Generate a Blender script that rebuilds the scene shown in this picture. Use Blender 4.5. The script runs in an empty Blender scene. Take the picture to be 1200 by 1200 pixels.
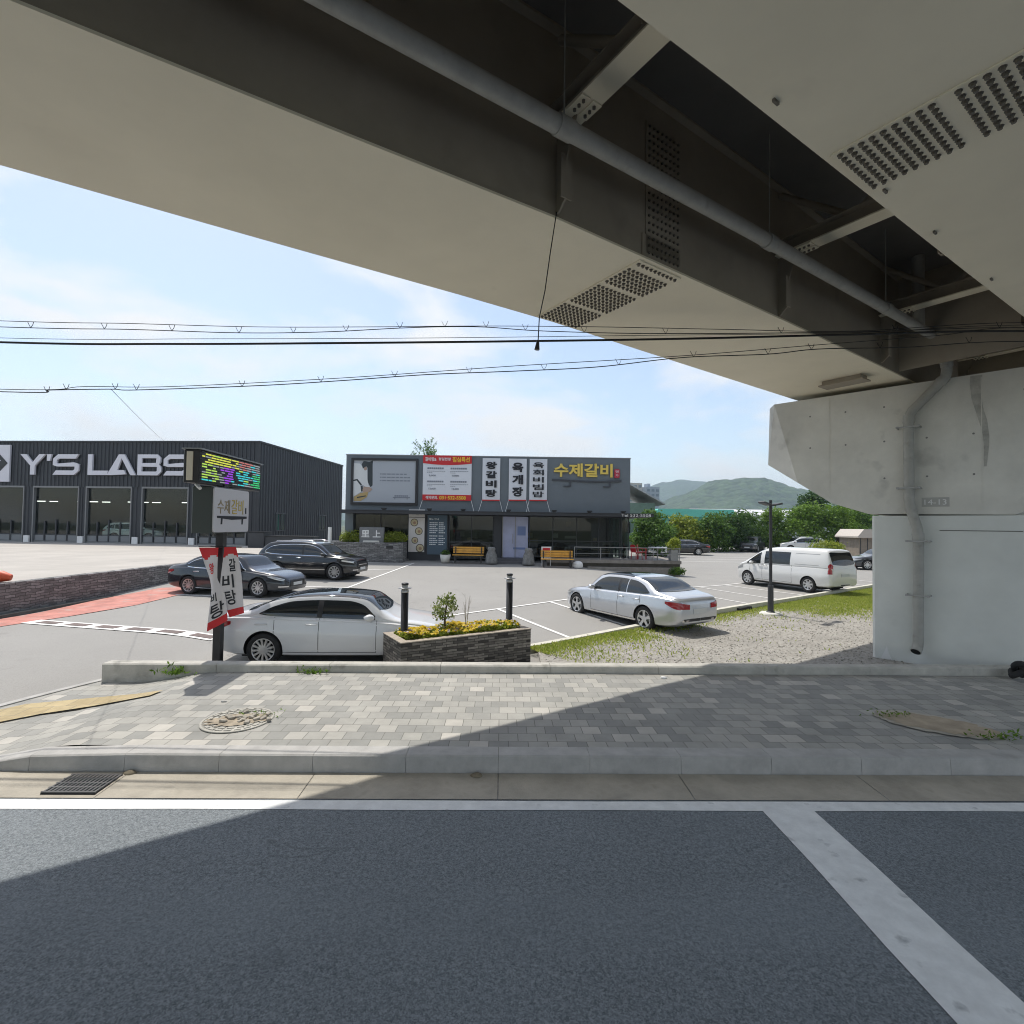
import bpy, bmesh, math, random
import numpy as np
from mathutils import Matrix, Vector, Euler
R = math.radians
SC = bpy.context.scene
COL = SC.collection
random.seed(7)
rng = np.random.default_rng(7)

# ------------------------------------------------------------------ camera
cam_data = bpy.data.cameras.new("camera")
cam_data.sensor_width = 36.0
cam_data.lens = 18.0
cam_data.clip_start = 0.05
cam_data.clip_end = 20000.0
cam = bpy.data.objects.new("camera", cam_data)
COL.objects.link(cam)
cam.matrix_world = (Matrix.Translation((0, 0, 2.75)) @ Matrix.Rotation(R(91.6), 4, 'X')
                    @ Matrix.Rotation(R(0.8), 4, 'Z'))
SC.camera = cam

# ------------------------------------------------------------------ sky and sun
SUN_EL, SUN_AZ = 63.0, -36.0          # azimuth measured from +Y towards +X
world = bpy.data.worlds.new("World")
SC.world = world
world.use_nodes = True
nt = world.node_tree
for n in list(nt.nodes):
    nt.nodes.remove(n)
wo = nt.nodes.new('ShaderNodeOutputWorld')
bg = nt.nodes.new('ShaderNodeBackground')
bg.inputs['Strength'].default_value = 0.15
sky = nt.nodes.new('ShaderNodeTexSky')
sky.sky_type = 'NISHITA'
sky.sun_disc = False
sky.sun_elevation = R(SUN_EL)
sky.sun_rotation = R(SUN_AZ)
sky.air_density = 1.0
sky.dust_density = 1.0
sky.ozone_density = 1.2
tc = nt.nodes.new('ShaderNodeTexCoord')
mp = nt.nodes.new('ShaderNodeMapping')
mp.inputs['Scale'].default_value = (1.0, 1.0, 2.6)
n1 = nt.nodes.new('ShaderNodeTexNoise')
n1.inputs['Scale'].default_value = 3.1
n1.inputs['Detail'].default_value = 9.0
n1.inputs['Roughness'].default_value = 0.56
n1.inputs['Distortion'].default_value = 0.25
rp = nt.nodes.new('ShaderNodeValToRGB')
rp.color_ramp.elements[0].position = 0.45
rp.color_ramp.elements[0].color = (0.06, 0.06, 0.06, 1)
rp.color_ramp.elements[1].position = 0.62
rp.color_ramp.elements[1].color = (0.95, 0.95, 0.95, 1)
mx = nt.nodes.new('ShaderNodeMix')
mx.data_type = 'RGBA'
mx.inputs['B'].default_value = (4.6, 4.95, 5.35, 1)
nt.links.new(tc.outputs['Generated'], mp.inputs['Vector'])
nt.links.new(mp.outputs['Vector'], n1.inputs['Vector'])
nt.links.new(n1.outputs['Fac'], rp.inputs['Fac'])
nt.links.new(rp.outputs['Color'], mx.inputs['Factor'])
nt.links.new(sky.outputs['Color'], mx.inputs['A'])
tint = nt.nodes.new('ShaderNodeMix'); tint.data_type = 'RGBA'; tint.blend_type = 'MULTIPLY'; tint.inputs['Factor'].default_value = 1.0
tint.inputs['B'].default_value = (.78, .725, .67, 1)
nt.links.new(mx.outputs['Result'], tint.inputs['A'])
nt.links.new(tint.outputs['Result'], bg.inputs['Color'])
nt.links.new(bg.outputs['Background'], wo.inputs['Surface'])

sun_data = bpy.data.lights.new("sun", 'SUN')
sun_data.energy = 2.1
sun_data.angle = R(0.5)
sun_data.color = (1.0, 0.955, 0.88)
sun = bpy.data.objects.new("sun", sun_data)
COL.objects.link(sun)
_sd = Vector((math.sin(R(SUN_AZ)) * math.cos(R(SUN_EL)), math.cos(R(SUN_AZ)) * math.cos(R(SUN_EL)), math.sin(R(SUN_EL))))
sun.location = _sd * 60
sun.rotation_euler = _sd.to_track_quat('Z', 'Y').to_euler()

SC.view_settings.view_transform = 'Standard'
SC.view_settings.look = 'None'
SC.view_settings.gamma = 1.0
SC.view_settings.exposure = 1.0
SC.render.resolution_x = 1024
SC.render.resolution_y = 1024
SC.render.resolution_percentage = 100
SC.render.engine = 'CYCLES'
SC.cycles.max_bounces = 8
SC.cycles.diffuse_bounces = 4
SC.cycles.filter_width = 1.05

# ------------------------------------------------------------------ helpers
class MB:
    """collects shapes and links them as ONE mesh object"""
    def __init__(s):
        s.v = []; s.f = []; s.mi = []; s.sm = []; s.M = None
    def add(s, vs, fs, mi=0, smooth=False):
        b = len(s.v)
        if s.M is not None:
            vs = [tuple(s.M @ Vector(p)) for p in vs]
        s.v.extend([tuple(p) for p in vs])
        for f in fs:
            s.f.append(tuple(i + b for i in f)); s.mi.append(mi); s.sm.append(smooth)
        return s
    def box(s, x0, y0, z0, x1, y1, z1, mi=0):
        v = [(x0, y0, z0), (x1, y0, z0), (x1, y1, z0), (x0, y1, z0), (x0, y0, z1), (x1, y0, z1), (x1, y1, z1), (x0, y1, z1)]
        return s.add(v, [(0, 3, 2, 1), (4, 5, 6, 7), (0, 1, 5, 4), (1, 2, 6, 5), (2, 3, 7, 6), (3, 0, 4, 7)], mi)
    def bbox(s, x0, y0, z0, x1, y1, z1, c=0.01, mi=0):
        """box with chamfered vertical and top edges"""
        def ring(d, z): return [(x0 + d + (c if k in (0, 7) else 0), 0, z) for k in ()]
        def loop(i, z):
            a0, b0, a1, b1 = x0 + i, y0 + i, x1 - i, y1 - i
            return [(a0 + c, b0, z), (a1 - c, b0, z), (a1, b0 + c, z), (a1, b1 - c, z), (a1 - c, b1, z), (a0 + c, b1, z), (a0, b1 - c, z), (a0, b0 + c, z)]
        L = [loop(0, z0), loop(0, z1 - c), loop(c * .8, z1)]
        v = [p for l in L for p in l]
        f = [tuple(range(7, -1, -1)), tuple(range(16, 24))]
        for j in range(2):
            for i in range(8):
                f.append((j * 8 + i, j * 8 + (i + 1) % 8, (j + 1) * 8 + (i + 1) % 8, (j + 1) * 8 + i))
        return s.add(v, f, mi)
    def prism(s, poly, z0, z1, mi=0, axis='z'):
        """polygon extruded along an axis; poly in the two other axes"""
        n = len(poly)
        def P(a, b, c):
            return {'z': (a, b, c), 'y': (a, c, b), 'x': (c, a, b)}[axis]
        v = [P(a, b, z0) for a, b in poly] + [P(a, b, z1) for a, b in poly]
        f = [tuple(range(n - 1, -1, -1)), tuple(range(n, 2 * n))]
        for i in range(n):
            f.append((i, (i + 1) % n, n + (i + 1) % n, n + i))
        return s.add(v, f, mi)
    def cyl(s, p0, p1, r0, r1=None, n=12, mi=0, smooth=True, caps=True):
        if r1 is None: r1 = r0
        p0, p1 = Vector(p0), Vector(p1)
        d = (p1 - p0).normalized()
        a = d.orthogonal().normalized(); b = d.cross(a)
        v = []
        for p, r in ((p0, r0), (p1, r1)):
            for i in range(n):
                t = 2 * math.pi * i / n
                v.append(tuple(p + a * (r * math.cos(t)) + b * (r * math.sin(t))))
        s.add(v, [(i, (i + 1) % n, n + (i + 1) % n, n + i) for i in range(n)], mi, smooth)
        if caps:
            s.add(v, [tuple(range(n - 1, -1, -1)), tuple(range(n, 2 * n))], mi, False)
        return s
    def tube(s, pts, r, n=8, mi=0, caps=True):
        pts = [Vector(p) for p in pts]
        rr = r if isinstance(r, (list, tuple)) else [r] * len(pts)
        d0 = (pts[1] - pts[0]).normalized(); a = d0.orthogonal().normalized()
        v = []
        for k, p in enumerate(pts):
            if k == 0: d = pts[1] - pts[0]
            elif k == len(pts) - 1: d = pts[-1] - pts[-2]
            else: d = (pts[k + 1] - p).normalized() + (p - pts[k - 1]).normalized()
            d.normalize()
            a = (a - d * a.dot(d)).normalized(); b = d.cross(a)
            for i in range(n):
                t = 2 * math.pi * i / n
                v.append(tuple(p + a * (rr[k] * math.cos(t)) + b * (rr[k] * math.sin(t))))
        f = []
        for k in range(len(pts) - 1):
            for i in range(n):
                f.append((k * n + i, k * n + (i + 1) % n, (k + 1) * n + (i + 1) % n, (k + 1) * n + i))
        s.add(v, f, mi, True)
        if caps:
            m = (len(pts) - 1) * n
            s.add(v, [tuple(range(n - 1, -1, -1)), tuple(range(m, m + n))], mi, False)
        return s
    def lathe(s, prof, n=24, c=(0, 0, 0), mi=0, axis='z', smooth=True):
        v = []
        for r, h in prof:
            for i in range(n):
                t = 2 * math.pi * i / n
                x, y = r * math.cos(t), r * math.sin(t)
                p = (x, y, h) if axis == 'z' else (x, h, y)
                v.append((p[0] + c[0], p[1] + c[1], p[2] + c[2]))
        f = []
        for k in range(len(prof) - 1):
            for i in range(n):
                f.append((k * n + i, k * n + (i + 1) % n, (k + 1) * n + (i + 1) % n, (k + 1) * n + i))
        return s.add(v, f, mi, smooth)
    def grid(s, fn, nu, nv, mi=0, smooth=True):
        v = [fn(i / nu, j / nv) for j in range(nv + 1) for i in range(nu + 1)]
        f = [(j * (nu + 1) + i, j * (nu + 1) + i + 1, (j + 1) * (nu + 1) + i + 1, (j + 1) * (nu + 1) + i) for j in range(nv) for i in range(nu)]
        return s.add(v, f, mi, smooth)
    def build(s, name, mats, parent=None, loc=None, fix=True):
        me = bpy.data.meshes.new(name)
        me.from_pydata(s.v, [], s.f)
        if not isinstance(mats, (list, tuple)): mats = [mats]
        for m in mats: me.materials.append(m)
        me.polygons.foreach_set('material_index', s.mi)
        me.polygons.foreach_set('use_smooth', s.sm)
        me.update()
        if fix:
            bm = bmesh.new(); bm.from_mesh(me)
            bmesh.ops.recalc_face_normals(bm, faces=bm.faces)
            bm.to_mesh(me); bm.free()
        o = bpy.data.objects.new(name, me)
        COL.objects.link(o)
        if parent is not None: o.parent = parent
        if loc is not None: o.location = loc
        return o

def tag(o, label=None, cat=None, group=None, kind=None):
    if label: o['label'] = label
    if cat: o['category'] = cat
    if group: o['group'] = group
    if kind: o['kind'] = kind
    return o
def thing(name, label, cat, loc=(0, 0, 0), rotz=0.0, group=None):
    o = bpy.data.objects.new(name, None)
    o.empty_display_size = 0.3
    COL.objects.link(o)
    o.location = loc; o.rotation_euler = (0, 0, rotz)
    return tag(o, label, cat, group)
def struct(name, mb, mats, fix=True):
    o = mb.build(name, mats, fix=fix)
    o['kind'] = 'structure'
    return o
def copy_tree(o, parent=None):
    c = o.copy(); COL.objects.link(c); c.parent = parent
    for ch in list(o.children): copy_tree(ch, c)
    return c

def text_geo(body, size, depth=0.01, bold=0.0):
    """vertices and faces of lettering, centred, lying in the xy plane, extruded along z"""
    cu = bpy.data.curves.new('lettering', 'FONT')
    cu.body = body; cu.size = size; cu.extrude = depth / 2; cu.offset = bold
    cu.align_x = 'CENTER'; cu.align_y = 'CENTER'
    cu.resolution_u = 3
    o = bpy.data.objects.new('lettering', cu)
    COL.objects.link(o)
    dg = bpy.context.evaluated_depsgraph_get()
    dg.update()
    me = bpy.data.meshes.new_from_object(o.evaluated_get(dg))
    v = np.array([tuple(p.co) for p in me.vertices]) if len(me.vertices) else np.zeros((0, 3))
    f = [tuple(p.vertices) for p in me.polygons]
    bpy.data.objects.remove(o); bpy.data.curves.remove(cu); bpy.data.meshes.remove(me)
    return v, f
def add_text(mb, body, w, h, center, right=(1, 0, 0), up=(0, 0, 1), depth=0.01, bold=0.0, mi=0):
    """lettering fitted into a w x h box, on the plane right/up"""
    v, f = text_geo(body, 1.0, 0.0 if depth == 0 else 1.0, bold)
    if len(v) == 0: return
    mn, mxx = v.min(0), v.max(0)
    c = (mn + mxx) / 2
    r, u = np.array(right, float), np.array(up, float)
    nn = np.cross(r, u)
    sx, sy = w / max(1e-6, mxx[0] - mn[0]), h / max(1e-6, mxx[1] - mn[1])
    P = np.array(center, float) + np.outer((v[:, 0] - c[0]) * sx, r) + np.outer((v[:, 1] - c[1]) * sy, u) + np.outer(v[:, 2] * depth, nn)
    mb.add([tuple(p) for p in P], f, mi)

# ------------------------------------------------------------------ materials
def new_mat(name):
    m = bpy.data.materials.new(name); m.use_nodes = True
    return m, m.node_tree, m.node_tree.nodes['Principled BSDF']
def mat(name, col, rough=0.6, metal=0.0, var=0.0, vscale=3.0, bump=0.0, bscale=40.0, coat=0.0, spec=None, emit=0.0, dirt=None, streak=False, coord='Object'):
    m, t, b = new_mat(name)
    b.inputs['Base Color'].default_value = (*col, 1)
    b.inputs['Roughness'].default_value = rough
    b.inputs['Metallic'].default_value = metal
    if coat: b.inputs['Coat Weight'].default_value = coat; b.inputs['Coat Roughness'].default_value = 0.04
    if spec is not None: b.inputs['Specular IOR Level'].default_value = spec
    if emit:
        b.inputs['Emission Color'].default_value = (*col, 1); b.inputs['Emission Strength'].default_value = emit
    co = None
    if var or bump or dirt:
        tcn = t.nodes.new('ShaderNodeTexCoord'); co = tcn.outputs[coord]
    if var:
        src = co
        if streak:
            mpn = t.nodes.new('ShaderNodeMapping'); mpn.inputs['Scale'].default_value = (1, 1, .12)
            t.links.new(co, mpn.inputs['Vector']); src = mpn.outputs['Vector']
        nz = t.nodes.new('ShaderNodeTexNoise'); nz.inputs['Scale'].default_value = vscale
        nz.inputs['Detail'].default_value = 6; nz.inputs['Roughness'].default_value = .65
        t.links.new(src, nz.inputs['Vector'])
        rm = t.nodes.new('ShaderNodeValToRGB')
        rm.color_ramp.elements[0].position = .3; rm.color_ramp.elements[1].position = .7
        rm.color_ramp.elements[0].color = (*[c * (1 - var) for c in col], 1)
        rm.color_ramp.elements[1].color = (*[min(1, c * (1 + var)) for c in col], 1)
        t.links.new(nz.outputs['Fac'], rm.inputs['Fac'])
        outc = rm.outputs['Color']
        if dirt:
            n2 = t.nodes.new('ShaderNodeTexNoise'); n2.inputs['Scale'].default_value = dirt[1]; n2.inputs['Detail'].default_value = 8
            t.links.new(src, n2.inputs['Vector'])
            r2 = t.nodes.new('ShaderNodeValToRGB'); r2.color_ramp.elements[0].position = dirt[2]; r2.color_ramp.elements[1].position = dirt[2] + .16
            r2.color_ramp.elements[0].color = (0, 0, 0, 1); r2.color_ramp.elements[1].color = (dirt[3],) * 3 + (1,)
            t.links.new(n2.outputs['Fac'], r2.inputs['Fac'])
            mm = t.nodes.new('ShaderNodeMix'); mm.data_type = 'RGBA'; mm.inputs['B'].default_value = (*dirt[0], 1)
            t.links.new(r2.outputs['Color'], mm.inputs['Factor']); t.links.new(outc, mm.inputs['A'])
            outc = mm.outputs['Result']
        t.links.new(outc, b.inputs['Base Color'])
    if bump:
        nb = t.nodes.new('ShaderNodeTexNoise'); nb.inputs['Scale'].default_value = bscale; nb.inputs['Detail'].default_value = 5
        t.links.new(co, nb.inputs['Vector'])
        bp = t.nodes.new('ShaderNodeBump'); bp.inputs['Strength'].default_value = bump; bp.inputs['Distance'].default_value = .01
        t.links.new(nb.outputs['Fac'], bp.inputs['Height']); t.links.new(bp.outputs['Normal'], b.inputs['Normal'])
    return m
def brick_mat(name, c1, c2, mortar, bw, bh, ms=.012, warp=0.0, rot=None, plane='xy', offset=.5, rough=.8, bump=.4, stops=None, noise=.25, nscale=6.0, squash=1.0):
    """bricks or pavers laid on one plane of object space, each brick with its own tone"""
    m, t, b = new_mat(name)
    tcn = t.nodes.new('ShaderNodeTexCoord')
    mpn = t.nodes.new('ShaderNodeMapping'); t.links.new(tcn.outputs['Object'], mpn.inputs['Vector'])
    if rot is not None: mpn.inputs['Rotation'].default_value = (0, 0, rot)
    src = mpn.outputs['Vector']
    if plane != 'xy':
        sp = t.nodes.new('ShaderNodeSeparateXYZ'); t.links.new(src, sp.inputs['Vector'])
        cb = t.nodes.new('ShaderNodeCombineXYZ')
        if plane == 'xz': t.links.new(sp.outputs['X'], cb.inputs['X'])
        elif plane == 'yz': t.links.new(sp.outputs['Y'], cb.inputs['X'])
        else:
            ad = t.nodes.new('ShaderNodeMath'); ad.operation = 'ADD'
            t.links.new(sp.outputs['X'], ad.inputs[0]); t.links.new(sp.outputs['Y'], ad.inputs[1]); t.links.new(ad.outputs[0], cb.inputs['X'])
        t.links.new(sp.outputs['Z'], cb.inputs['Y'])
        src = cb.outputs['Vector']
    if warp:
        wn = t.nodes.new('ShaderNodeTexNoise'); wn.inputs['Scale'].default_value = 3.2; wn.inputs['Detail'].default_value = 3
        t.links.new(tcn.outputs['Object'], wn.inputs['Vector'])
        wm = t.nodes.new('ShaderNodeVectorMath'); wm.operation = 'MULTIPLY_ADD'; wm.inputs[1].default_value = (warp, warp, 0)
        t.links.new(wn.outputs['Color'], wm.inputs[0]); t.links.new(src, wm.inputs[2]); src = wm.outputs['Vector']
    bt = t.nodes.new('ShaderNodeTexBrick')
    bt.inputs['Scale'].default_value = 1.0
    bt.inputs['Brick Width'].default_value = bw; bt.inputs['Row Height'].default_value = bh
    bt.inputs['Mortar Size'].default_value = ms; bt.inputs['Mortar Smooth'].default_value = .25
    bt.offset = offset; bt.squash = squash
    bt.inputs['Color1'].default_value = (0, 0, 0, 1); bt.inputs['Color2'].default_value = (1, 1, 1, 1); bt.inputs['Mortar'].default_value = (.5, .5, .5, 1)
    t.links.new(src, bt.inputs['Vector'])
    rm = t.nodes.new('ShaderNodeValToRGB')
    if stops:
        rm.color_ramp.interpolation = 'CONSTANT'
        for i, (p, c) in enumerate(stops):
            e = rm.color_ramp.elements[i] if i < 2 else rm.color_ramp.elements.new(p)
            e.position = p; e.color = (*c, 1)
    else:
        rm.color_ramp.elements[0].color = (*c1, 1); rm.color_ramp.elements[1].color = (*c2, 1)
    t.links.new(bt.outputs['Color'], rm.inputs['Fac'])
    mm = t.nodes.new('ShaderNodeMix'); mm.data_type = 'RGBA'; mm.inputs['B'].default_value = (*mortar, 1)
    t.links.new(bt.outputs['Fac'], mm.inputs['Factor']); t.links.new(rm.outputs['Color'], mm.inputs['A'])
    nz = t.nodes.new('ShaderNodeTexNoise'); nz.inputs['Scale'].default_value = nscale; nz.inputs['Detail'].default_value = 7; nz.inputs['Roughness'].default_value = .7
    t.links.new(tcn.outputs['Object'], nz.inputs['Vector'])
    r2 = t.nodes.new('ShaderNodeValToRGB'); r2.color_ramp.elements[0].position = .3; r2.color_ramp.elements[1].position = .7
    r2.color_ramp.elements[0].color = (1 - noise,) * 3 + (1,); r2.color_ramp.elements[1].color = (1, 1, 1, 1)
    t.links.new(nz.outputs['Fac'], r2.inputs['Fac'])
    ml = t.nodes.new('ShaderNodeMix'); ml.data_type = 'RGBA'; ml.blend_type = 'MULTIPLY'; ml.inputs['Factor'].default_value = 1
    t.links.new(mm.outputs['Result'], ml.inputs['A']); t.links.new(r2.outputs['Color'], ml.inputs['B'])
    t.links.new(ml.outputs['Result'], b.inputs['Base Color'])
    b.inputs['Roughness'].default_value = rough
    iv = t.nodes.new('ShaderNodeMath'); iv.operation = 'SUBTRACT'; iv.inputs[0].default_value = 1.0
    t.links.new(bt.outputs['Fac'], iv.inputs[1])
    ad2 = t.nodes.new('ShaderNodeMath'); ad2.operation = 'MULTIPLY_ADD'; ad2.inputs[1].default_value = .35
    t.links.new(nz.outputs['Fac'], ad2.inputs[0]); t.links.new(iv.outputs[0], ad2.inputs[2])
    bp = t.nodes.new('ShaderNodeBump'); bp.inputs['Strength'].default_value = bump; bp.inputs['Distance'].default_value = .008
    t.links.new(ad2.outputs[0], bp.inputs['Height']); t.links.new(bp.outputs['Normal'], b.inputs['Normal'])
    return m
def speckle_mat(name, base, dark, light, sc=220.0, rough=.85, bump=.5, patch=.2, pscale=.6, cracks=0.0, bands=0.0, stains=0.0):
    """asphalt: aggregate speckle over slow wear patches"""
    m, t, b = new_mat(name)
    tcn = t.nodes.new('ShaderNodeTexCoord'); co = tcn.outputs['Object']
    vz = t.nodes.new('ShaderNodeTexVoronoi'); vz.inputs['Scale'].default_value = sc
    t.links.new(co, vz.inputs['Vector'])
    nz = t.nodes.new('ShaderNodeTexNoise'); nz.inputs['Scale'].default_value = sc * .28; nz.inputs['Detail'].default_value = 4; nz.inputs['Roughness'].default_value = .8
    t.links.new(co, nz.inputs['Vector'])
    sep = t.nodes.new('ShaderNodeSeparateColor'); t.links.new(vz.outputs['Color'], sep.inputs['Color'])
    ad = t.nodes.new('ShaderNodeMath'); ad.operation = 'MULTIPLY_ADD'; ad.inputs[1].default_value = .35
    t.links.new(sep.outputs[0], ad.inputs[0]); t.links.new(nz.outputs['Fac'], ad.inputs[2])
    rm = t.nodes.new('ShaderNodeValToRGB')
    rm.color_ramp.elements[0].position = .38; rm.color_ramp.elements[0].color = (*dark, 1)
    rm.color_ramp.elements[1].position = 1.0; rm.color_ramp.elements[1].color = (*light, 1)
    e = rm.color_ramp.elements.new(.62); e.color = (*base, 1)
    t.links.new(ad.outputs[0], rm.inputs['Fac'])
    n2 = t.nodes.new('ShaderNodeTexNoise'); n2.inputs['Scale'].default_value = pscale; n2.inputs['Detail'].default_value = 8; n2.inputs['Roughness'].default_value = .6
    t.links.new(co, n2.inputs['Vector'])
    r2 = t.nodes.new('ShaderNodeValToRGB'); r2.color_ramp.elements[0].position = .3; r2.color_ramp.elements[1].position = .7
    r2.color_ramp.elements[0].color = (1 - patch,) * 3 + (1,); r2.color_ramp.elements[1].color = (1, 1, 1, 1)
    t.links.new(n2.outputs['Fac'], r2.inputs['Fac'])
    ml = t.nodes.new('ShaderNodeMix'); ml.data_type = 'RGBA'; ml.blend_type = 'MULTIPLY'; ml.inputs['Factor'].default_value = 1
    t.links.new(rm.outputs['Color'], ml.inputs['A']); t.links.new(r2.outputs['Color'], ml.inputs['B'])
    outc = ml.outputs['Result']
    def darken(fac_socket, col):
        nonlocal outc
        q = t.nodes.new('ShaderNodeMix'); q.data_type = 'RGBA'; q.inputs['B'].default_value = (*col, 1)
        t.links.new(fac_socket, q.inputs['Factor']); t.links.new(outc, q.inputs['A']); outc = q.outputs['Result']
    def ramp(sock, p0, p1, v0, v1):
        q = t.nodes.new('ShaderNodeMapRange'); q.clamp = True
        q.inputs['From Min'].default_value = p0; q.inputs['From Max'].default_value = p1; q.inputs['To Min'].default_value = v0; q.inputs['To Max'].default_value = v1
        t.links.new(sock, q.inputs['Value']); return q.outputs['Result']
    def mul(s1, s2):
        q = t.nodes.new('ShaderNodeMath'); q.operation = 'MULTIPLY'; t.links.new(s1, q.inputs[0]); t.links.new(s2, q.inputs[1]); return q.outputs[0]
    if stains:                                              # oil drips and old damp patches
        n3 = t.nodes.new('ShaderNodeTexNoise'); n3.inputs['Scale'].default_value = 1.1; n3.inputs['Detail'].default_value = 9; n3.inputs['Roughness'].default_value = .7
        t.links.new(co, n3.inputs['Vector']); darken(ramp(n3.outputs['Fac'], .58, .72, 0, stains), [c_ * .62 for c_ in base])
        v3 = t.nodes.new('ShaderNodeTexVoronoi'); v3.inputs['Scale'].default_value = .55; t.links.new(co, v3.inputs['Vector'])
        darken(mul(ramp(v3.outputs['Distance'], .03, .13, .6 * stains, 0), ramp(n3.outputs['Fac'], .42, .56, 0, 1)), [c_ * .35 for c_ in base])
    if bands:                                               # polished wheel tracks along the lane
        sx = t.nodes.new('ShaderNodeSeparateXYZ'); t.links.new(co, sx.inputs['Vector'])
        sn = t.nodes.new('ShaderNodeMath'); sn.operation = 'SINE'; m3 = t.nodes.new('ShaderNodeMath'); m3.operation = 'MULTIPLY_ADD'; m3.inputs[1].default_value = 3.6; m3.inputs[2].default_value = .9
        t.links.new(sx.outputs['Y'], m3.inputs[0]); t.links.new(m3.outputs[0], sn.inputs[0])
        darken(mul(ramp(sn.outputs[0], .1, .9, 0, bands), ramp(n2.outputs['Fac'], .3, .6, .3, 1)), [c_ * 1.35 for c_ in base])
    if cracks:
        wn = t.nodes.new('ShaderNodeTexNoise'); wn.inputs['Scale'].default_value = 1.6; wn.inputs['Detail'].default_value = 6; t.links.new(co, wn.inputs['Vector'])
        wv = t.nodes.new('ShaderNodeVectorMath'); wv.operation = 'MULTIPLY_ADD'; wv.inputs[1].default_value = (.9, .9, 0); t.links.new(wn.outputs['Color'], wv.inputs[0]); t.links.new(co, wv.inputs[2])
        vc_ = t.nodes.new('ShaderNodeTexVoronoi'); vc_.feature = 'DISTANCE_TO_EDGE'; vc_.inputs['Scale'].default_value = .33; t.links.new(wv.outputs[0], vc_.inputs['Vector'])
        darken(mul(ramp(vc_.outputs['Distance'], .0008, .0024, cracks, 0), ramp(n2.outputs['Fac'], .47, .56, 0, 1)), [c_ * .3 for c_ in base])
    t.links.new(outc, b.inputs['Base Color'])
    b.inputs['Roughness'].default_value = rough
    bp = t.nodes.new('ShaderNodeBump'); bp.inputs['Strength'].default_value = bump; bp.inputs['Distance'].default_value = .006
    t.links.new(ad.outputs[0], bp.inputs['Height']); t.links.new(bp.outputs['Normal'], b.inputs['Normal'])
    return m
def leaf_mat(name, c1, c2, c3, trans=.45):
    m, t, b = new_mat(name)
    out = t.nodes['Material Output']
    g = t.nodes.new('ShaderNodeNewGeometry')
    rm = t.nodes.new('ShaderNodeValToRGB')
    rm.color_ramp.elements[0].color = (*c1, 1); rm.color_ramp.elements[1].color = (*c3, 1)
    e = rm.color_ramp.elements.new(.5); e.color = (*c2, 1)
    t.links.new(g.outputs['Random Per Island'], rm.inputs['Fac'])
    t.links.new(rm.outputs['Color'], b.inputs['Base Color'])
    b.inputs['Roughness'].default_value = .55
    b.inputs['Specular IOR Level'].default_value = .3
    tr = t.nodes.new('ShaderNodeBsdfTranslucent')
    t.links.new(rm.outputs['Color'], tr.inputs['Color'])
    mxs = t.nodes.new('ShaderNodeMixShader'); mxs.inputs[0].default_value = trans
    t.links.new(b.outputs[0], mxs.inputs[1]); t.links.new(tr.outputs[0], mxs.inputs[2])
    t.links.new(mxs.outputs[0], out.inputs['Surface'])
    return m

YAW = R(1.12)                                   # the road runs this much off the X axis
M_ = {}
M_['asphalt'] = speckle_mat('asphalt', (.185, .208, .226), (.095, .11, .122), (.34, .37, .39), sc=105.0, patch=.16, cracks=.3, bands=.3, stains=.6, bump=.8)
M_['lot'] = speckle_mat('lot_asphalt', (.315, .305, .285), (.25, .242, .228), (.375, .362, .34), sc=120.0, patch=.14, pscale=.25, bump=.2, cracks=.55, stains=.45)
M_['forecourt'] = mat('forecourt_concrete', (.42, .39, .35), .85, var=.12, vscale=.5, bump=.2)
M_['gutter'] = mat('gutter_concrete', (.42, .385, .32), .9, var=.2, vscale=2.5, bump=.5, bscale=60, dirt=((.2, .18, .14), 5.0, .6, .5))
M_['kerb'] = mat('kerb_granite', (.42, .41, .39), .75, var=.16, vscale=4, bump=.35, bscale=120, dirt=((.17, .16, .14), 3.0, .62, .45))
M_['kerbwall'] = mat('kerb_wall_concrete', (.47, .455, .41), .85, var=.2, vscale=3, bump=.5, bscale=50, dirt=((.16, .155, .13), 4.0, .58, .6))
M_['paver'] = brick_mat('sidewalk_pavers', (.2, .2, .2), (.5, .48, .46), (.20, .195, .175), .232, .228, ms=.005, rot=-YAW, rough=.85, bump=.35,
    stops=[(0.0, (.32, .318, .295)), (.25, (.36, .355, .328)), (.48, (.41, .40, .365)), (.74, (.455, .44, .40)), (.93, (.54, .515, .465))], noise=.24, nscale=2.2)
M_['white_line'] = mat('road_paint_white', (.78, .79, .78), .7, var=.12, vscale=6, bump=.2, bscale=90, dirt=((.16, .17, .18), 5.5, .63, .85), coord='Object')
M_['lot_line'] = mat('lot_paint_white', (.78, .77, .74), .7, var=.1, vscale=8, dirt=((.4, .39, .36), 3.0, .62, .6))
M_['red_paint'] = mat('red_road_paint', (.50, .21, .17), .8, var=.25, vscale=2.5, dirt=((.42, .36, .32), 2.2, .56, .7))
M_['tactile'] = brick_mat('tactile_pavers', (.46, .36, .19), (.56, .45, .25), (.33, .28, .2), .3, .3, ms=.006, rot=-.15, noise=.35, nscale=5)
M_['gravel'] = speckle_mat('gravel_ground', (.35, .33, .295), (.21, .195, .17), (.48, .46, .42), sc=34.0, patch=.25, pscale=.9, bump=.8)
M_['earth'] = mat('earth', (.20, .17, .12), .95, var=.3, vscale=1.5, bump=.5, bscale=20)
M_['land'] = mat('land', (.085, .10, .05), .95, var=.35, vscale=.02)
M_['beige'] = mat('girder_paint', (.84, .77, .60), .55, var=.05, vscale=.8, dirt=((.42, .38, .30), 1.3, .66, .35))
M_['joint'] = mat('weld_line', (.45, .40, .31), .6)
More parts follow.
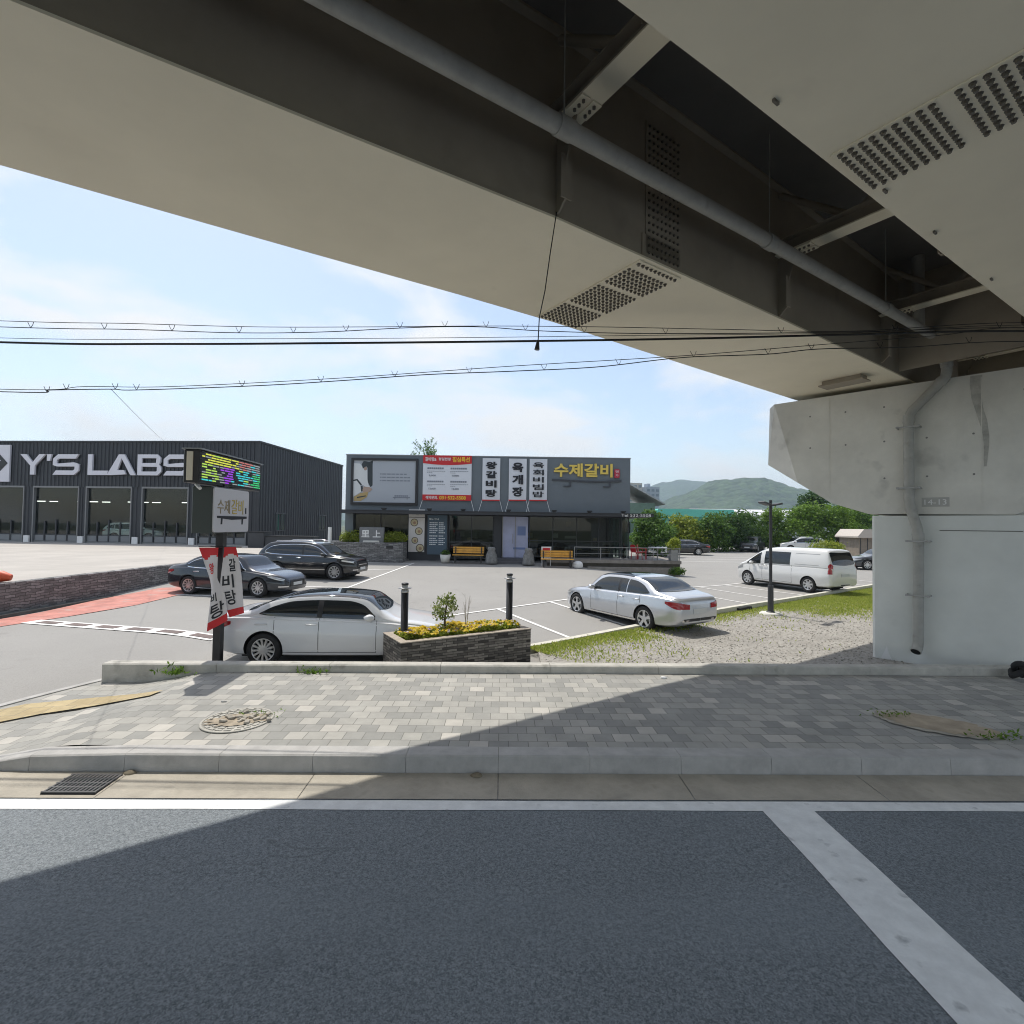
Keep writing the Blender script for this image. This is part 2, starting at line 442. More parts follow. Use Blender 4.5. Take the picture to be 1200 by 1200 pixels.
M_['web'] = mat('girder_web_shaded', (.33, .285, .22), .6, var=.12, vscale=1.0, dirt=((.22, .195, .16), 1.6, .58, .5))  # girder paint darkened: deep shade between the girders put into the colour, plus dirt
M_['concrete'] = mat('pier_concrete', (.68, .665, .61), .85, var=.13, vscale=.9, bump=.25, bscale=25, dirt=((.24, .235, .22), 1.6, .60, .55))
M_['column'] = mat('pier_paint', (.72, .735, .70), .75, var=.07, vscale=1.2, bump=.12, bscale=25, dirt=((.33, .33, .31), 1.1, .62, .5))
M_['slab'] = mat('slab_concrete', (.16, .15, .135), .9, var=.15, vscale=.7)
M_['pipe'] = mat('pvc_pipe_grey', (.37, .365, .335), .5, var=.14, vscale=5, dirt=((.2, .19, .16), 6, .6, .5))
M_['steel'] = mat('galvanised_steel', (.42, .42, .42), .45, metal=.7, var=.1)
M_['bolt'] = mat('bolt_steel', (.16, .145, .12), .5, metal=.3)
M_['black'] = mat('black_metal', (.022, .022, .024), .45)
M_['rubber'] = mat('black_rubber', (.018, .018, .018), .75, var=.2, vscale=20)
M_['void'] = mat('dark_interior', (.012, .012, .013), .8)
M_['white'] = mat('white_paint', (.78, .78, .77), .6)
M_['glass'] = mat('window_glass', (.012, .016, .017), .04, spec=.9)
M_['grey_wall'] = mat('render_grey', (.155, .18, .20), .8, var=.06, vscale=1.0, bump=.1)
M_['dark_wall'] = mat('dark_cladding', (.034, .037, .043), .6, var=.1, vscale=2)
M_['corrugated'] = mat('corrugated_black', (.032, .035, .042), .5, metal=.15, var=.1, vscale=.8)
M_['frame'] = mat('aluminium_frame', (.28, .285, .29), .4, metal=.5)
M_['banner'] = mat('banner_cloth', (.70, .72, .76), .8)
M_['banner_red'] = mat('banner_red', (.58, .03, .035), .75)
M_['ink'] = mat('black_ink', (.02, .022, .028), .7)
M_['inkgrey'] = mat('grey_ink', (.22, .24, .28), .7)
M_['yellow_ink'] = mat('yellow_ink', (.85, .55, .05), .7)
M_['gold'] = mat('gold_letter', (.78, .58, .12), .45)
M_['letter'] = mat('letter_face', (.62, .62, .68), .5)
M_['stone'] = brick_mat('rubble_stone', (.165, .162, .162), (.36, .355, .35), (.11, .108, .106), .31, .085, ms=.011, warp=.16, plane='sum', rough=.9, bump=1.0, noise=.45, nscale=5)
M_['ledge'] = brick_mat('ledge_stone', (.055, .05, .046), (.36, .33, .29), (.05, .045, .04), .23, .05, ms=.005, warp=.03, plane='sum', rough=.9, bump=1.0, noise=.4, nscale=12, offset=.37)
M_['wood'] = mat('bench_yellow_wood', (.62, .32, .045), .55, var=.2, vscale=6)
M_['deck'] = mat('deck_wood', (.26, .235, .21), .8, var=.25, vscale=3)
M_['leafA'] = leaf_mat('leaf_mid_green', (.045, .10, .018), (.09, .18, .03), (.15, .25, .045))
M_['leafB'] = leaf_mat('leaf_bright_green', (.08, .15, .02), (.14, .25, .032), (.21, .33, .05))
M_['leafC'] = leaf_mat('leaf_dark_green', (.025, .06, .014), (.045, .10, .022), (.08, .15, .035))
M_['leafY'] = leaf_mat('leaf_yellow_green', (.15, .21, .025), (.26, .32, .035), (.36, .40, .06))
M_['bark'] = mat('bark', (.10, .075, .05), .9, var=.3, vscale=8, bump=.6, bscale=30)
# ------------------------------------------------------------------ the ground
CY, SY = math.cos(YAW), math.sin(YAW)
def RF(p, q, z=0.0): return (p * CY - q * SY, p * SY + q * CY, z)
def sst(a, b, x):
    t = min(1.0, max(0.0, (x - a) / (b - a))); return t * t * (3 - 2 * t)
def soft(x, k=1.5): return 0.0 if x < -k else (x if x > k else (x + k) ** 2 / (4 * k))
def G(X, Y):
    """height of the car park: it rises gently towards the restaurant"""
    w = 1 - sst(2, 11, X)
    dip = .13 * (1 - sst(11.5, 17, Y)) * sst(-8.6, -6.1, X)
    return -dip + min(.62, .04 * soft(Y - 16)) * w + .012 * soft(Y - 26) * (1 - w)
def side_h(p): return .02 + .18 * sst(-6.2, -4.75, p)

m = MB(); m.add([(-2900, -350, -.4), (2900, -350, -.4), (2900, 3150, -.4), (-2900, 3150, -.4)], [(0, 1, 2, 3)])
struct('land', m, M_['land'])
m = MB(); m.add([RF(-160, -25), RF(160, -25), RF(160, 5.74), RF(-160, 5.74)], [(0, 1, 2, 3)])
struct('road', m, M_['asphalt'])
m = MB()
for a in range(-40, 40):                                    # edge line laid in lengths with slightly uneven edges
    e = [.006 * math.sin(a * 1.7), .006 * math.sin((a + 1) * 1.7)]
    m.add([RF(a * 1.0, 5.035 + e[0], .004), RF(a + 1.0, 5.035 + e[1], .004), RF(a + 1.0, 5.2 - e[1], .004), RF(a * 1.0, 5.2 - e[0], .004)], [(0, 1, 2, 3)])
for k in range(10):                                         # stop line across the lane
    e = [.008 * math.sin(k * 2.1), .008 * math.sin((k + 1) * 2.1)]
    q0, q1 = 5.034 - k * .8, 5.034 - (k + 1) * .8
    m.add([RF(2.59 + e[0], q0, .0045), RF(2.59 + e[1], q1, .0045), RF(3.10 + e[1], q1, .0045), RF(3.10 + e[0], q0, .0045)], [(0, 1, 2, 3)])
struct('road_marking', m, M_['white_line'])
m = MB()
for a in range(-20, 40):                                    # channel slabs, 2 m long with open joints
    m.add([RF(a * 2 + .004, 5.225, .006), RF(a * 2 + 1.996, 5.225, .006), RF(a * 2 + 1.996, 5.73, .022), RF(a * 2 + .004, 5.73, .022)], [(0, 1, 2, 3)])
struct('gutter', m, M_['gutter'])
m = MB()
for k in range(70):                                         # kerb stones
    p0, p1 = -5.1 + k * 1.02, -5.1 + k * 1.02 + 1.016
    pr = [(5.735, -.05), (5.752, .19), (5.772, .205), (5.985, .205), (5.985, -.05)]
    h0, h1 = side_h(p0) / .2, side_h(p1) / .2
    v = [RF(p0, q, z * h0 if z > 0 else z) for q, z in pr] + [RF(p1, q, z * h1 if z > 0 else z) for q, z in pr]
    m.add(v, [(0, 1, 2, 3, 4), (9, 8, 7, 6, 5)] + [(i, (i + 1) % 5, 5 + (i + 1) % 5, 5 + i) for i in range(5)])
for k in range(4):
    p0, p1 = -5.1 - (k + 1) * .62, -5.1 - k * .62 - .004
    pr = [(5.735, -.05), (5.752, .19), (5.772, .205), (5.985, .205), (5.985, -.05)]
    h0, h1 = side_h(p0) / .2, side_h(p1) / .2
    v = [RF(p0, q, z * h0 if z > 0 else z) for q, z in pr] + [RF(p1, q, z * h1 if z > 0 else z) for q, z in pr]
    m.add(v, [(0, 1, 2, 3, 4), (9, 8, 7, 6, 5)] + [(i, (i + 1) % 5, 5 + (i + 1) % 5, 5 + i) for i in range(5)])
struct('kerb', m, M_['kerb'])
def walk_edge(q): return -7.45 if q < 6.6 else -7.45 + .72 * ((q - 6.6) / 2.4) ** 1.5
m = MB()
def wk(u, v):
    q = 5.985 + v * 3.04
    e = walk_edge(q)
    p = e + (u ** 2.4) * (70 - e)
    z = side_h(p) + .006 * math.sin(p * 1.3 + q * 2.1) * math.sin(q * 1.7) * sst(-6, -3, p)
    return RF(p, q, z)
m.grid(wk, 90, 12)
struct('sidewalk', m, M_['paver'])
m = MB()                                                    # flush edging where the pavement meets the entrance
for k in range(8):
    q0, q1 = 6.2 + k * .36, 6.2 + (k + 1) * .36 - .006
    a0, a1 = walk_edge(q0), walk_edge(q1)
    v = [RF(a0 - .13, q0, -.02), RF(a0, q0, -.02), RF(a1, q1, -.02), RF(a1 - .13, q1, -.02)]
    v += [(x, y, z + .055) for x, y, z in v]
    m.add(v, [(4, 5, 6, 7), (0, 1, 5, 4), (1, 2, 6, 5), (2, 3, 7, 6), (3, 0, 4, 7)])
struct('entrance_edging', m, M_['kerb'])
m = MB()
tp = [(-7.4, 6.75), (-7.25, 7.3), (-6.95, 7.75), (-6.5, 7.92), (-5.5, 7.98), (-5.1, 7.95), (-5.15, 7.72), (-5.9, 7.62), (-6.4, 7.36), (-6.75, 6.98), (-6.9, 6.6)]
v = [RF(p, q, side_h(p) + .02) for p, q in tp]
m.add(v, [(0, 10, 9, 1), (1, 9, 8, 2), (2, 8, 7, 3), (3, 7, 4), (4, 7, 6, 5)])
struct('tactile_paving', m, M_['tactile'])
# low kerb wall behind the pavement
m = MB()
for k in range(36):
    p0 = -6.72 + k * 1.9; p1 = p0 + 1.893
    off = lambda p: 8.86 + .0135 * (p + 6.7)
    zb = -.15
    v = []
    for p in (p0, p1):
        q = off(p)
        v += [RF(p, q, zb), RF(p + 0, q, .315), RF(p, q + .025, .335), RF(p, q + .215, .335), RF(p, q + .225, .325), RF(p, q + .225, zb)]
    m.add(v, [(0, 1, 2, 3, 4, 5), (11, 10, 9, 8, 7, 6)] + [(i, (i + 1) % 6, 6 + (i + 1) % 6, 6 + i) for i in range(6)])
ob = m.build('kerb_wall', M_['kerbwall'])
tag(ob, 'long low concrete kerb wall along the back of the brick pavement', 'wall')
# car park
m = MB()
def lotf(u, v):
    X = -58 + u * 138; Y = 9.3 + v * 86
    return (X, Y, G(X, Y))
m.grid(lotf, 138, 172)
m.add([(-58, 9.3, 0), (-58, 4.2, -.012), RF(-6.6, 5.74, -.012), RF(-6.2, 8.9, -.004), (-6.3, 9.3, 0)], [(0, 1, 2, 3, 4)])
struct('parking_lot', m, M_['lot'])
def strip(m, a, b, w, h=.012, n=None, mi=0, thick=None):
    a = Vector(a); b = Vector(b); d = (b - a); L = d.length; d.normalize(); nn = Vector((-d.y, d.x)) * (w / 2)
    n = n or max(1, int(L / .6))
    v = []
    for i in range(n + 1):
        p = a + d * (L * i / n)
        for s in (1, -1):
            q = p + nn * s
            v.append((q.x, q.y, G(q.x, q.y) + h))
    m.add(v, [(2 * i, 2 * i + 1, 2 * i + 3, 2 * i + 2) for i in range(n)], mi)
    if thick:
        v2 = [(x, y, z - h - .05) for x, y, z in v]; b0 = len(v)
        m.add(v + v2, [(2 * i, 2 * i + 2, b0 + 2 * i + 2, b0 + 2 * i) for i in range(n)] + [(2 * i + 1, b0 + 2 * i + 1, b0 + 2 * i + 3, 2 * i + 3) for i in range(n)] + [(0, b0, b0 + 1, 1), (2 * n, 2 * n + 1, b0 + 2 * n + 1, b0 + 2 * n)], mi)
E0 = Vector((.53, 11.88)); ED = Vector((17.46 - .53, 24.95 - 11.88)).normalized(); SDIR = Vector((-.48, .877))
m = MB()
t0 = 1.55
for k in range(-1, 11):
    a = E0 + ED * (t0 + 2.3 * k)
    if k == -1: a = a + SDIR * .2
    strip(m, a, a + SDIR * 4.55, .11)
a = E0 + ED * (t0 - 3.6) + SDIR * 4.55; b = E0 + ED * (t0 + 2.3 * 10) + SDIR * 4.55
strip(m, a, b, .11, h=.014)
strip(m, (-6.85, 18.0), (-5.6, 29.6), .11)
for y in (18.3, 20.75, 23.5, 26.4, 29.4):
    strip(m, (-12.1, y + .25), (-6.75 + (y - 18.3) * .1, y - .1), .11, h=.014)
for y in (40.5, 43.2, 46.0):
    strip(m, (12.5, y), (22, y - .3), .12)
struct('parking_lines', m, M_['lot_line'])
m = MB()
for k in range(12):
    a = E0 + ED * (k * 2.0 - .2); b = E0 + ED * (k * 2.0 + 1.79)
    strip(m, a, b, .17, h=.16, thick=True)
struct('parking_kerb', m, mat('edge_kerb', (.6, .58, .5), .8, var=.15, vscale=4))
m = MB()
rp_ = [(-13.2, 12.6), (-12.6, 14.6), (-12.1, 16.6), (-11.95, 18.9), (-12.6, 20.3), (-13.6, 20.0), (-14.0, 17.5), (-13.9, 15.2), (-14.1, 13.0)]
m.add([(x, y, G(x, y) + .012) for x, y in rp_], [(0, 1, 7, 8), (1, 2, 6, 7), (2, 3, 5, 6), (3, 4, 5)])
m.add([(x, y, G(x, y) + .012) for x, y in [(-14.1, 13.0), (-13.2, 12.6), (-14.6, 10.6), (-15.6, 11.0)]], [(0, 1, 2, 3)])
struct('painted_walkway', m, M_['red_paint'])
# drain: pale channel with dark grates across the entrance
m = MB()
a, b = Vector((-12.9, 13.85)), Vector((-7.1, 12.5))
strip(m, a, b, .5, h=.016)
d = (b - a).normalized()
struct('drain_channel', m, M_['lot_line'])
for k in range(6):
    t = .35 + k * .98
    c = a + d * t
    mm = MB(); strip(mm, c, c + d * .62, .26, h=.026, thick=True)
    o = mm.build('drain_grate', mat('grate_brown', (.16, .12, .11), .8, var=.2) if k == 0 else o.data.materials[0])
    tag(o, ('leftmost', 'second from left', 'third from left', 'fourth from left', 'fifth from left', 'rightmost')[k] + ' of six dark drain grates in the pale strip across the entrance', 'drain grate', 'drain grates across the car park entrance')
# gravel verge
m = MB()
vp = [(.62, 9.25), (.62, 11.93), (17.5, 24.93), (27, 32.2), (40, 42), (40, 9.9)]
m.prism(vp, -.05, .012)
struct('gravel_verge', m, M_['gravel'])
# raised forecourt of the warehouse
m = MB(); m.prism([(-90, 2), (-14.75, 2), (-14.6, 34), (-16, 62), (-90, 62)], -.3, .9)
struct('forecourt', m, M_['forecourt'])
m = MB(); m.prism([(-14.78, 2.0), (-14.42, 2.0), (-14.25, 21.5), (-14.35, 32.0), (-14.72, 32.0), (-14.6, 21.5)], -.2, .93)
m.prism([(-14.35, 31.6), (-10.5, 30.7), (-10.5, 31.0), (-14.35, 31.95)], -.2, 1.5)
wl = m.build('retaining_wall', M_['stone'])
tag(wl, 'long grey rubble stone retaining wall below the raised warehouse forecourt', 'wall')
m = MB(); m.prism([(-14.41, 8), (-14.12, 8), (-13.95, 20.5), (-14.24, 21.4)], -.1, .10)
struct('wall_footing', m, mat('wall_footing', (.09, .095, .09), .9, var=.3, vscale=3))

# ------------------------------------------------------------------ the viaduct (local x runs along it, local y across)
VA = R(90 - 55.7)
via = thing('viaduct', 'huge beige steel girder viaduct passing overhead across the top of the view', 'bridge', (0, 0, 0), VA)
def sd(s, n, z): return (s, n, z)
S0, S1 = -45.0, 90.0
ST = [S0, -14, -6, -1.2, 1.2, 3.3, 5.0, 8.0, 12.5, 24, S1]
def girder(N0, N1):
    """box girder following a slightly curved line; N0, N1: offsets of its two webs at the stations ST"""
    m = MB()
    def plate(a, b_, z0, z1, mi):
        v = []
        for s, p, q in zip(ST, a, b_): v += [(s, p, z0), (s, q, z0), (s, q, z1), (s, p, z1)]
        f = [(3, 2, 1, 0), tuple(range(4 * len(ST) - 4, 4 * len(ST)))]
        for k_ in range(len(ST) - 1):
            o_ = 4 * k_
            for e_ in range(4): f.append((o_ + e_, o_ + (e_ + 1) % 4, o_ + 4 + (e_ + 1) % 4, o_ + 4 + e_))
        m.add(v, f, mi)
    sh = lambda A, d_: [x + d_ for x in A]
    plate(sh(N0, -.03), sh(N1, .03), 5.985, 6.01, 0)
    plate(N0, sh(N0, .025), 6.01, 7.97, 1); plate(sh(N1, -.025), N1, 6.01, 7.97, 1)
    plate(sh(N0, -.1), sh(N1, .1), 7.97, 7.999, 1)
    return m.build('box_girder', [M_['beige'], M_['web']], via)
gA = girder([6.6, 5.1, 4.65, 4.40, 4.28, 4.16, 4.15, 4.15, 4.22, 4.5, 5.5], [8.1, 7.0, 6.62, 6.42, 6.35, 6.27, 6.24, 6.33, 6.45, 6.75, 7.8])
gB = girder([1.2, .3, 0, -.1, -.15, -.2, -.25, -.3, -.38, -.5, -.8], [3.6, 2.75, 2.43, 2.27, 2.19, 2.11, 2.07, 2.0, 1.88, 1.75, 1.5])
m = MB(); m.box(S0, -4.0, 8.0, S1, 9.45, 8.26); m.box(S0, 9.05, 7.86, S1, 9.45, 8.0); m.box(S0, -4.0, 7.86, S1, -3.6, 8.0)
m.build('deck_slab', M_['slab'], via)
for n0 in (9.15, -4.0):
    m = MB(); m.prism([(n0, 8.26), (n0 + .3, 8.26), (n0 + .22, 9.32), (n0 + .06, 9.32)], S0, S1, axis='x'); m.build('parapet', M_['slab'], via)
def splice(parent, n0, n1, s0=4.66, s1=5.44):
    m = MB(); m.box(s0, n0, 5.969, s1, n1, 5.984)
    rows = int((n1 - n0) / .078)
    for i in range(rows):
        n = n0 + .06 + i * (n1 - n0 - .12) / (rows - 1)
        if i in (1, rows // 3, 2 * rows // 3): continue
        for j in range(10):
            s = s0 + .05 + j * (s1 - s0 - .1) / 9
            m.cyl((s, n, 5.969), (s, n, 5.965), .026, n=8, mi=1, smooth=False); m.cyl((s, n, 5.965), (s, n, 5.943), .017, n=6, mi=1, smooth=False)
    m.build('splice_plate', [M_['beige'], M_['bolt']], parent)
splice(gA, 4.18, 6.22)
splice(gB, -.2, 2.05)
for k_ in range(9):                                                           # small lugs left along the plate edge
    s = -3 + k_ * 1.63 + (k_ % 3) * .21
    m = MB(); q = float(np.interp(s, [-6, 1, 5, 12.5], [2.3, 2.1, 1.98, 1.8])); m.box(s - .035, q - .01, 5.962, s + .035, q + .01, 5.985); m.build('lifting_lug', M_['bolt'], gB)
def web_splice(parent, n, dirn, s0=4.72, s1=5.36):
    m = MB(); a, b = sorted((n, n + dirn * .012)); m.box(s0, a, 6.08, s1, b, 7.7)
    m.box(s0 - .06, a, 6.02, s1 + .06, b, 6.3)
    for i in range(18):
        z = 6.08 + i * .092
        for j in range(8):
            s = s0 + .05 + j * (s1 - s0 - .1) / 7
            m.cyl((s, n + dirn * .012, z), (s, n + dirn * .03, z), .016, n=6, mi=1, smooth=False)
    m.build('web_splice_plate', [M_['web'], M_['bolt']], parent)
web_splice(gA, 4.15, -1)
web_splice(gB, 2.07, 1)
for s in (-9.5, -5.2, -1.0, 3.35, 7.75, 11.5, 16, 20.5, 25, 29.5):           # cross beams between the girders
    m = MB()
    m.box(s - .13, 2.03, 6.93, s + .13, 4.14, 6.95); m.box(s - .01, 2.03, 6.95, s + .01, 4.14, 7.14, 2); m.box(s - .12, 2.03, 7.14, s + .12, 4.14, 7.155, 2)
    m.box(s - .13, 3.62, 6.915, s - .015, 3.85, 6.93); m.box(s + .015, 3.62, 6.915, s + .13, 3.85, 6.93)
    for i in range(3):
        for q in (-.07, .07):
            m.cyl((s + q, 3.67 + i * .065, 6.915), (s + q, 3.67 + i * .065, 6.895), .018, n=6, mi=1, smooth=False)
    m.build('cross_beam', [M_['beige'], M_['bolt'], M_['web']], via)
    for n_, e_ in ((2.06, 3.0), (4.11, 3.2)):                                 # diagonal braces up to the deck
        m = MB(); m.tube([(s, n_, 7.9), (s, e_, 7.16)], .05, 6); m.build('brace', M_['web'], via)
    for n, dr in ((4.15, -1), (2.02, 1)):                                      # gusset running down the web to a point
        m = MB()
        prof = [(6.93, .30), (6.55, .16), (6.14, .14), (6.04, .03)]
        pts = [(n + dr * d, z) for z, d in prof]
        poly = [(n, 6.93)] + pts + [(n, 6.04)]
        m.prism(poly, s - .012, s + .012, axis='x')
        m.box(s - .07, min(n + dr * .14, n + dr * .155), 6.14, s + .07, max(n + dr * .14, n + dr * .155), 6.6)
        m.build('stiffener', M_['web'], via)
for s in (9.75, 13.6):                                                        # end diaphragm by the pier
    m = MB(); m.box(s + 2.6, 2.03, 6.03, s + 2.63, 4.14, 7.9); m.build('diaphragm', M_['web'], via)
m = MB(); pp = [(-30, 3.6, 6.2), (.8, 3.6, 6.40), (6, 3.6, 6.53), (12.4, 3.6, 6.62), (12.9, 3.59, 6.62)]
m.tube(pp, .085, 14)
dp = m.build('drain_pipe', M_['pipe'], via)
for s, z in ((2.98, 6.455), (6.5, 6.535), (10.2, 6.595), (-1.0, 6.365)):
    m = MB(); m.cyl((s - .09, 3.6, z - .002), (s + .09, 3.6, z + .002), .097, n=14)
    m.cyl((s, 3.6, z + .05), (s, 3.6, 7.99), .008, n=6)
    m.build('pipe_coupling', M_['pipe'], dp)
m = MB(); m.tube([(11.75, 3.62, 7.99), (11.75, 3.62, 6.6)], .1, 14); m.build('scupper_pipe', M_['pipe'], dp)
m = MB()
for n in (5.25, .9):                                                          # rocker bearings
    m = MB(); m.bbox(13.3, n - .55, 5.90, 14.2, n + .55, 5.985, .02); m.bbox(13.25, n - .62, 5.872, 14.25, n + .62, 5.90, .015)
    m.build('bearing', mat('bearing_steel', (.07, .068, .06), .6, metal=.3, var=.2), via)

m = MB(); m.box(11.75, 4.6, 5.90, 12.05, 5.35, 5.985); m.box(11.7, 4.55, 5.87, 12.1, 5.4, 5.90); m.build('jacking_bracket', M_['web'], via)
PA = R(90 - 45.8)
pier = thing('bridge_pier', 'grey concrete viaduct pier with broad tapered cap and painted column', 'bridge pier', (0, 0, 0), PA)
PS = 13.47
zt = 5.87
F = [(4.55, zt), (4.02, 3.89), (3.3, 3.38), (2.6, 3.13), (.3, 3.10), (-.6, 3.5), (-1.3, 4.1), (-1.85, zt)]
Bk = [(4.80, zt), (4.84, 4.42), (3.3, 3.48), (2.6, 3.13), (.3, 3.10), (-.8, 3.7), (-1.9, 4.4), (-2.1, zt)]
m = MB()
v = [(PS, n, z) for n, z in F] + [(PS + .42, n, z) for n, z in Bk] + [(PS + 1.4, n, z) for n, z in Bk] + [(PS + 1.8, n, z) for n, z in F]
fc = [tuple(range(8)), tuple(range(31, 23, -1))]
for L in range(3):
    for i in range(8):
        fc.append((L * 8 + i, L * 8 + (i + 1) % 8, (L + 1) * 8 + (i + 1) % 8, (L + 1) * 8 + i))
m.add(v, fc)
for n, zl in ((3.35, 3.5), (.75, 3.2), (-.6, 3.6)):                            # formwork joints
    m.box(PS - .006, n - .007, zl, PS, n + .007, 5.8)
rg = random.Random(8)
for a in range(7):                                                            # tie holes
    for h in (3.9, 4.7, 5.45):
        n = 3.75 - a * .72
        if h < 4 and n > 3: continue
        m.cyl((PS - .003, n, h), (PS, n, h), .02, n=8, mi=1)
cap = m.build('pier_cap', [M_['concrete'], mat('tie_hole', (.2, .2, .19), .9)], pier)
c = .05
m = MB()
m.prism([(PS + .02 + c, 2.55), (PS + .02, 2.55 - c), (PS + .02, .12 + c), (PS + .02 + c, .12), (PS + 1.78 - c, .12), (PS + 1.78, .12 + c), (PS + 1.78, 2.55 - c), (PS + 1.78 - c, 2.55)], -.4, 3.09)
col_ = m.build('pier_column', M_['column'], pier)
m = MB(); m.box(PS + .012, .2, 2.78, PS + .02, 1.4, 2.795); m.build('paint_edge', M_['slab'], col_)
px = PS - .13
pts = [(13.2, 1.37, 6.62), (13.3, 1.32, 6.6), (px, 1.28, 6.5), (px, 1.26, 6.35), (px, 1.25, 5.98), (px, 1.28, 5.86), (px, 1.80, 5.28), (px, 1.87, 5.13), (px, 1.87, 3.45), (px, 1.85, 3.25), (px, 1.74, 2.82), (px, 1.72, 2.62), (px, 1.74, .48), (px - .02, 1.75, .38), (px - .09, 1.77, .31)]
m = MB(); m.tube(pts, .093, 14)
dpp = m.build('downpipe', M_['pipe'], pier)
m = MB(); m.cyl((px - .092, 1.771, .309), (px - .096, 1.772, .305), .08, n=14); m.build('pipe_mouth', M_['void'], dpp)
for a_, b_ in (((px, 1.26, 6.28), (px, 1.25, 6.08)), ((px, 1.30, 5.84), (px, 1.36, 5.77)), ((px, 1.86, 5.18), (px, 1.87, 5.03)), ((px, 1.73, 2.72), (px, 1.72, 2.58))):
    m = MB(); m.cyl(a_, b_, .105, n=14); m.build('pipe_collar', M_['pipe'], dpp)
for z, n in ((4.93, 1.87), (3.66, 1.87), (2.56, 1.72), (1.45, 1.73)):
    m = MB(); m.box(px - .11, n - .2, z - .014, px - .096, n + .2, z + .014); m.box(px - .1, n - .2, z - .014, PS + .02, n - .186, z + .014); m.box(px - .1, n + .186, z - .014, PS + .02, n + .2, z + .014)
    m.box(px - .125, n - .2, z - .02, px - .105, n - .15, z + .02); m.box(px - .125, n + .15, z - .02, px - .105, n + .2, z + .02)
    m.build('pipe_bracket', M_['steel'], dpp)
m = MB(); m.add([(PS - .004, 1.68, 3.27), (PS - .004, 1.24, 3.27), (PS - .004, 1.24, 3.46), (PS - .004, 1.68, 3.46)], [(0, 1, 2, 3)]); npn = m.build('number_panel', mat('number_panel_grey', (.44, .435, .41), .8), cap)
m = MB(); add_text(m, '14-13', .35, .11, (PS - .008, 1.46, 3.365), right=(0, -1, 0), up=(0, 0, 1), depth=.005)
m.build('pier_number', M_['white'], cap)
m = MB()                                                                      # old water stain run down the cap
L_, R_ = [], []
for i in range(13):
    z = 5.84 - i * .15; w = .085 * (1 - i / 15) + .010 * rg.random(); cx = .82 + .035 * math.sin(i * .6) - .012 * i
    L_.append((PS - .004, cx + w, z)); R_.append((PS - .004, cx - w, z))
m.add(L_ + R_, [(i, i + 1, 13 + i + 1, 13 + i) for i in range(12)])
m.build('water_stain', mat('stain_grey', (.44, .43, .395), .9, var=.3, vscale=5), cap)
m = MB(); m.add([(PS + .015, 2.40, .02), (PS + .015, 2.2, .02), (PS + .015, 2.26, .16), (PS + .015, 2.29, .30), (PS + .015, 2.34, .16)], [(0, 1, 2, 3, 4)])
m.build('paint_splash', M_['white'], col_)

# cord hanging from the girder edge
m = MB(); hx = via.matrix_world if False else None
m.tube([(.42, 5.23, 6.02), (.36, 5.24, 5.6), (.31, 5.25, 5.2), (.255, 5.25, 4.92), (.245, 5.25, 4.66)], .006, 5)
hc_ = m.build('hanging_cord', M_['black'])
tag(hc_, 'thin black cord dangling from the girder edge with a small plug at its end', 'cord')
m = MB(); m.cyl((.245, 5.25, 4.68), (.235, 5.25, 4.58), .012, .028, n=8); m.build('plug', M_['black'], hc_)

# ------------------------------------------------------------------ overhead cables above the pavement
def cable(pts, r, label, group='overhead cables along the road', clips=0):
    p = [Vector(q) for q in pts]
    a = p[0] + (p[0] - p[1]).normalized() * 22; b = p[-1] + (p[-1] - p[-2]).normalized() * 12
    a.z = p[0].z + .5; b.z = p[-1].z - .2
    ctl = [a, p[0].lerp(a, .3)] + p + [p[-1].lerp(b, .3), b]
    out = []
    for i in range(len(ctl) - 1):                                             # catmull-rom
        p0 = ctl[max(0, i - 1)]; p1 = ctl[i]; p2 = ctl[i + 1]; p3 = ctl[min(len(ctl) - 1, i + 2)]
        for k in range(8):
            t = k / 8
            out.append(.5 * ((2 * p1) + (p2 - p0) * t + (2 * p0 - 5 * p1 + 4 * p2 - p3) * t * t + (3 * p1 - p0 - 3 * p2 + p3) * t ** 3))
    out.append(ctl[-1])
    m = MB(); m.tube(out, r, 6)
    if clips:
        for i in range(12, len(out) - 12, clips):
            q = out[i]; m.tube([q, q + Vector((-.03, 0, .05)), q + Vector((-.05, 0, .09))], .004, 4); m.tube([q, q + Vector((.03, 0, .05)), q + Vector((.04, 0, .09))], .004, 4)
    o = m.build('overhead_cable', M_['rubber'])
    return tag(o, label, 'cable', group)
cable([(-7.821, 7.7, 5.763), (-5.875, 7.7, 5.75), (-3.929, 7.7, 5.725), (-1.985, 7.7, 5.753), (-0.558, 7.7, 5.786), (1.258, 7.7, 5.798), (3.203, 7.7, 5.787), (5.149, 7.7, 5.788), (7.745, 7.7, 5.956)], .005, 'uppermost thin cable crossing the sky above the road', clips=0)
cable([(-7.817, 7.7, 5.67), (-5.872, 7.7, 5.659), (-4.186, 7.7, 5.63), (-2.89, 7.7, 5.662), (-1.595, 7.7, 5.745), (-0.558, 7.7, 5.773), (0.48, 7.7, 5.722), (2.296, 7.7, 5.709), (5.149, 7.7, 5.775), (7.744, 7.7, 5.877)], .006, 'second thin cable with hooks, just below the uppermost cable', clips=5)
cable([(-7.807, 7.7, 5.435), (-5.217, 7.7, 5.445), (-2.627, 7.7, 5.495), (-0.037, 7.7, 5.558), (2.555, 7.7, 5.634), (5.148, 7.7, 5.736), (7.743, 7.7, 5.824)], .016, 'thickest black cable crossing the sky above the road', clips=0)
cable([(-7.81, 7.7, 5.501), (-4.572, 7.7, 5.533), (-1.333, 7.7, 5.591), (2.037, 7.7, 5.679), (5.148, 7.7, 5.762), (7.745, 7.7, 5.917)], .004, 'thin cable running just above the thickest black cable')
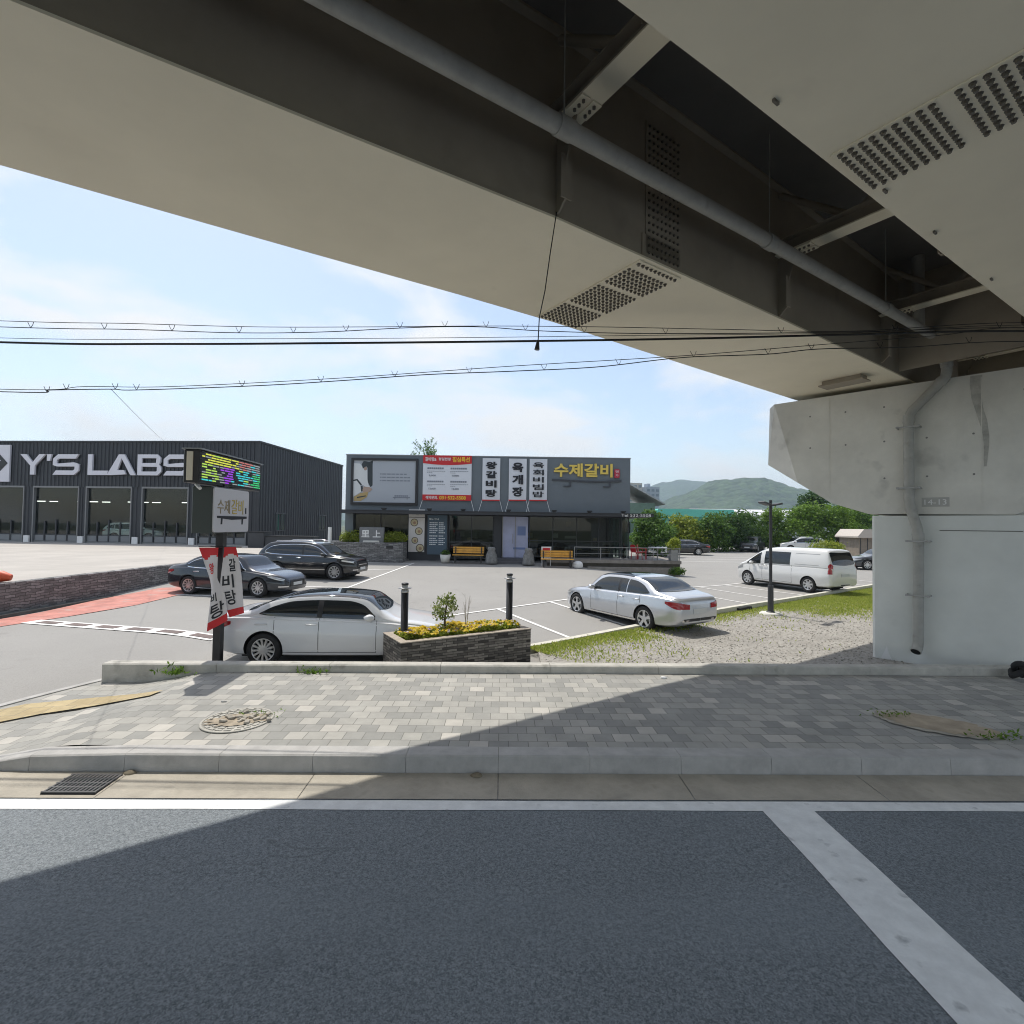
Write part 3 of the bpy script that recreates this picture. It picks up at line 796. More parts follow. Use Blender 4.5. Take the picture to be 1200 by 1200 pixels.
cable([(-7.777, 7.7, 4.717), (-6.487, 7.7, 4.775), (-5.196, 7.7, 4.793), (-2.614, 7.7, 4.96), (-0.031, 7.7, 5.178), (2.556, 7.7, 5.372), (4.63, 7.7, 5.571), (6.446, 7.7, 5.74), (7.744, 7.7, 5.877)], .005, 'upper of the two lower cables rising to the right')
cable([(-7.775, 7.7, 4.679), (-7.002, 7.7, 4.715), (-6.098, 7.7, 4.741), (-5.711, 7.7, 4.734), (-3.904, 7.7, 4.824), (-2.613, 7.7, 4.92), (-1.322, 7.7, 5.03), (-0.03, 7.7, 5.1), (1.264, 7.7, 5.184), (2.556, 7.7, 5.346), (3.852, 7.7, 5.416), (4.63, 7.7, 5.506), (5.925, 7.7, 5.55), (7.741, 7.7, 5.667)], .007, 'lowest cable with hooks, rising to the right below its twin', clips=7)
m = MB(); dpts = [Vector((-6.1, 7.7, 4.742)).lerp(Vector((-28.0, 41.3, 9.1)), t) + Vector((0, 0, -.3 * t * (1 - t))) for t in [i / 16 for i in range(17)]]
m.tube(dpts, .0045, 5)
tag(m.build('drop_cable', M_['rubber']), 'slack service cable dropping from the lowest cable to the warehouse roof', 'cable')
# ------------------------------------------------------------------ restaurant
def at(root):
    """a mesh builder whose points are given in world space and stored relative to the thing"""
    mb = MB()
    mb.M = (Matrix.Translation(root.location) @ Matrix.Rotation(root.rotation_euler[2], 4, 'Z')).inverted()
    return mb
def see_glass(name, tint=(.75, .8, .8), refl=.12, alpha=.8):
    m, t, b = new_mat(name)
    out = t.nodes['Material Output']
    tr = t.nodes.new('ShaderNodeBsdfTransparent'); tr.inputs['Color'].default_value = (*[c * alpha for c in tint], 1)
    gl = t.nodes.new('ShaderNodeBsdfGlossy'); gl.inputs['Roughness'].default_value = .02
    fr = t.nodes.new('ShaderNodeLayerWeight'); fr.inputs['Blend'].default_value = .5
    pw = t.nodes.new('ShaderNodeMath'); pw.operation = 'POWER'; pw.inputs[1].default_value = 4.0
    t.links.new(fr.outputs['Facing'], pw.inputs[0])
    ad = t.nodes.new('ShaderNodeMath'); ad.operation = 'MULTIPLY_ADD'; ad.inputs[1].default_value = .6; ad.inputs[2].default_value = refl
    t.links.new(pw.outputs[0], ad.inputs[0])
    ms = t.nodes.new('ShaderNodeMixShader')
    t.links.new(ad.outputs[0], ms.inputs[0]); t.links.new(tr.outputs[0], ms.inputs[1]); t.links.new(gl.outputs[0], ms.inputs[2])
    t.links.new(ms.outputs[0], out.inputs['Surface'])
    t.nodes.remove(b)
    return m
M_['shopglass'] = see_glass('shop_glass', (.7, .77, .75), .035, .85)
M_['bayglass'] = see_glass('bay_glass', (.85, .9, .88), .035, .95)
M_['interior'] = mat('interior_wall', (.05, .045, .04), .8)
rest = thing('restaurant', 'dark grey flat roofed restaurant with hanging white menu banners and gold lettering', 'restaurant', (-1.5, 31, .5))
m = at(rest)
m.box(-10.1, 31.0, 3.6, 7.15, 31.25, 6.95); m.box(-10.1, 31.25, 3.6, -9.85, 43, 6.95); m.box(6.9, 31.25, 3.6, 7.15, 43, 6.95); m.box(-9.85, 42.75, 3.6, 6.9, 43, 6.95)
m.box(-10.1, 31.02, .2, -9.62, 31.5, 3.6)
m.box(-10.1, 31.5, .2, -9.85, 43, 3.6); m.box(6.9, 36, .2, 7.15, 43, 3.6); m.box(-9.85, 42.75, .2, 6.9, 43, 3.6)
m.build('facade', M_['grey_wall'], rest)
m = at(rest); m.box(-10.13, 30.97, 6.95, 7.18, 43.03, 7.0); m.box(-9.8, 31.3, 6.5, 6.85, 42.7, 6.55); m.build('roof', M_['frame'], rest)
m = at(rest); m.box(-10.1, 30.1, 3.4, 8.35, 31.0, 3.58); m.box(-10.12, 30.06, 3.58, 8.37, 31.0, 3.605); m.box(7.16, 31.0, 3.4, 8.35, 36, 3.58)
cano = m.build('canopy', M_['dark_wall'], rest)
m = at(rest); add_text(m, 'Tel 532-5508', 1.75, .16, (7.3, 30.09, 3.49), depth=.012)
m.build('canopy_lettering', M_['white'], cano)
for x in (-7.6, -4.9, -2.9, -.2, 2.5, 4.6, 6.6):                                # spotlights on the canopy
    m = at(rest); m.box(x - .1, 30.35, 3.605, x + .1, 30.5, 3.66); m.box(x - .14, 30.25, 3.66, x + .14, 30.45, 3.74); m.build('spotlight', M_['black'], rest)
m = at(rest); m.box(-9.85, 31.6, .5, 6.9, 42.7, .62); m.box(-9.8, 36.5, .6, 6.9, 36.6, 3.55); m.box(-9.85, 31.4, 3.45, 6.9, 42.7, 3.55)
for x in (-8, -5.3): m.box(x, 31.9, .6, x + .08, 36.5, 3.4)
m.build('interior', M_['interior'], rest)
m = at(rest)
rg = random.Random(11)
for k in range(26):
    x = rg.uniform(-3.6, 6.4); y = rg.uniform(32.2, 36); w = rg.uniform(.2, .9); z = rg.uniform(.7, 2.9)
    m.box(x, y, z, x + w, y + .1, z + rg.uniform(.1, .35), rg.randrange(3))
for x in (1.6, 3.4, 5.2):
    m.box(x, 32.6, 1.3, x + 1.1, 33.3, 1.36, 2); m.box(x + .5, 32.9, .6, x + .6, 33.0, 1.3, 1)
m.build('fittings', [mat('fit_a', (.28, .27, .25), .6), mat('fit_b', (.05, .05, .055), .5), mat('fit_c', (.30, .2, .1), .6)], rest)
def glazing(x0, x1, z0, z1, y, mull, rail, nm='shop_window'):
    m = at(rest); f = .05
    m.box(x0, y - .04, z0, x0 + f, y + .04, z1); m.box(x1 - f, y - .04, z0, x1, y + .04, z1); m.box(x0 + f, y - .04, z1 - f, x1 - f, y + .04, z1); m.box(x0 + f, y - .04, z0, x1 - f, y + .04, z0 + f)
    for q in mull: m.box(q - .025, y - .035, z0 + f, q + .025, y + .035, z1 - f)
    for q in rail: m.box(x0 + f, y - .033, q - .025, x1 - f, y + .033, q + .025)
    w = m.build(nm, M_['dark_wall'], rest)
    m = at(rest); m.box(x0 + f, y - .008, z0 + f, x1 - f, y + .008, z1 - f); m.build('pane', M_['shopglass'], w)
glazing(-9.62, -6.3, .7, 3.4, 31.3, (-8.0,), ())
glazing(-3.82, -1.1, .75, 3.38, 31.2, (-2.45,), (1.75,))
glazing(1.05, 6.6, .9, 3.38, 31.2, (2.5, 3.95, 5.3), (1.9,))
glazing(6.65, 7.13, .9, 3.38, 31.2, (), ())
m = at(rest); m.box(7.0, 31.25, .9, 7.06, 35.9, 3.38); w = m.build('side_window', M_['shopglass'], rest)
m = at(rest)
for y in (32.2, 33.4, 34.6, 35.8): m.box(6.98, y, .8, 7.1, y + .07, 3.38)
m.build('side_mullions', M_['dark_wall'], rest)
m = at(rest); m.box(-5.2, 31.12, .6, -3.85, 31.45, 3.38); m.box(-6.3, 31.12, .6, -5.2, 31.4, 3.38); m.build('wall_panel', M_['dark_wall'], rest)
m = at(rest); m.box(-1.08, 31.1, .6, -.62, 31.5, 3.38); m.build('wall_panel', M_['dark_wall'], rest)
m = at(rest); m.box(-.58, 31.25, .85, 1.0, 31.3, 3.34)
door = m.build('entrance_door', mat('frosted_film', (.40, .43, .60), .35, var=.12, vscale=1.5), rest)
m = at(rest); m.box(.2, 31.2, .85, .24, 31.245, 3.34); m.box(-.58, 31.2, .85, -.53, 31.245, 3.34); m.box(.05, 31.17, 1.7, .08, 31.2, 2.3); m.build('door_frame', M_['frame'], door)
m = at(rest); m.box(.1, 31.235, 1.35, .85, 31.248, 1.47); m.box(.35, 31.235, 2.2, .85, 31.248, 2.75); m.build('door_sticker', mat('sticker_blue', (.16, .22, .42), .5), door)
m = at(rest); m.box(-6.25, 30.75, -.1, 1.9, 31.6, .62); m.box(-10.1, 31.1, -.1, -6.2, 31.6, .7); m.build('plinth', M_['stone'], rest)
m = at(rest); m.box(-1.15, 29.75, .2, 1.15, 30.75, .70); m.box(-1.15, 30.15, .70, 1.15, 31.2, .84); m.build('entrance_step', mat('step_dark', (.10, .10, .11), .7, var=.2), rest)

# gold sign
m = at(rest); add_text(m, '수제갈비', 3.55, .82, (4.28, 30.93, 6.2), depth=.08, bold=.028); sg = m.build('gold_lettering', M_['gold'], rest)
m = at(rest); m.prism([(6.17, 5.82), (6.2, 5.77), (6.44, 5.77), (6.48, 5.82), (6.48, 6.24), (6.44, 6.29), (6.2, 6.29), (6.17, 6.24)], 30.9, 30.98, axis='y')
sl = m.build('red_seal', mat('seal_red', (.5, .03, .06), .5), rest)
m = at(rest); add_text(m, '명', .17, .16, (6.325, 30.895, 6.14), depth=.012); add_text(m, '가', .17, .16, (6.325, 30.895, 5.92), depth=.012); m.build('seal_mark', M_['white'], sl)
m = at(rest)
tl = [(2.4, 5.66), (3.2, 5.62), (4.0, 5.6), (4.8, 5.56), (5.6, 5.58), (6.6, 5.66)]
m.prism(tl + [(6.6, 5.54), (5.95, 5.5), (5.95, 5.2), (5.5, 5.2), (5.5, 5.25), (5.86, 5.25), (5.86, 5.5), (4.8, 5.46), (3.55, 5.52), (3.55, 5.2), (3.1, 5.2), (3.1, 5.25), (3.47, 5.25), (3.47, 5.53), (2.4, 5.56)][::1], 30.92, 30.98, axis='y')
m.build('sign_shelf', mat('sign_shelf', (.06, .065, .075), .5), rest)

def hang_banner(x0, x1, z0, z1, label, letters, red=.07, dy=0):
    b = thing('menu_banner', label, 'banner', ((x0 + x1) / 2, 30.9, z0), 0, 'hanging menu banners on the restaurant')
    m = at(b)
    def fn(u, v): return (x0 + u * (x1 - x0) + .04 * (v - .5) * 0, 30.93 - .02 * math.sin(u * 5 + v * 3), z0 + red + v * (z1 - z0 - red))
    m.grid(fn, 8, 12)
    m.box(x0, 30.93, z1 - .02, x1, 30.97, z1 + .02)
    o = m.build('cloth', M_['banner'], b)
    m = at(b); m.box(x0, 30.91, z0, x1, 30.945, z0 + red); m.build('red_hem', M_['banner_red'], b)
    m = at(b)
    n = len(letters); H = (z1 - z0 - red - .25) / n
    for i, ch in enumerate(letters):
        add_text(m, ch, (x1 - x0) * .62, H * .78, ((x0 + x1) / 2, 30.898, z1 - .14 - H * (i + .5)), depth=.012, bold=.045 if n < 5 else .022)
    m.build('lettering', M_['ink'], b)
    for x, d in ((x0, -.18), (x1, .18)):
        m = at(b); m.tube([(x, 30.93, z0 + .03), (x + d, 30.6, 3.61)], .014, 5); m.build('cord', M_['white'], b)
    return b
hang_banner(-1.82, -.75, 4.27, 6.84, 'white banner reading 왕갈비탕, directly right of the red and white menu board', '왕갈비탕')
hang_banner(-.22, .85, 4.29, 6.83, 'middle white banner on the restaurant, reading 육개장 in three big characters', '육개장')
hang_banner(1.03, 2.1, 4.30, 6.83, 'white banner reading 육회비빔밥, beside the gold lettering', '육회비빔밥')

mbd = thing('lunch_menu_banner', 'large white lunch menu banner with red top and bottom bands on restaurant front', 'banner', (-3.95, 30.9, 4.25))
m = at(mbd); m.box(-5.42, 30.9, 4.6, -2.48, 30.95, 6.55); m.build('cloth', M_['banner'], mbd)
m = at(mbd)
top = [(-5.42, 6.98), (-2.48, 6.98), (-2.48, 6.5)] + [(-2.48 - 2.94 * t, 6.5 - .1 * math.sin(math.pi * t)) for t in [i / 10 for i in range(1, 10)]] + [(-5.42, 6.5)]
m.prism(top, 30.88, 30.94, axis='y'); rb = m.build('red_band', M_['banner_red'], mbd)
m = at(mbd); m.box(-5.42, 30.88, 4.25, -2.48, 30.94, 4.6); m.build('red_band', M_['banner_red'], mbd)
m = at(mbd); add_text(m, '갈비탕&', .68, .24, (-4.95, 30.87, 6.74), depth=.01, bold=.02); add_text(m, '평일한정', .72, .18, (-4.12, 30.87, 6.76), depth=.01, bold=.02); add_text(m, '예약문의.', .72, .2, (-4.86, 30.87, 4.42), depth=.01, bold=.02); m.build('white_lettering', M_['white'], rb)
m = at(mbd); add_text(m, '점심특선', 1.05, .32, (-3.12, 30.87, 6.74), depth=.01, bold=.03); add_text(m, '031·532-5508', 1.6, .22, (-3.6, 30.87, 4.42), depth=.01, bold=.03); m.build('yellow_lettering', M_['yellow_ink'], rb)
m = at(mbd)
for cx in (-4.65, -3.25):
    for zz, pr in ((6.2, '9,000'), (5.4, '12,000')):
        s = 0
        for k in range(8): m.box(cx - .5 + k * .125, 30.885, zz - .055, cx - .5 + k * .125 + .1, 30.898, zz + .045)
        for k in range(10): m.box(cx - .52 + k * .112, 30.885, zz - .19, cx - .52 + k * .112 + .085, 30.898, zz - .165)
        for k in range(3): m.box(cx - .52 + k * .112, 30.885, zz - .29, cx - .52 + k * .112 + .085, 30.898, zz - .265)
        add_text(m, pr, .42, .12, (cx - .2, 30.89, zz - .45), depth=.01, bold=.02)
m.build('menu_lines', M_['inkgrey'], mbd)
for x, d in ((-5.42, -.15), (-2.48, .2)):
    m = at(mbd); m.tube([(x, 30.93, 4.28), (x + d, 30.6, 3.61)], .014, 5); m.build('cord', M_['white'], mbd)

# framed poster with a cook
pst = thing('framed_poster', 'framed grey poster of a cook in white carving meat on restaurant facade', 'poster', (-7.75, 30.95, 4.05))
m = at(pst); x0, x1, z0, z1 = -9.62, -5.86, 4.08, 6.62
m.box(x0 - .14, 30.86, z0 - .14, x0, 31.0, z1 + .14); m.box(x1, 30.86, z0 - .14, x1 + .14, 31.0, z1 + .14); m.box(x0, 30.86, z1, x1, 31.0, z1 + .14); m.box(x0, 30.86, z0 - .14, x1, 31.0, z0); m.build('frame', M_['black'], pst)
m = at(pst); m.box(x0, 30.93, z0, x1, 30.98, z1); m.build('poster_sheet', mat('poster_grey', (.40, .43, .47), .55), pst)
def pp_(u, v): return (x0 + u / 940 * (x1 - x0), z1 - v / 640 * (z1 - z0))
mats_p = [mat('poster_dark', (.035, .045, .05), .6), mat('poster_white', (.66, .68, .68), .6), mat('poster_skin', (.42, .31, .25), .6), mat('poster_food', (.45, .33, .14), .6)]
def flat(poly, mi, y): m.prism([pp_(u, v) for u, v in poly], y, y + .004, mi=mi, axis='y')
m = at(pst)
flat([(210, 30), (290, 0), (285, 60), (290, 380), (260, 410), (215, 330), (210, 130)], 0, 30.925)
flat([(0, 45), (95, 50), (140, 110), (205, 150), (208, 280), (230, 380), (270, 420), (240, 450), (150, 380), (110, 370), (120, 480), (0, 560)], 1, 30.92)
flat([(120, 60), (150, 10), (225, 20), (240, 90), (215, 120), (190, 90), (160, 110), (140, 130)], 0, 30.912)
flat([(150, 112), (188, 95), (205, 130), (185, 155), (160, 150)], 2, 30.915)
flat([(110, 390), (140, 390), (150, 460), (120, 480)], 0, 30.914)
flat([(160, 400), (250, 410), (290, 440), (250, 480), (150, 490), (140, 450)], 2, 30.912)
flat([(10, 560), (110, 500), (230, 480), (210, 560), (120, 620), (10, 620)], 3, 30.914)
flat([(60, 560), (190, 535), (195, 550), (60, 580)], 0, 30.908)
flat([(0, 300), (60, 285), (130, 370), (110, 385), (50, 310), (0, 320)], 0, 30.912)
m.build('cook_picture', mats_p, pst)
m = at(pst)
for r, (zz, wd) in enumerate(((205, 360), (255, 420), (305, 450))):
    u = 400
    k = 0
    while u < 400 + wd:
        L = 22 + (k * 37) % 40
        a, b = pp_(u, zz); c2, _ = pp_(u + L, zz); m.box(a, 30.922, b - .035, c2, 30.93, b + .035); u += L + 12; k += 1
a, b = pp_(600, 560); c2, _ = pp_(860, 560); m.box(a, 30.922, b - .03, c2, 30.93, b + .03); m.box(a + .1, 30.922, b - .12, a + .15, 30.93, b); m.box(c2 - .2, 30.922, b - .12, c2 - .15, 30.93, b)
for k in range(7): m.box(a + .1 + k * .12, 30.922, b + .05, a + .19 + k * .12, 30.93, b + .14)
m.build('poster_lettering', M_['inkgrey'], pst)

# side banner with dishes, menu board
sbn = thing('dish_banner', 'tall white banner showing bowls of food beside the dark menu board', 'banner', (-5.75, 30.95, 1.1))
m = at(sbn); m.box(-6.24, 30.99, 1.12, -5.28, 31.05, 3.2); m.box(-6.24, 30.99, 3.24, -5.28, 31.05, 3.7); m.build('sheet', mat('banner_cream', (.62, .60, .58), .7), sbn)
m = at(sbn); add_text(m, '수제갈비', .6, .22, (-5.76, 30.98, 3.45), depth=.01); m.build('lettering', M_['inkgrey'], sbn)
dish_m = [mat('bowl_dark', (.06, .05, .04), .6), mat('bowl_soup', (.52, .45, .28), .6), mat('bowl_meat', (.34, .22, .14), .6)]
for cx, cz, r in ((-5.9, 2.9, .23), (-5.62, 2.38, .23), (-5.85, 1.82, .2), (-5.53, 1.36, .25)):
    m = at(sbn); m.lathe([(0, 30.985), (r, 30.985), (r, 30.975), (r * .86, 30.97)], 20, (cx, 0, cz), 0, axis='y')
    m.lathe([(r * .84, 30.979), (r * .5, 30.972), (0, 30.97)], 20, (cx, 0, cz), 1, axis='y'); m.lathe([(r * .4, 30.968), (r * .2, 30.962), (0, 30.962)], 9, (cx + .02, 0, cz - .02), 2, axis='y')
    m.build('dish_picture', dish_m, sbn)
mnb = thing('menu_board', 'dark blue grey menu board with rows of white lettering by restaurant window', 'menu board', (-4.5, 31.0, .95))
m = at(mnb); m.box(-5.1, 31.04, .98, -3.93, 31.1, 3.36); m.build('panel', mat('menu_blue', (.06, .10, .14), .5), mnb)
m = at(mnb)
add_text(m, '메뉴 안내', .6, .12, (-4.72, 31.03, 3.12), depth=.01, bold=.03)
rows = [2.9, 2.78, 2.66, 2.54, 2.42, 2.30, 2.1, 1.95, 1.83, 1.71, 1.59]
rg = random.Random(4)
for z in rows:
    for xs, n in ((-4.98, 5), (-4.42, 4)):
        for k in range(n - rg.randrange(2)): m.box(xs + k * .1, 31.025, z - .03, xs + k * .1 + .08, 31.04, z + .03)
m.build('lettering', mat('menu_white', (.62, .66, .68), .6), mnb)

# stone planter with the carved sign in front of the left bay
stp = thing('stone_planter', 'low rubble stone planter wall before the restaurant, below the carved slab', 'planter', (-8.3, 30.2, .6))
m = at(stp); m.box(-10.3, 29.75, .2, -6.3, 30.05, 1.7); m.box(-6.6, 30.05, .2, -6.3, 30.9, 1.72); m.box(-10.3, 30.05, .2, -10.0, 30.9, 1.72); m.box(-7.5, 29.7, .2, -6.5, 29.75, 1.55); m.build('wall', M_['stone'], stp)
m = at(stp); m.box(-10.0, 30.05, .3, -6.6, 30.9, 1.6); m.build('soil', M_['earth'], stp)
m = at(stp); m.box(-7.25, 29.68, 1.35, -6.85, 29.7, 1.52); m.build('plaque', M_['black'], stp)
sls = thing('carved_slab', 'grey stone slab carved with two white characters between the round shrubs', 'stone sign', (-8.2, 30.1, 1.6))
m = at(sls); m.bbox(-8.95, 30.07, 1.55, -7.5, 30.3, 2.58, .03); slb = m.build('slab', mat('slab_stone', (.17, .175, .18), .7, var=.15, vscale=4), sls)
m = at(sls); m.bbox(-8.7, 29.95, 1.45, -7.75, 30.06, 1.8, .03); m.build('base_stone', M_['concrete'], sls)
m = at(sls); add_text(m, '里', .46, .42, (-8.58, 30.06, 2.2), depth=.015, bold=.02); add_text(m, '上', .46, .42, (-7.92, 30.06, 2.2), depth=.015, bold=.02); m.build('carved_characters', M_['white'], slb)

# deck in front of the right half, with rail, chairs and table
dk = thing('terrace_deck', 'weathered timber terrace deck with slim rail along right half of restaurant', 'deck', (5.8, 30, .5))
m = at(dk)
for k in range(9): m.box(2.0, 29.25 + k * .2, .86, 9.7, 29.43 + k * .2, .9)
for k in range(14): m.box(7.2, 31.1 + k * .2, .86, 9.7, 31.28 + k * .2, .9)
m.box(2.0, 29.24, .72, 9.7, 29.27, .86); m.build('boards', M_['deck'], dk)
m = at(dk); m.box(2.05, 29.32, -.1, 9.65, 29.36, .72); m.build('skirt', mat('deck_skirt', (.085, .075, .06), .9, var=.3), dk)
m = at(dk); m.box(4.3, 28.85, .1, 9.2, 29.24, .52); m.build('step', M_['deck'], dk)
for x in (3.6, 5.1, 6.6, 8.1, 9.6):
    m = at(dk); m.box(x - .02, 29.3, .9, x + .02, 29.34, 1.62); m.build('rail_post', M_['frame'], dk)
m = at(dk); m.box(3.58, 29.295, 1.6, 9.64, 29.345, 1.64); m.box(3.58, 29.305, 1.25, 9.64, 29.335, 1.27); m.build('handrail', M_['frame'], dk)

def make_bench(loc, label):
    b = thing('bench', label, 'bench', loc, 0, 'yellow benches before the restaurant')
    m = MB()
    for k in range(4): m.box(-.9, -.42 + k * .115, .44, .9, -.32 + k * .115, .475)
    m.build('seat', M_['wood'], b)
    m = MB()
    for k in range(3): m.M = Matrix.Translation((0, .1 + k * .03, .55 + k * .13)) @ Matrix.Rotation(-.2, 4, 'X'); m.box(-.9, 0, 0, .9, .03, .11)
    m.build('backrest', M_['wood'], b)
    for x in (-.75, .75):
        m = MB(); m.box(x - .03, -.4, 0, x + .03, -.34, .44); m.box(x - .03, .06, 0, x + .03, .12, .9); m.box(x - .03, -.34, .38, x + .03, .06, .43); m.build('leg', M_['black'], b)
    return b
make_bench((-2.5, 29.85, .60), 'yellow slatted bench left of the entrance, below the window')
make_bench((2.55, 28.75, .50), 'yellow slatted bench right of the entrance, with red sign board behind')
def pot(loc, label, h=.95):
    m = MB(); m.lathe([(0, 0), (.34, 0), (.36, .1), (.30, h * .55), (.2, h * .8), (.24, h * .86), (.18, h), (0, h)], 14)
    o = m.build('stone_lantern', mat('rough_granite', (.21, .21, .205), .9, var=.35, vscale=7, bump=.8, bscale=30) if not bpy.data.materials.get('rough_granite') else bpy.data.materials['rough_granite'], loc=loc)
    return tag(o, label, 'stone post', 'rough stone posts flanking the entrance')
pot((-1.15, 29.6, .59), 'rough tapered stone post left of the blue entrance door')
pot((.98, 29.3, .56), 'rough tapered stone post right of the blue entrance door')
fpt = thing('flower_pot', 'grey flower pot with small leafy plant left of first yellow bench', 'plant pot', (-3.85, 29.9, .6))
m = MB(); m.lathe([(0, 0), (.24, 0), (.32, .45), (.28, .45), (.26, .38), (0, .36)], 16); m.build('pot', M_['concrete'], fpt)
brd = thing('sign_board', 'small white framed sign board with red square behind yellow bench', 'sign board', (1.95, 29.15, .5))
m = at(brd); m.box(1.7, 29.12, .95, 2.26, 29.16, 1.62); m.box(1.72, 29.14, .3, 1.76, 29.2, .95); m.box(2.2, 29.14, .3, 2.24, 29.2, .95); m.build('frame', M_['white'], brd)
m = at(brd); m.box(1.77, 29.105, 1.06, 2.19, 29.118, 1.55); rd = m.build('red_face', M_['banner_red'], brd)
m = at(brd); add_text(m, '영업중', .3, .16, (1.98, 29.1, 1.31), depth=.008, bold=.02); m.build('lettering', M_['white'], rd)
def stone(name, loc, s, label, cat, material, seed=1):
    bm = bmesh.new(); bmesh.ops.create_icosphere(bm, subdivisions=3, radius=1)
    rg = random.Random(seed); ph = [rg.uniform(0, 6) for _ in range(6)]
    for v in bm.verts:
        d = 1 + .09 * math.sin(v.co.x * 3 + ph[0]) + .08 * math.sin(v.co.y * 4 + ph[1]) + .07 * math.sin(v.co.z * 3.5 + ph[2])
        v.co = Vector((v.co.x * s[0], v.co.y * s[1], max(-.6, v.co.z) * s[2])) * d
    me = bpy.data.meshes.new(name); bm.to_mesh(me); bm.free()
    for p in me.polygons: p.use_smooth = True
    me.materials.append(material)
    o = bpy.data.objects.new(name, me); COL.objects.link(o); o.location = loc
    return tag(o, label, cat)
stone('boulder', (3.72, 28.8, .62), (.36, .25, .22), 'pale rounded boulder on the ground right of the second bench', 'boulder', M_['white'])
def make_chair(loc, rz, label):
    c = thing('garden_chair', label, 'chair', loc, rz, 'red plastic chairs on the terrace')
    rm_ = bpy.data.materials.get('red_plastic') or mat('red_plastic', (.45, .02, .03), .4)
    m = MB(); m.bbox(-.24, -.24, .42, .24, .24, .46, .03); m.build('seat', rm_, c)
    m = MB(); m.M = Matrix.Translation((0, .22, .46)) @ Matrix.Rotation(-.15, 4, 'X'); m.prism([(-.24, 0), (.24, 0), (.22, .36), (.12, .42), (-.12, .42), (-.22, .36)], 0, .03, axis='y'); m.build('backrest', rm_, c)
    for x in (-.2, .2):
        for y in (-.2, .2):
            m = MB(); m.cyl((x * 1.15, y * 1.15, 0), (x, y, .42), .018, .024, n=8); m.build('leg', rm_, c)
    for x in (-.25, .25):
        m = MB(); m.tube([(x, .2, .68), (x, -.2, .66), (x, -.22, .44)], .018, 6); m.build('armrest', rm_, c)
    return c
make_chair((7.35, 30.1, .9), 2.0, 'red plastic chair on the terrace, closest to the glass corner')
make_chair((7.75, 30.4, .9), 1.2, 'red plastic chair on the terrace, nearer the white table')
tb = thing('terrace_table', 'white round table with things on it standing on the terrace deck', 'table', (8.6, 30.2, .9))
m = MB(); m.lathe([(0, .70), (.55, .70), (.55, .735), (0, .735)], 20); m.build('tabletop', M_['white'], tb)
m = MB(); m.cyl((0, 0, 0), (0, 0, .7), .04); m.cyl((0, 0, 0), (0, 0, .03), .28); m.build('leg', M_['frame'], tb)
tw = thing('terrace_planter', 'grey square planter at the end of terrace with yellow green shrub', 'planter', (9.35, 29.6, .4))
m = MB(); m.prism([(-.22, -.22), (.22, -.22), (.22, .22), (-.22, .22)], .45, 1.15); m.build('box', M_['frame'], tw)

# ------------------------------------------------------------------ warehouse
WA = R(-4.6)
wh = thing('warehouse', 'black corrugated warehouse with big white letters and tall glass bays', 'warehouse', (-20.35, 41.0, .9), WA)
def corr(m, x0, x1, z0, z1, y=0.0, pitch=.34, d=.055, mi=0, flip=1):
    n = max(1, int(round((x1 - x0) / pitch))); p = (x1 - x0) / n
    pts = []
    for i in range(n):
        a = x0 + i * p
        pts += [(a, y), (a + p * .5, y), (a + p * .6, y - d), (a + p * .9, y - d)]
    pts.append((x1, y))
    v = [(a, b, z0) for a, b in pts] + [(a, b, z1) for a, b in pts]
    k = len(pts)
    m.add(v, [(i, i + 1, k + i + 1, k + i) for i in range(k - 1)], mi)
bays = [(-30.3, -25.9), (-25.1, -20.3), (-19.5, -15.4), (-14.8, -10.75), (-9.9, -5.85), (-5.1, -.9)]
HT = 8.28
m = MB()
corr(m, -30.5, -.05, 4.62, HT)
prev = -30.5
for a, b in bays + [(-.05, 0)]:
    if a - prev > .1: corr(m, prev, a, 0, 4.62)
    prev = b
m.build('corrugated_front', M_['corrugated'], wh)
m = MB(); MBs = m
m.M = Matrix.Rotation(R(90), 4, 'Z')
corr(m, 0, 16.2, 0, HT, y=0, pitch=.42, d=.06)
m.build('corrugated_side', M_['corrugated'], wh)
m = MB(); m.box(-.06, -.09, 0, .07, .06, HT); m.box(-30.5, -.12, HT, .1, .05, HT + .14); m.box(.0, .05, HT, .12, 16.2, HT + .14); m.build('corner_flashing', M_['dark_wall'], wh)
m = MB(); m.add([(-30.5, 0, HT), (0, 0, HT), (0, 16.2, HT), (-30.5, 16.2, HT)], [(0, 1, 2, 3)]); m.box(-30.5, 16.1, 0, 0, 16.2, HT); m.box(-30.6, 0, 0, -30.5, 16.2, HT); m.build('roof', M_['dark_wall'], wh)
m = MB(); m.box(-30.4, .3, .02, -.15, 16, .05); m.box(-30.4, 9, .05, -.15, 9.1, 7.5); m.build('hall_interior', mat('hall_grey', (.028, .029, .029), .7), wh)
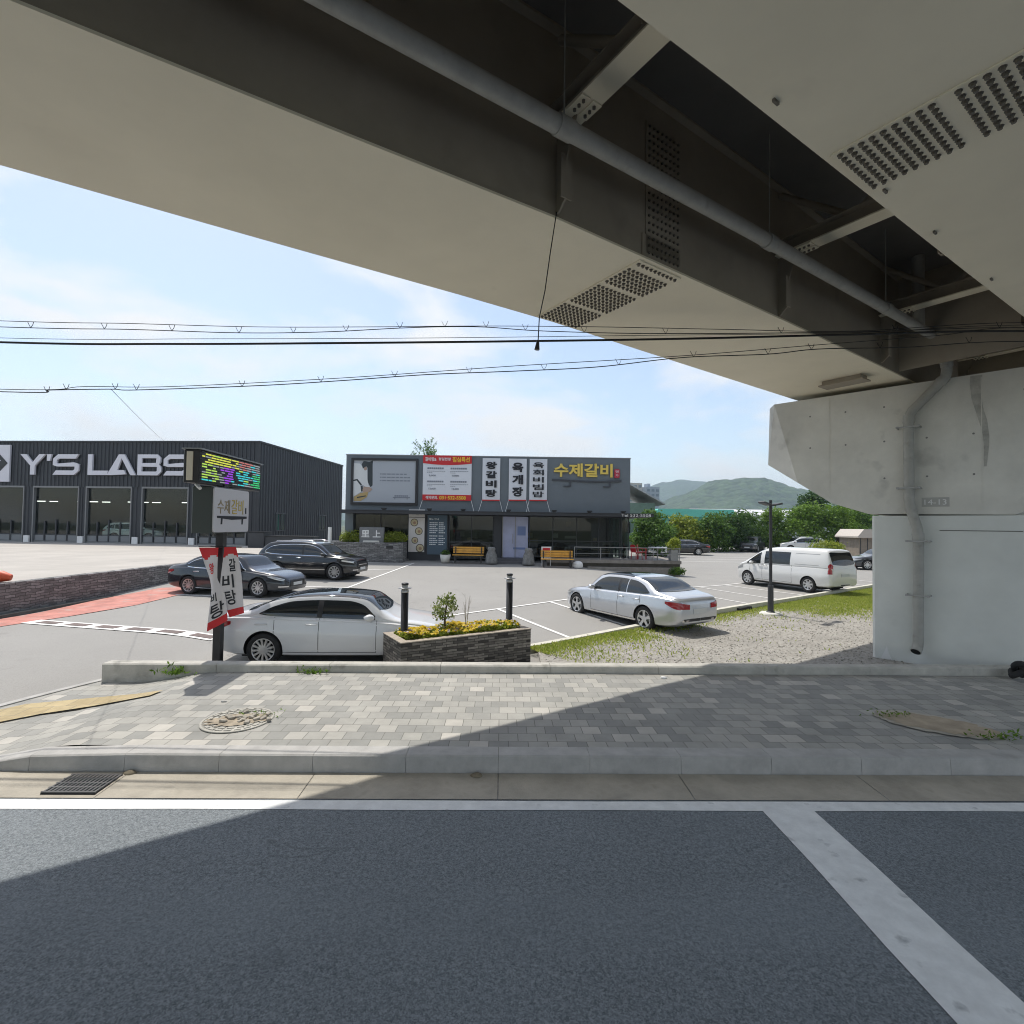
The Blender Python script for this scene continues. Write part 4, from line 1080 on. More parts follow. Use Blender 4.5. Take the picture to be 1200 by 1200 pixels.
for a, b in bays:
    m = MB(); f = .09
    m.box(a, -.1, 4.52, b, .12, 4.66); m.box(a, -.1, 0, a + f, .12, 4.52); m.box(b - f, -.1, 0, b, .12, 4.52); m.box(a + f, -.02, 0, b - f, .1, .12)
    fr = m.build('bay_frame', mat('bay_frame_grey', (.20, .205, .21), .5, metal=.3) if a == bays[0][0] else fr.data.materials[0], wh)
    m = MB(); n = 4
    for k in range(1, n): q = a + (b - a) * k / n; m.box(q - .05, 0.0, .12, q + .05, .08, 1.75 if k != 2 else 1.9)
    m.box(a + f, .01, .62, b - f, .07, .70)
    m.build('door_mullions', M_['dark_wall'], fr)
    m = MB(); m.box(a + f, .11, .12, b - f, .125, 4.52); m.build('pane', M_['bayglass'], fr)
    m = MB()
    for k in range(n): q0 = a + f + (b - a - 2 * f) * k / n + .08; m.box(q0, .03, .14, q0 + (b - a) / n - .2, .05, .6)
    m.build('kick_panel', mat('kick_grey', (.20, .21, .22), .6) if a == bays[0][0] else bpy.data.materials['kick_grey'], fr)
for k, (a, b) in enumerate(bays[1:]):
    m = MB(); q = (a + bays[k][1]) / 2; m.box(q - .24, -.18, 0, q + .24, -.06, .55); m.build('pillar_base', M_['white'], wh)
m = MB()
for k, (x, y) in enumerate(((-22.5, 3.0), (-17.6, 3.2), (-12.7, 3.1), (-7.8, 3.3))):
    for j in range(3): m.box(x - 1.2 + j * .9, y + j * .3, 3.5 + .0 * j, x - .5 + j * .9, y + .12 + j * .3, 3.55)
m.build('strip_light', mat('strip_light', (1, 1, .95), .5, emit=1.6), wh)
lm = [M_['letter'], M_['black']]
H_ = 1.7; W_ = .36                                                          # wide letters built from bars
def bar(m, a, b, w=W_): 
    (x0, z0), (x1, z1) = a, b; L_ = math.hypot(x1 - x0, z1 - z0); nx, nz = -(z1 - z0) / L_ * w / 2, (x1 - x0) / L_ * w / 2
    m.prism([(x0 + nx, z0 + nz), (x1 + nx, z1 + nz), (x1 - nx, z1 - nz), (x0 - nx, z0 - nz)], -.26, -.10, axis='y')
def poly(m, pts, y0=-.26, y1=-.10): m.prism(pts, y0, y1, axis='y')
def letter(ch, x0, x1, zb=5.58):
    m = MB(); w = x1 - x0; zt_ = zb + H_; zm = zb + H_ / 2; t_ = W_
    if ch == 'Y':
        c_ = (x0 + x1) / 2
        poly(m, [(x0, zt_), (x0 + t_ * 1.5, zt_), (c_, zm + .18), (c_ + t_ * .55, zm - .1), (c_ + t_ * .55, zb), (c_ - t_ * .55, zb), (c_ - t_ * .55, zm - .1)]); poly(m, [(x1 - t_ * 1.5, zt_), (x1, zt_), (c_ + t_ * .55, zm - .1), (c_, zm + .18)], -.262, -.102)
    elif ch == "'": poly(m, [(x0, zt_), (x1, zt_), (x1 - .12, zt_ - .55), (x0, zt_ - .55)])
    elif ch == 'S':
        poly(m, [(x0 + .45, zt_), (x1 - .05, zt_), (x1 - .3, zt_ - t_), (x0 + .5, zt_ - t_), (x0 + t_ * .95, zt_ - t_ - .12), (x0 + t_ * .95, zm + t_ * .35), (x0 + .4, zm + t_ * .2), (x1 - .45, zm + t_ * .5), (x1, zm + t_ * .1), (x1, zb + .35), (x1 - .4, zb), (x0, zb), (x0 + .28, zb + t_), (x1 - .5, zb + t_), (x1 - t_, zb + t_ + .1), (x1 - t_, zm - t_ * .45), (x1 - .55, zm - t_ * .45), (x0 + .35, zm - t_ * .45), (x0, zm - .05), (x0, zt_ - .38)])
    elif ch == 'L': poly(m, [(x0, zt_), (x0 + t_ * 1.1, zt_), (x0 + t_ * 1.1, zb + t_), (x1, zb + t_), (x1 - .1, zb), (x0, zb)])
    elif ch == 'A': poly(m, [(x0, zb), (x0 + w * .40, zt_), (x0 + w * .60, zt_), (x1, zb), (x1 - t_ * 1.25, zb), (x0 + w * .5, zt_ - t_ * .9), (x0 + w * .36, zb + t_ * 1.15), (x0 + w * .60, zb + t_ * 1.15), (x0 + w * .66, zb + t_ * .2), (x0 + t_ * .95, zb)])
    elif ch == 'B':
        poly(m, [(x0, zb), (x0 + t_, zb), (x0 + t_, zt_), (x0, zt_)])
        poly(m, [(x0 + t_, zt_), (x1 - .35, zt_), (x1 - .08, zt_ - .25), (x1 - .08, zm + .22), (x1 - .2, zm + .04), (x1, zm - .2), (x1, zb + .3), (x1 - .3, zb), (x0 + t_, zb), (x0 + t_, zb + t_ * .85), (x1 - t_ - .1, zb + t_ * .85), (x1 - t_, zb + t_), (x1 - t_, zm - t_ * .45), (x0 + t_, zm - t_ * .4), (x0 + t_, zm + t_ * .4), (x1 - t_ - .1, zm + t_ * .45), (x1 - t_ - .06, zt_ - t_ * .85), (x0 + t_, zt_ - t_ * .85)])
    nm = 'sign_letter' if ch != "'" else 'sign_apostrophe'
    o = m.build(nm, lm, wh)
    bk = MB(); bk.v = [(x * 1.0, -.09 + (y + .10) * .2, z - .05) for x, y, z in m.v]; bk.v = [(x + .06, y, z) for x, y, z in bk.v]; bk.f = m.f; bk.mi = [0] * len(m.f); bk.sm = m.sm
    bk.build('letter_back', M_['black'], o)
for ch, x0, x1 in (('Y', -20.6, -18.35), ("'", -18.2, -17.8), ('S', -17.65, -15.35), ('L', -14.55, -12.75), ('A', -12.85, -10.35), ('B', -10.2, -8.15), ('S', -7.95, -5.85)): letter(ch, x0, x1)
m = MB(); m.box(-24.75, -.22, 4.98, -21.6, -.08, 8.05); lg = m.build('logo_panel', M_['letter'], wh)
m = MB(); m.prism([(-23.17, 5.1), (-21.75, 6.52), (-23.17, 7.93), (-24.6, 6.52)], -.25, -.22, axis='y')
m.build('logo_diamond', M_['black'], lg)
m = MB()
for k in range(3): m.box(-23.05 + k * .12, -.27, 6.3 + k * .2, -22.6 + k * .12, -.25, 6.38 + k * .2)
m.build('logo_mark', M_['letter'], lg)
for y0, y1 in ((2.6, 4.1), (10.6, 12.1)):
    m = MB(); f = .12
    m.box(.0, y0 - f, 1.15, .1, y0, 2.75); m.box(.0, y1, 1.15, .1, y1 + f, 2.75); m.box(0, y0, 2.63, .1, y1, 2.75); m.box(0, y0, 1.15, .1, y1, 1.27); m.box(0, (y0 + y1) / 2 - .04, 1.27, .09, (y0 + y1) / 2 + .04, 2.63)
    w = m.build('window', M_['dark_wall'], wh)
    m = MB(); m.box(.03, y0, 1.27, .05, y1, 2.63); m.build('pane', M_['glass'], w)
ub = thing('utility_enclosure', 'low black equipment enclosure along the warehouse side wall', 'enclosure', (-18.9, 38.5, .9))
m = MB(); m.bbox(-.6, -.6, 0, .6, .6, 1.15, .04); m.bbox(.6, -.5, 0, 4.2, .5, .85, .04); m.build('casing', M_['dark_wall'], ub)
m = MB(); m.box(-.62, -.64, 1.15, .62, .62, 1.2); m.box(.6, -.54, .85, 4.24, .54, .9); m.build('lid', M_['black'], ub)

# ------------------------------------------------------------------ farther buildings
sh = thing('gabled_shed', 'pale grey gabled shed roof rising behind restaurant, beside the apartment towers', 'shed', (13.0, 58, 0))
m = MB(); m.box(-4, 0, 0, 3.2, 8, 5.6); m.build('wall', mat('shed_green', (.16, .24, .19), .7, var=.15), sh)
m = MB(); m.prism([(-5.2, 5.4), (-.5, 8.0), (4.2, 5.4), (4.2, 5.55), (-.5, 8.2), (-5.2, 5.55)], -.6, 8.5, axis='y'); m.build('roof', mat('shed_roof', (.38, .40, .41), .5, var=.1), sh)
m = MB(); m.box(-1.0, -.04, 2.2, .4, 0, 3.4); m.build('window', M_['glass'], sh)
def tower(x, y, w, d, h, label, col, bays, floors, nm='apartment_tower'):
    t = thing(nm, label, 'apartment block', (x, y, 0), .3, 'distant apartment towers')
    m = MB(); m.box(0, 0, 0, w, d, h); m.box(w * .3, d * .3, h, w * .5, d * .7, h + 2.2); m.build('wall', mat('tower_wall', col, .8), t)
    m = MB()
    for f in range(floors):
        z = 2 + f * (h - 2) / floors
        for b in range(bays): m.box(w * (b + .18) / bays, -.12, z, w * (b + .82) / bays, .0, z + (h / floors) * .5)
    m.build('windows', mat('tower_glass', (.16, .2, .24), .3), t)
tower(63, 300, 15, 10, 29.5, 'beige apartment tower behind the gabled shed, left of the blue grey one', (.48, .45, .41), 5, 10)
tower(80, 305, 9, 10, 27.5, 'blue grey apartment tower behind the gabled shed, right of the beige one', (.33, .38, .44), 3, 9)
gf = thing('green_factory', 'long factory with bright turquoise roof beyond the hedge', 'factory', (30, 108, 0))
m = MB(); m.box(0, 0, 0, 17, 12, 5.2); m.build('wall', mat('factory_wall', (.10, .38, .32), .6, var=.12), gf)
m = MB(); m.prism([(-.5, 5.2), (17.5, 5.2), (16.5, 6.9), (.8, 6.9)], -.5, 12.5, axis='y'); m.build('roof', mat('turquoise_roof', (.12, .50, .40), .5, var=.08), gf)
m = MB()
for k in range(7): m.box(.8 + k * 2.3, -.06, 2.2, 2.3 + k * 2.3, 0, 4.6)
m.build('window', M_['glass'], gf)
wf = thing('white_warehouse', 'long low white warehouse roof beyond hedge, right of the turquoise factory', 'warehouse', (46, 125, 0))
m = MB(); m.box(0, 0, 0, 40, 12, 6.2); m.build('wall', mat('white_shed_wall', (.55, .56, .57), .6), wf)
m = MB(); m.prism([(-.5, 6.2), (6.2, 7.9), (12.5, 6.2), (12.5, 6.05), (-.5, 6.05)], -.5, 40.5, axis='x'); m.build('roof', mat('white_shed_roof', (.62, .62, .63), .5), wf)
s2 = thing('small_shed', 'small pale roofed shed behind white van, beside the viaduct column', 'shed', (33.9, 50, .2))
m = MB(); m.box(0, 0, 0, 4.2, 3, 1.9); m.build('wall', mat('shed_brown', (.26, .22, .18), .8, var=.2), s2)
m = MB(); m.prism([(-.3, 1.9), (4.5, 1.9), (4.5, 2.05), (3.9, 2.75), (.3, 2.75), (-.3, 2.05)], -.3, 3.3, axis='y'); m.build('roof', mat('shed_pale_roof', (.52, .47, .42), .7), s2)
m = MB()
for k in range(6): m.box(.1 + k * .68, -.03, .1, .16 + k * .68, 0, 1.85)
m.build('batten', M_['dark_wall'], s2)
# hills
def hill(name, pts, Y0, depth, seed, material):
    """pts: ridge heights along X; a real ridge with slopes to both sides"""
    rg = random.Random(seed); ph = [rg.uniform(0, 7) for _ in range(10)]
    xs = [p[0] for p in pts]; zs = [p[1] for p in pts]
    m = MB()
    def fn(u, v):
        X = xs[0] + u * (xs[-1] - xs[0]); s = (v - .45) / (.45 if v < .45 else .55)
        z = float(np.interp(X, xs, zs)) * max(0, math.cos(s * math.pi / 2)) ** 1.15
        z += min(1, z / 15) * (3.2 * math.sin(X * .021 + ph[0] + 6 * s) + 2.4 * math.sin(X * .05 + ph[1] - 9 * s) + 1.6 * math.sin(X * .12 + ph[2] + 17 * s) + 1.2 * math.sin(X * .31 + ph[3]) * math.sin(s * 40 + ph[4]) + .9 * math.sin(X * .7 + ph[5] + 30 * s))
        return (X, Y0 + (v - .45) * depth, z - .5)
    m.grid(fn, 260, 60)
    struct(name, m, material)
def forest_mat(name, c1, c2, sc):
    m, t, b = new_mat(name)
    tcn = t.nodes.new('ShaderNodeTexCoord'); vz = t.nodes.new('ShaderNodeTexVoronoi'); vz.inputs['Scale'].default_value = sc
    nz = t.nodes.new('ShaderNodeTexNoise'); nz.inputs['Scale'].default_value = sc * .12; nz.inputs['Detail'].default_value = 6
    t.links.new(tcn.outputs['Object'], vz.inputs['Vector']); t.links.new(tcn.outputs['Object'], nz.inputs['Vector'])
    sp = t.nodes.new('ShaderNodeSeparateColor'); t.links.new(vz.outputs['Color'], sp.inputs['Color'])
    ad = t.nodes.new('ShaderNodeMath'); ad.operation = 'MULTIPLY_ADD'; ad.inputs[1].default_value = .45; t.links.new(sp.outputs[0], ad.inputs[0]); t.links.new(nz.outputs['Fac'], ad.inputs[2])
    rm = t.nodes.new('ShaderNodeValToRGB'); rm.color_ramp.elements[0].position = .35; rm.color_ramp.elements[1].position = .95
    rm.color_ramp.elements[0].color = (*c1, 1); rm.color_ramp.elements[1].color = (*c2, 1); t.links.new(ad.outputs[0], rm.inputs['Fac']); t.links.new(rm.outputs['Color'], b.inputs['Base Color'])
    b.inputs['Roughness'].default_value = .95
    iv = t.nodes.new('ShaderNodeMath'); iv.operation = 'SUBTRACT'; iv.inputs[0].default_value = 1; t.links.new(vz.outputs['Distance'], iv.inputs[1])
    bp = t.nodes.new('ShaderNodeBump'); bp.inputs['Strength'].default_value = 1; bp.inputs['Distance'].default_value = 4; t.links.new(iv.outputs[0], bp.inputs['Height']); t.links.new(bp.outputs['Normal'], b.inputs['Normal'])
    return m
fm = forest_mat('forest', (.008, .022, .010), (.055, .095, .032), .085)
hill('near_hill', [(-400, 8), (100, 14), (300, 40), (370, 78), (440, 104), (491, 112), (540, 106), (600, 92), (660, 94), (760, 104), (900, 92), (1300, 70), (1800, 40)], 1100, 520, 5, fm)
hill('far_hill', [(-1500, 40), (200, 55), (460, 110), (560, 165), (640, 203), (715, 214), (800, 206), (930, 172), (1200, 150), (1800, 150), (2600, 120)], 2200, 800, 9, fm)
# ------------------------------------------------------------------ cars
def pchip(xs, ys):
    xs = np.array(xs, float); ys = np.array(ys, float)
    o = np.argsort(xs); xs, ys = xs[o], ys[o]
    h = np.diff(xs); dl = np.diff(ys) / h
    d = np.zeros_like(xs)
    for i in range(1, len(xs) - 1):
        if dl[i - 1] * dl[i] > 0:
            w1, w2 = 2 * h[i] + h[i - 1], h[i] + 2 * h[i - 1]
            d[i] = (w1 + w2) / (w1 / dl[i - 1] + w2 / dl[i])
    d[0], d[-1] = dl[0], dl[-1]
    def f(x):
        x = min(max(x, xs[0]), xs[-1])
        i = min(max(int(np.searchsorted(xs, x) - 1), 0), len(h) - 1)
        t = (x - xs[i]) / h[i]
        return float(ys[i] * (1 + 2 * t) * (1 - t) ** 2 + h[i] * d[i] * t * (1 - t) ** 2 + ys[i + 1] * t * t * (3 - 2 * t) + h[i] * d[i + 1] * t * t * (t - 1))
    return f
M_['carglass'] = mat('car_glass', (.014, .018, .021), .03, spec=.8)
M_['tyre'] = mat('tyre_rubber', (.02, .02, .021), .8, var=.2, vscale=30)
M_['alloy'] = mat('alloy_rim', (.60, .61, .62), .3, metal=.8)
M_['chrome'] = mat('chrome_trim', (.75, .75, .76), .12, metal=1.0)
M_['wheel_dark'] = mat('wheel_well_dark', (.012, .012, .012), .9)
M_['tail'] = mat('tail_lamp_red', (.36, .015, .02), .15, coat=.6)
M_['lamp'] = mat('head_lamp_clear', (.55, .57, .58), .12, metal=.4, coat=1.0)
M_['plate'] = mat('number_plate_white', (.6, .62, .62), .5)
M_['seam'] = mat('panel_gap', (.02, .02, .022), .8)
def make_wheel(parent, x, y, r, w, side, spokes, holes=False):
    """tyre with a spoked rim; side = +1 when the outside looks to +y"""
    m = MB()
    prof = [(r * .66, -w / 2), (r * .9, -w / 2), (r * .975, -w * .42), (r, -w * .28), (r, w * .28), (r * .975, w * .42), (r * .9, w / 2), (r * .70, w / 2 - .004), (r * .66, w * .36), (r * .66, -w / 2)]
    m.lathe([(a, b * side) for a, b in prof], 36, axis='y')
    wheel = m.build('wheel', M_['tyre'], parent, (x, y, r))
    m = MB(); R0 = r * .69
    m.lathe([(R0, side * w * .46), (R0 * .93, side * w * .47), (R0 * .90, side * w * .40), (R0 * .88, -side * w * .2)], 36, axis='y')
    m.lathe([(R0 * .17, side * w * .44), (R0 * .17, side * w * .36)], 14, axis='y'); m.lathe([(0, side * w * .445), (R0 * .17, side * w * .44)], 14, axis='y')
    for k in range(spokes):
        a = 2 * math.pi * k / spokes + .3
        hw0, hw1 = (.105, .085) if spokes < 8 else (.05, .045)
        pts = []
        for rr, hw, yy in ((R0 * .12, hw0 * 1.3, .43), (R0 * .5, hw0, .415), (R0 * .92, hw1 * 1.5, .45)):
            for sgn in (-1, 1):
                ca, sa = math.cos(a), math.sin(a)
                pts.append((rr * ca - sgn * hw * r * 1.0 * sa, side * w * yy, rr * sa + sgn * hw * r * 1.0 * ca))
        back = [(p[0], p[1] - side * .03, p[2]) for p in pts]
        m.add(pts + back, [(0, 1, 3, 2), (2, 3, 5, 4), (0, 2, 8, 6), (2, 4, 10, 8), (1, 7, 9, 3), (3, 9, 11, 5)])
    rim = m.build('rim', M_['alloy'], wheel)
    m = MB(); m.lathe([(0, side * w * .12), (R0 * .9, side * w * .12)], 28, axis='y'); m.lathe([(R0 * .6, side * w * .16), (R0 * .15, side * w * .16)], 20, axis='y', mi=1)
    m.build('brake_disc', [M_['wheel_dark'], M_['steel']], wheel)
    return wheel
def paint(name, col, metal=.0, rough=.32):
    return mat(name, col, rough, metal=metal, coat=1.0)

class Car:
    def __init__(s, P):
        s.P = P; L = P['L']; s.L = L
        s.fz = pchip(*zip(*P['top'])); s.fs = pchip(*zip(*P['belt'])); s.fw = pchip(*zip(*P['plan'])); s.fb = pchip(*zip(*P['bottom']))
    def sec(s, x):
        """half section: list of (y, z) from the middle of the floor up and over to the middle of the roof"""
        P = s.P; hw = s.fw(x); zb = s.fb(x); zs = s.fs(x); zt = max(s.fz(x), zs + .035)
        H = zs - zb
        pts = [(0, zb), (hw * .82, zb), (hw * .945, zb + .05), (hw * .985, zb + .16 * H + .03), (hw * 1.0, zb + .46 * H), (hw * .999, zb + .68 * H), (hw * .977, zb + .755 * H), (hw * .972, zs - .06), (hw * .955, zs - .018), (hw * .925, zs)]
        h = zt - zs
        hb = hw * P.get('gb', .915)
        g = min(1.0, h / .25)
        zr = zs + h * (.80 if h > .2 else .62)
        tum = P.get('tum', .36)
        yr = hb - tum * (zr - zs) - .02
        for t in (.04, .35, .7, 1.0):
            bulge = .035 * math.sin(math.pi * t) * g
            pts.append((hb + (yr - hb) * t + bulge, zs + .004 + (zr - zs - .004) * t))
        e = P.get('edge', .09)
        for fr, kz in ((.965, .45), (.90, .72), (.75, .87), (.5, .955), (.25, .99), (0, 1.0)):
            pts.append((yr * fr, zr + (zt - zr) * kz))
        return pts
    def side(s, x, z):
        p = s.sec(x)[2:14]
        return float(np.interp(z, [q[1] for q in p], [q[0] for q in p]))
    def topz(s, x, y):
        p = s.sec(x)[9:][::-1]
        return float(np.interp(abs(y), [q[0] for q in p], [q[1] for q in p]))
    def yr(s, x): return s.sec(x)[13][0]
    def endx(s, y, z, d):
        """x of the surface at half width y and height z near the end (d = +1 front, -1 rear)"""
        a, b = d * (s.L / 2 - 1.0), d * (s.L / 2 - .0005)
        if s.side(b, z) >= abs(y) and s.fs(b) >= z: return d * s.L / 2
        for _ in range(30):
            c = (a + b) / 2
            ok = s.side(c, z) >= abs(y) if z < s.fs(c) else s.topz(c, y) >= z
            if ok: a = c
            else: b = c
        return a
def make_car(name, label, cat, loc, heading, P, group=None):
    c = Car(P); L = P['L']; r = P['r']; wb = P['wb']; fx = L / 2 - P['fo']; rx = fx - wb
    root = thing(name, label, cat, loc, heading, group)
    # body shell
    n = 96
    xs = [-(L / 2) * math.cos(math.pi * i / n) * 1.0 for i in range(n + 1)]
    xs = [0.55 * a + .45 * (-L / 2 + L * i / n) for i, a in enumerate(xs)]
    xs[0], xs[-1] = -L / 2, L / 2
    secs = [c.sec(x) for x in xs]
    k = len(secs[0]); v = []; f = []
    for x, sc_ in zip(xs, secs):
        full = [(x, y, z) for y, z in sc_] + [(x, -y, z) for y, z in sc_[-2:0:-1]]
        v += full
    K = 2 * k - 2
    for i in range(n):
        for j in range(K):
            f.append((i * K + j, i * K + (j + 1) % K, (i + 1) * K + (j + 1) % K, (i + 1) * K + j))
    f.append(tuple(range(K))); f.append(tuple(n * K + j for j in reversed(range(K))))
    m = MB(); m.add(v, f, 0, True)
    body = m.build('body', [P['paint'], M_['wheel_dark'], P.get('roofmat', P['paint'])], root)
    # wheel openings
    hwm = max(c.fw(fx), c.fw(rx))
    m = MB()
    for x in (fx, rx):
        for sgn in (1, -1):
            m.cyl((x, sgn * (hwm - .36), r + P.get('lift', .0)), (x, sgn * (hwm + .3), r + P.get('lift', .0)), r + P.get('gap', .055), n=40, mi=0)
    cut = m.build('cutter', [M_['wheel_dark']], root)
    bmc = bmesh.new(); bmc.from_mesh(cut.data); bmesh.ops.remove_doubles(bmc, verts=bmc.verts, dist=1e-5); bmesh.ops.recalc_face_normals(bmc, faces=bmc.faces); bmc.to_mesh(cut.data); bmc.free()
    md = body.modifiers.new('b', 'BOOLEAN'); md.operation = 'DIFFERENCE'; md.solver = 'EXACT'; md.object = cut
    try: md.material_mode = 'TRANSFER'
    except Exception: pass
    dg = bpy.context.evaluated_depsgraph_get(); dg.update()
    me = bpy.data.meshes.new_from_object(body.evaluated_get(dg))
    body.modifiers.clear(); old = body.data; body.data = me; me.name = 'body'
    bpy.data.meshes.remove(old)
    cm = cut.data; bpy.data.objects.remove(cut); bpy.data.meshes.remove(cm)
    if P.get('twotone'):
        zt_, xa, xb = P['twotone']
        for p in me.polygons:
            if p.center.z > zt_ and xa < p.center.x < xb and p.normal.z > .75 and p.material_index == 0: p.material_index = 2
    me.set_sharp_from_angle(angle=R(34))
    OFF = .006
    def side_strip(nm, x0, x1, zlo, zhi, material, off=OFF, nx=24, nz=5, parent=root, sides=(1, -1), smooth=True):
        out = []
        for sg in sides:
            m = MB()
            def fn(u, w):
                x = x0 + u * (x1 - x0); a, b = zlo(x), zhi(x); z = a + w * (b - a)
                return (x, sg * (c.side(x, z) + off), z)
            m.grid(fn, nx, nz, smooth=smooth)
            out.append(m.build(nm, material, parent))
        return out
    # side windows
    wl, wh_ = P['win_low'], P['win_high']
    flo, fhi = pchip(*zip(*wl)), pchip(*zip(*wh_))
    for x0, x1 in P['win']:
        side_strip('window', x0, x1, flo, lambda x: max(fhi(x), flo(x) + .004), M_['carglass'], off=.007)
    if P.get('surround'):
        a, b = P['surround']
        side_strip('window_trim', a, b, lambda x: flo(x) - .028, lambda x: flo(x) - .002, M_['chrome'], off=.009, nz=1)
        side_strip('window_trim', a, b, lambda x: max(fhi(x), flo(x)) + .0, lambda x: max(fhi(x), flo(x)) + .02, M_['chrome'], off=.009, nz=1)
    # windscreen and rear glass
    def top_patch(nm, xa, xb, fr0, fr1, material, off=.008, nx=16, ny=16, curve=0.0):
        m = MB()
        def fn(u, w):
            t = -1 + 2 * w
            x = xa + u * (xb - xa) + curve * t * t; fr = fr0 + u * (fr1 - fr0)
            y = t * fr * c.yr(x)
            return (x, y, c.topz(x, y) + off)
        m.grid(fn, nx, ny)
        return m.build(nm, material, root)
    a = P['screen']; top_patch('windscreen', a[0], a[1], a[2], a[3], M_['carglass'], curve=a[4] if len(a) > 4 else 0)
    if P.get('rear_screen'):
        a = P['rear_screen']; top_patch('rear_window', a[0], a[1], a[2], a[3], M_['carglass'], curve=a[4] if len(a) > 4 else 0)
    if P.get('sunroof'):
        a = P['sunroof']; top_patch('sunroof', a[0], a[1], .86, .86, M_['carglass'], off=.005)
    for x in P.get('pillars', []):
        side_strip('pillar_trim', x - .05, x + .05, flo, fhi, M_['black'], off=.006, nx=2, nz=6)
    # door gaps
    flow = lambda x: c.fb(x) + .10
    for x in P['gaps']:
        side_strip('door_gap', x - .005, x + .005, flow, lambda q: flo(q) - .01, M_['seam'], off=.003, nx=1, nz=10)
    d0, d1 = P['doors']
    side_strip('sill_gap', d0, d1, lambda x: flow(x) - .004, lambda x: flow(x) + .006, M_['seam'], off=.003, nx=30, nz=1)
    for x in P['handles']:
        z = P['hz']
        for sg in (1, -1):
            m = MB(); y = c.side(x, z)
            m.tube([(x - .11, sg * (y + .004), z), (x - .09, sg * (y + .035), z + .004), (x + .09, sg * (y + .035), z + .006), (x + .11, sg * (y + .004), z + .004)], .014, 6)
            m.build('door_handle', P.get('handlemat', P['paint']), root)
    if P.get('moulding'):
        z0, z1, mt = P['moulding']
        side_strip('side_moulding', d0 - .02, d1 + .02, lambda x: c.fb(x) + z0, lambda x: c.fb(x) + z1, mt, off=.014, nx=30, nz=2)
    if P.get('cladding'):
        side_strip('lower_cladding', rx + r + .06, fx - r - .06, lambda x: c.fb(x) + .03, lambda x: c.fb(x) + .17, M_['black'], off=.012, nx=20, nz=2)
    # mirrors
    mx_ = P['mirror']
    for sg in (1, -1):
        m = MB(); z = c.fs(mx_) + .09; y = c.side(mx_, c.fs(mx_)) - .02
        bm = bmesh.new(); bmesh.ops.create_icosphere(bm, subdivisions=2, radius=1)
        vv = [(mx_ + .02 + p.co.x * .10 - (.03 if abs(p.co.y) > .5 else 0), sg * (y + .16) + p.co.y * .115, z + p.co.z * .075) for p in bm.verts]
        ff = [tuple(q.index for q in fa.verts) for fa in bm.faces]; bm.free()
        m.add(vv, ff, 0, True)
        m.cyl((mx_ + .03, sg * (y - .01), z - .06), (mx_ + .02, sg * (y + .11), z - .03), .03, .025, n=8, mi=1)
        m.build('mirror', [P['paint'], M_['black']], root)
    # lamps: patches wrapping round the corners
    def corner_patch(nm, d, y0, y1, zlo, zhi, material, off=.01, ny=14, nz=5, parent=root, sides=(1, -1)):
        for sg in sides:
            m = MB()
            def fn(u, w):
                y = y0 + u * (y1 - y0); a, b = zlo(u), zhi(u); z = a + w * (b - a)
                y = min(y, c.side(d * (L / 2 - .9), z) - .004)
                return (c.endx(y, z, d) + d * off, sg * (y + off * .6), z)
            m.grid(fn, ny, nz)
            m.build(nm, material, parent)
    def corner_side(nm, xa, xb, zlo, zhi, material, off=.009, nx=14, nz=5):
        return side_strip(nm, xa, xb, zlo, zhi, material, off=off, nx=nx, nz=nz)
    for it in P['corner']: corner_side(*it)
    for it in P['ends']: corner_patch(*it)
    for it in P.get('plates', []):
        d, z0, z1, hwp, mt, nm = it
        m = MB(); x = max(abs(c.endx(hwp, z0, d)), abs(c.endx(hwp, z1, d)))
        a, b = d * (x - .06), d * (x + .016)
        m.box(min(a, b), -hwp, z0, max(a, b), hwp, z1); m.build(nm, mt, root)
    for x in (fx, rx):
        for sg in (1, -1):
            y = sg * (c.fw(x) - P.get('tw', .215) / 2 - .012)
            make_wheel(root, x, y, r, P.get('tw', .215), sg, P['spokes'])
    # under tray so that no light shows through the floor
    m = MB(); m.box(rx - .5, -c.fw(0) * .75, .17, fx + .5, c.fw(0) * .75, .28); m.build('underbody', M_['wheel_dark'], root)
    return root
WHITE = paint('car_white_pearl', (.72, .73, .74), 0, .3)
SILVER = paint('car_silver', (.58, .60, .63), .55, .3)
NAVY = paint('car_black_navy', (.012, .017, .026), .2, .25)
BLACK = paint('car_black', (.010, .011, .013), .1, .22)
GREYC = paint('car_dark_grey', (.06, .065, .075), .4, .28)
def k(v): return lambda x: v
def lin(*pts):
    f = pchip(*zip(*pts)); return f
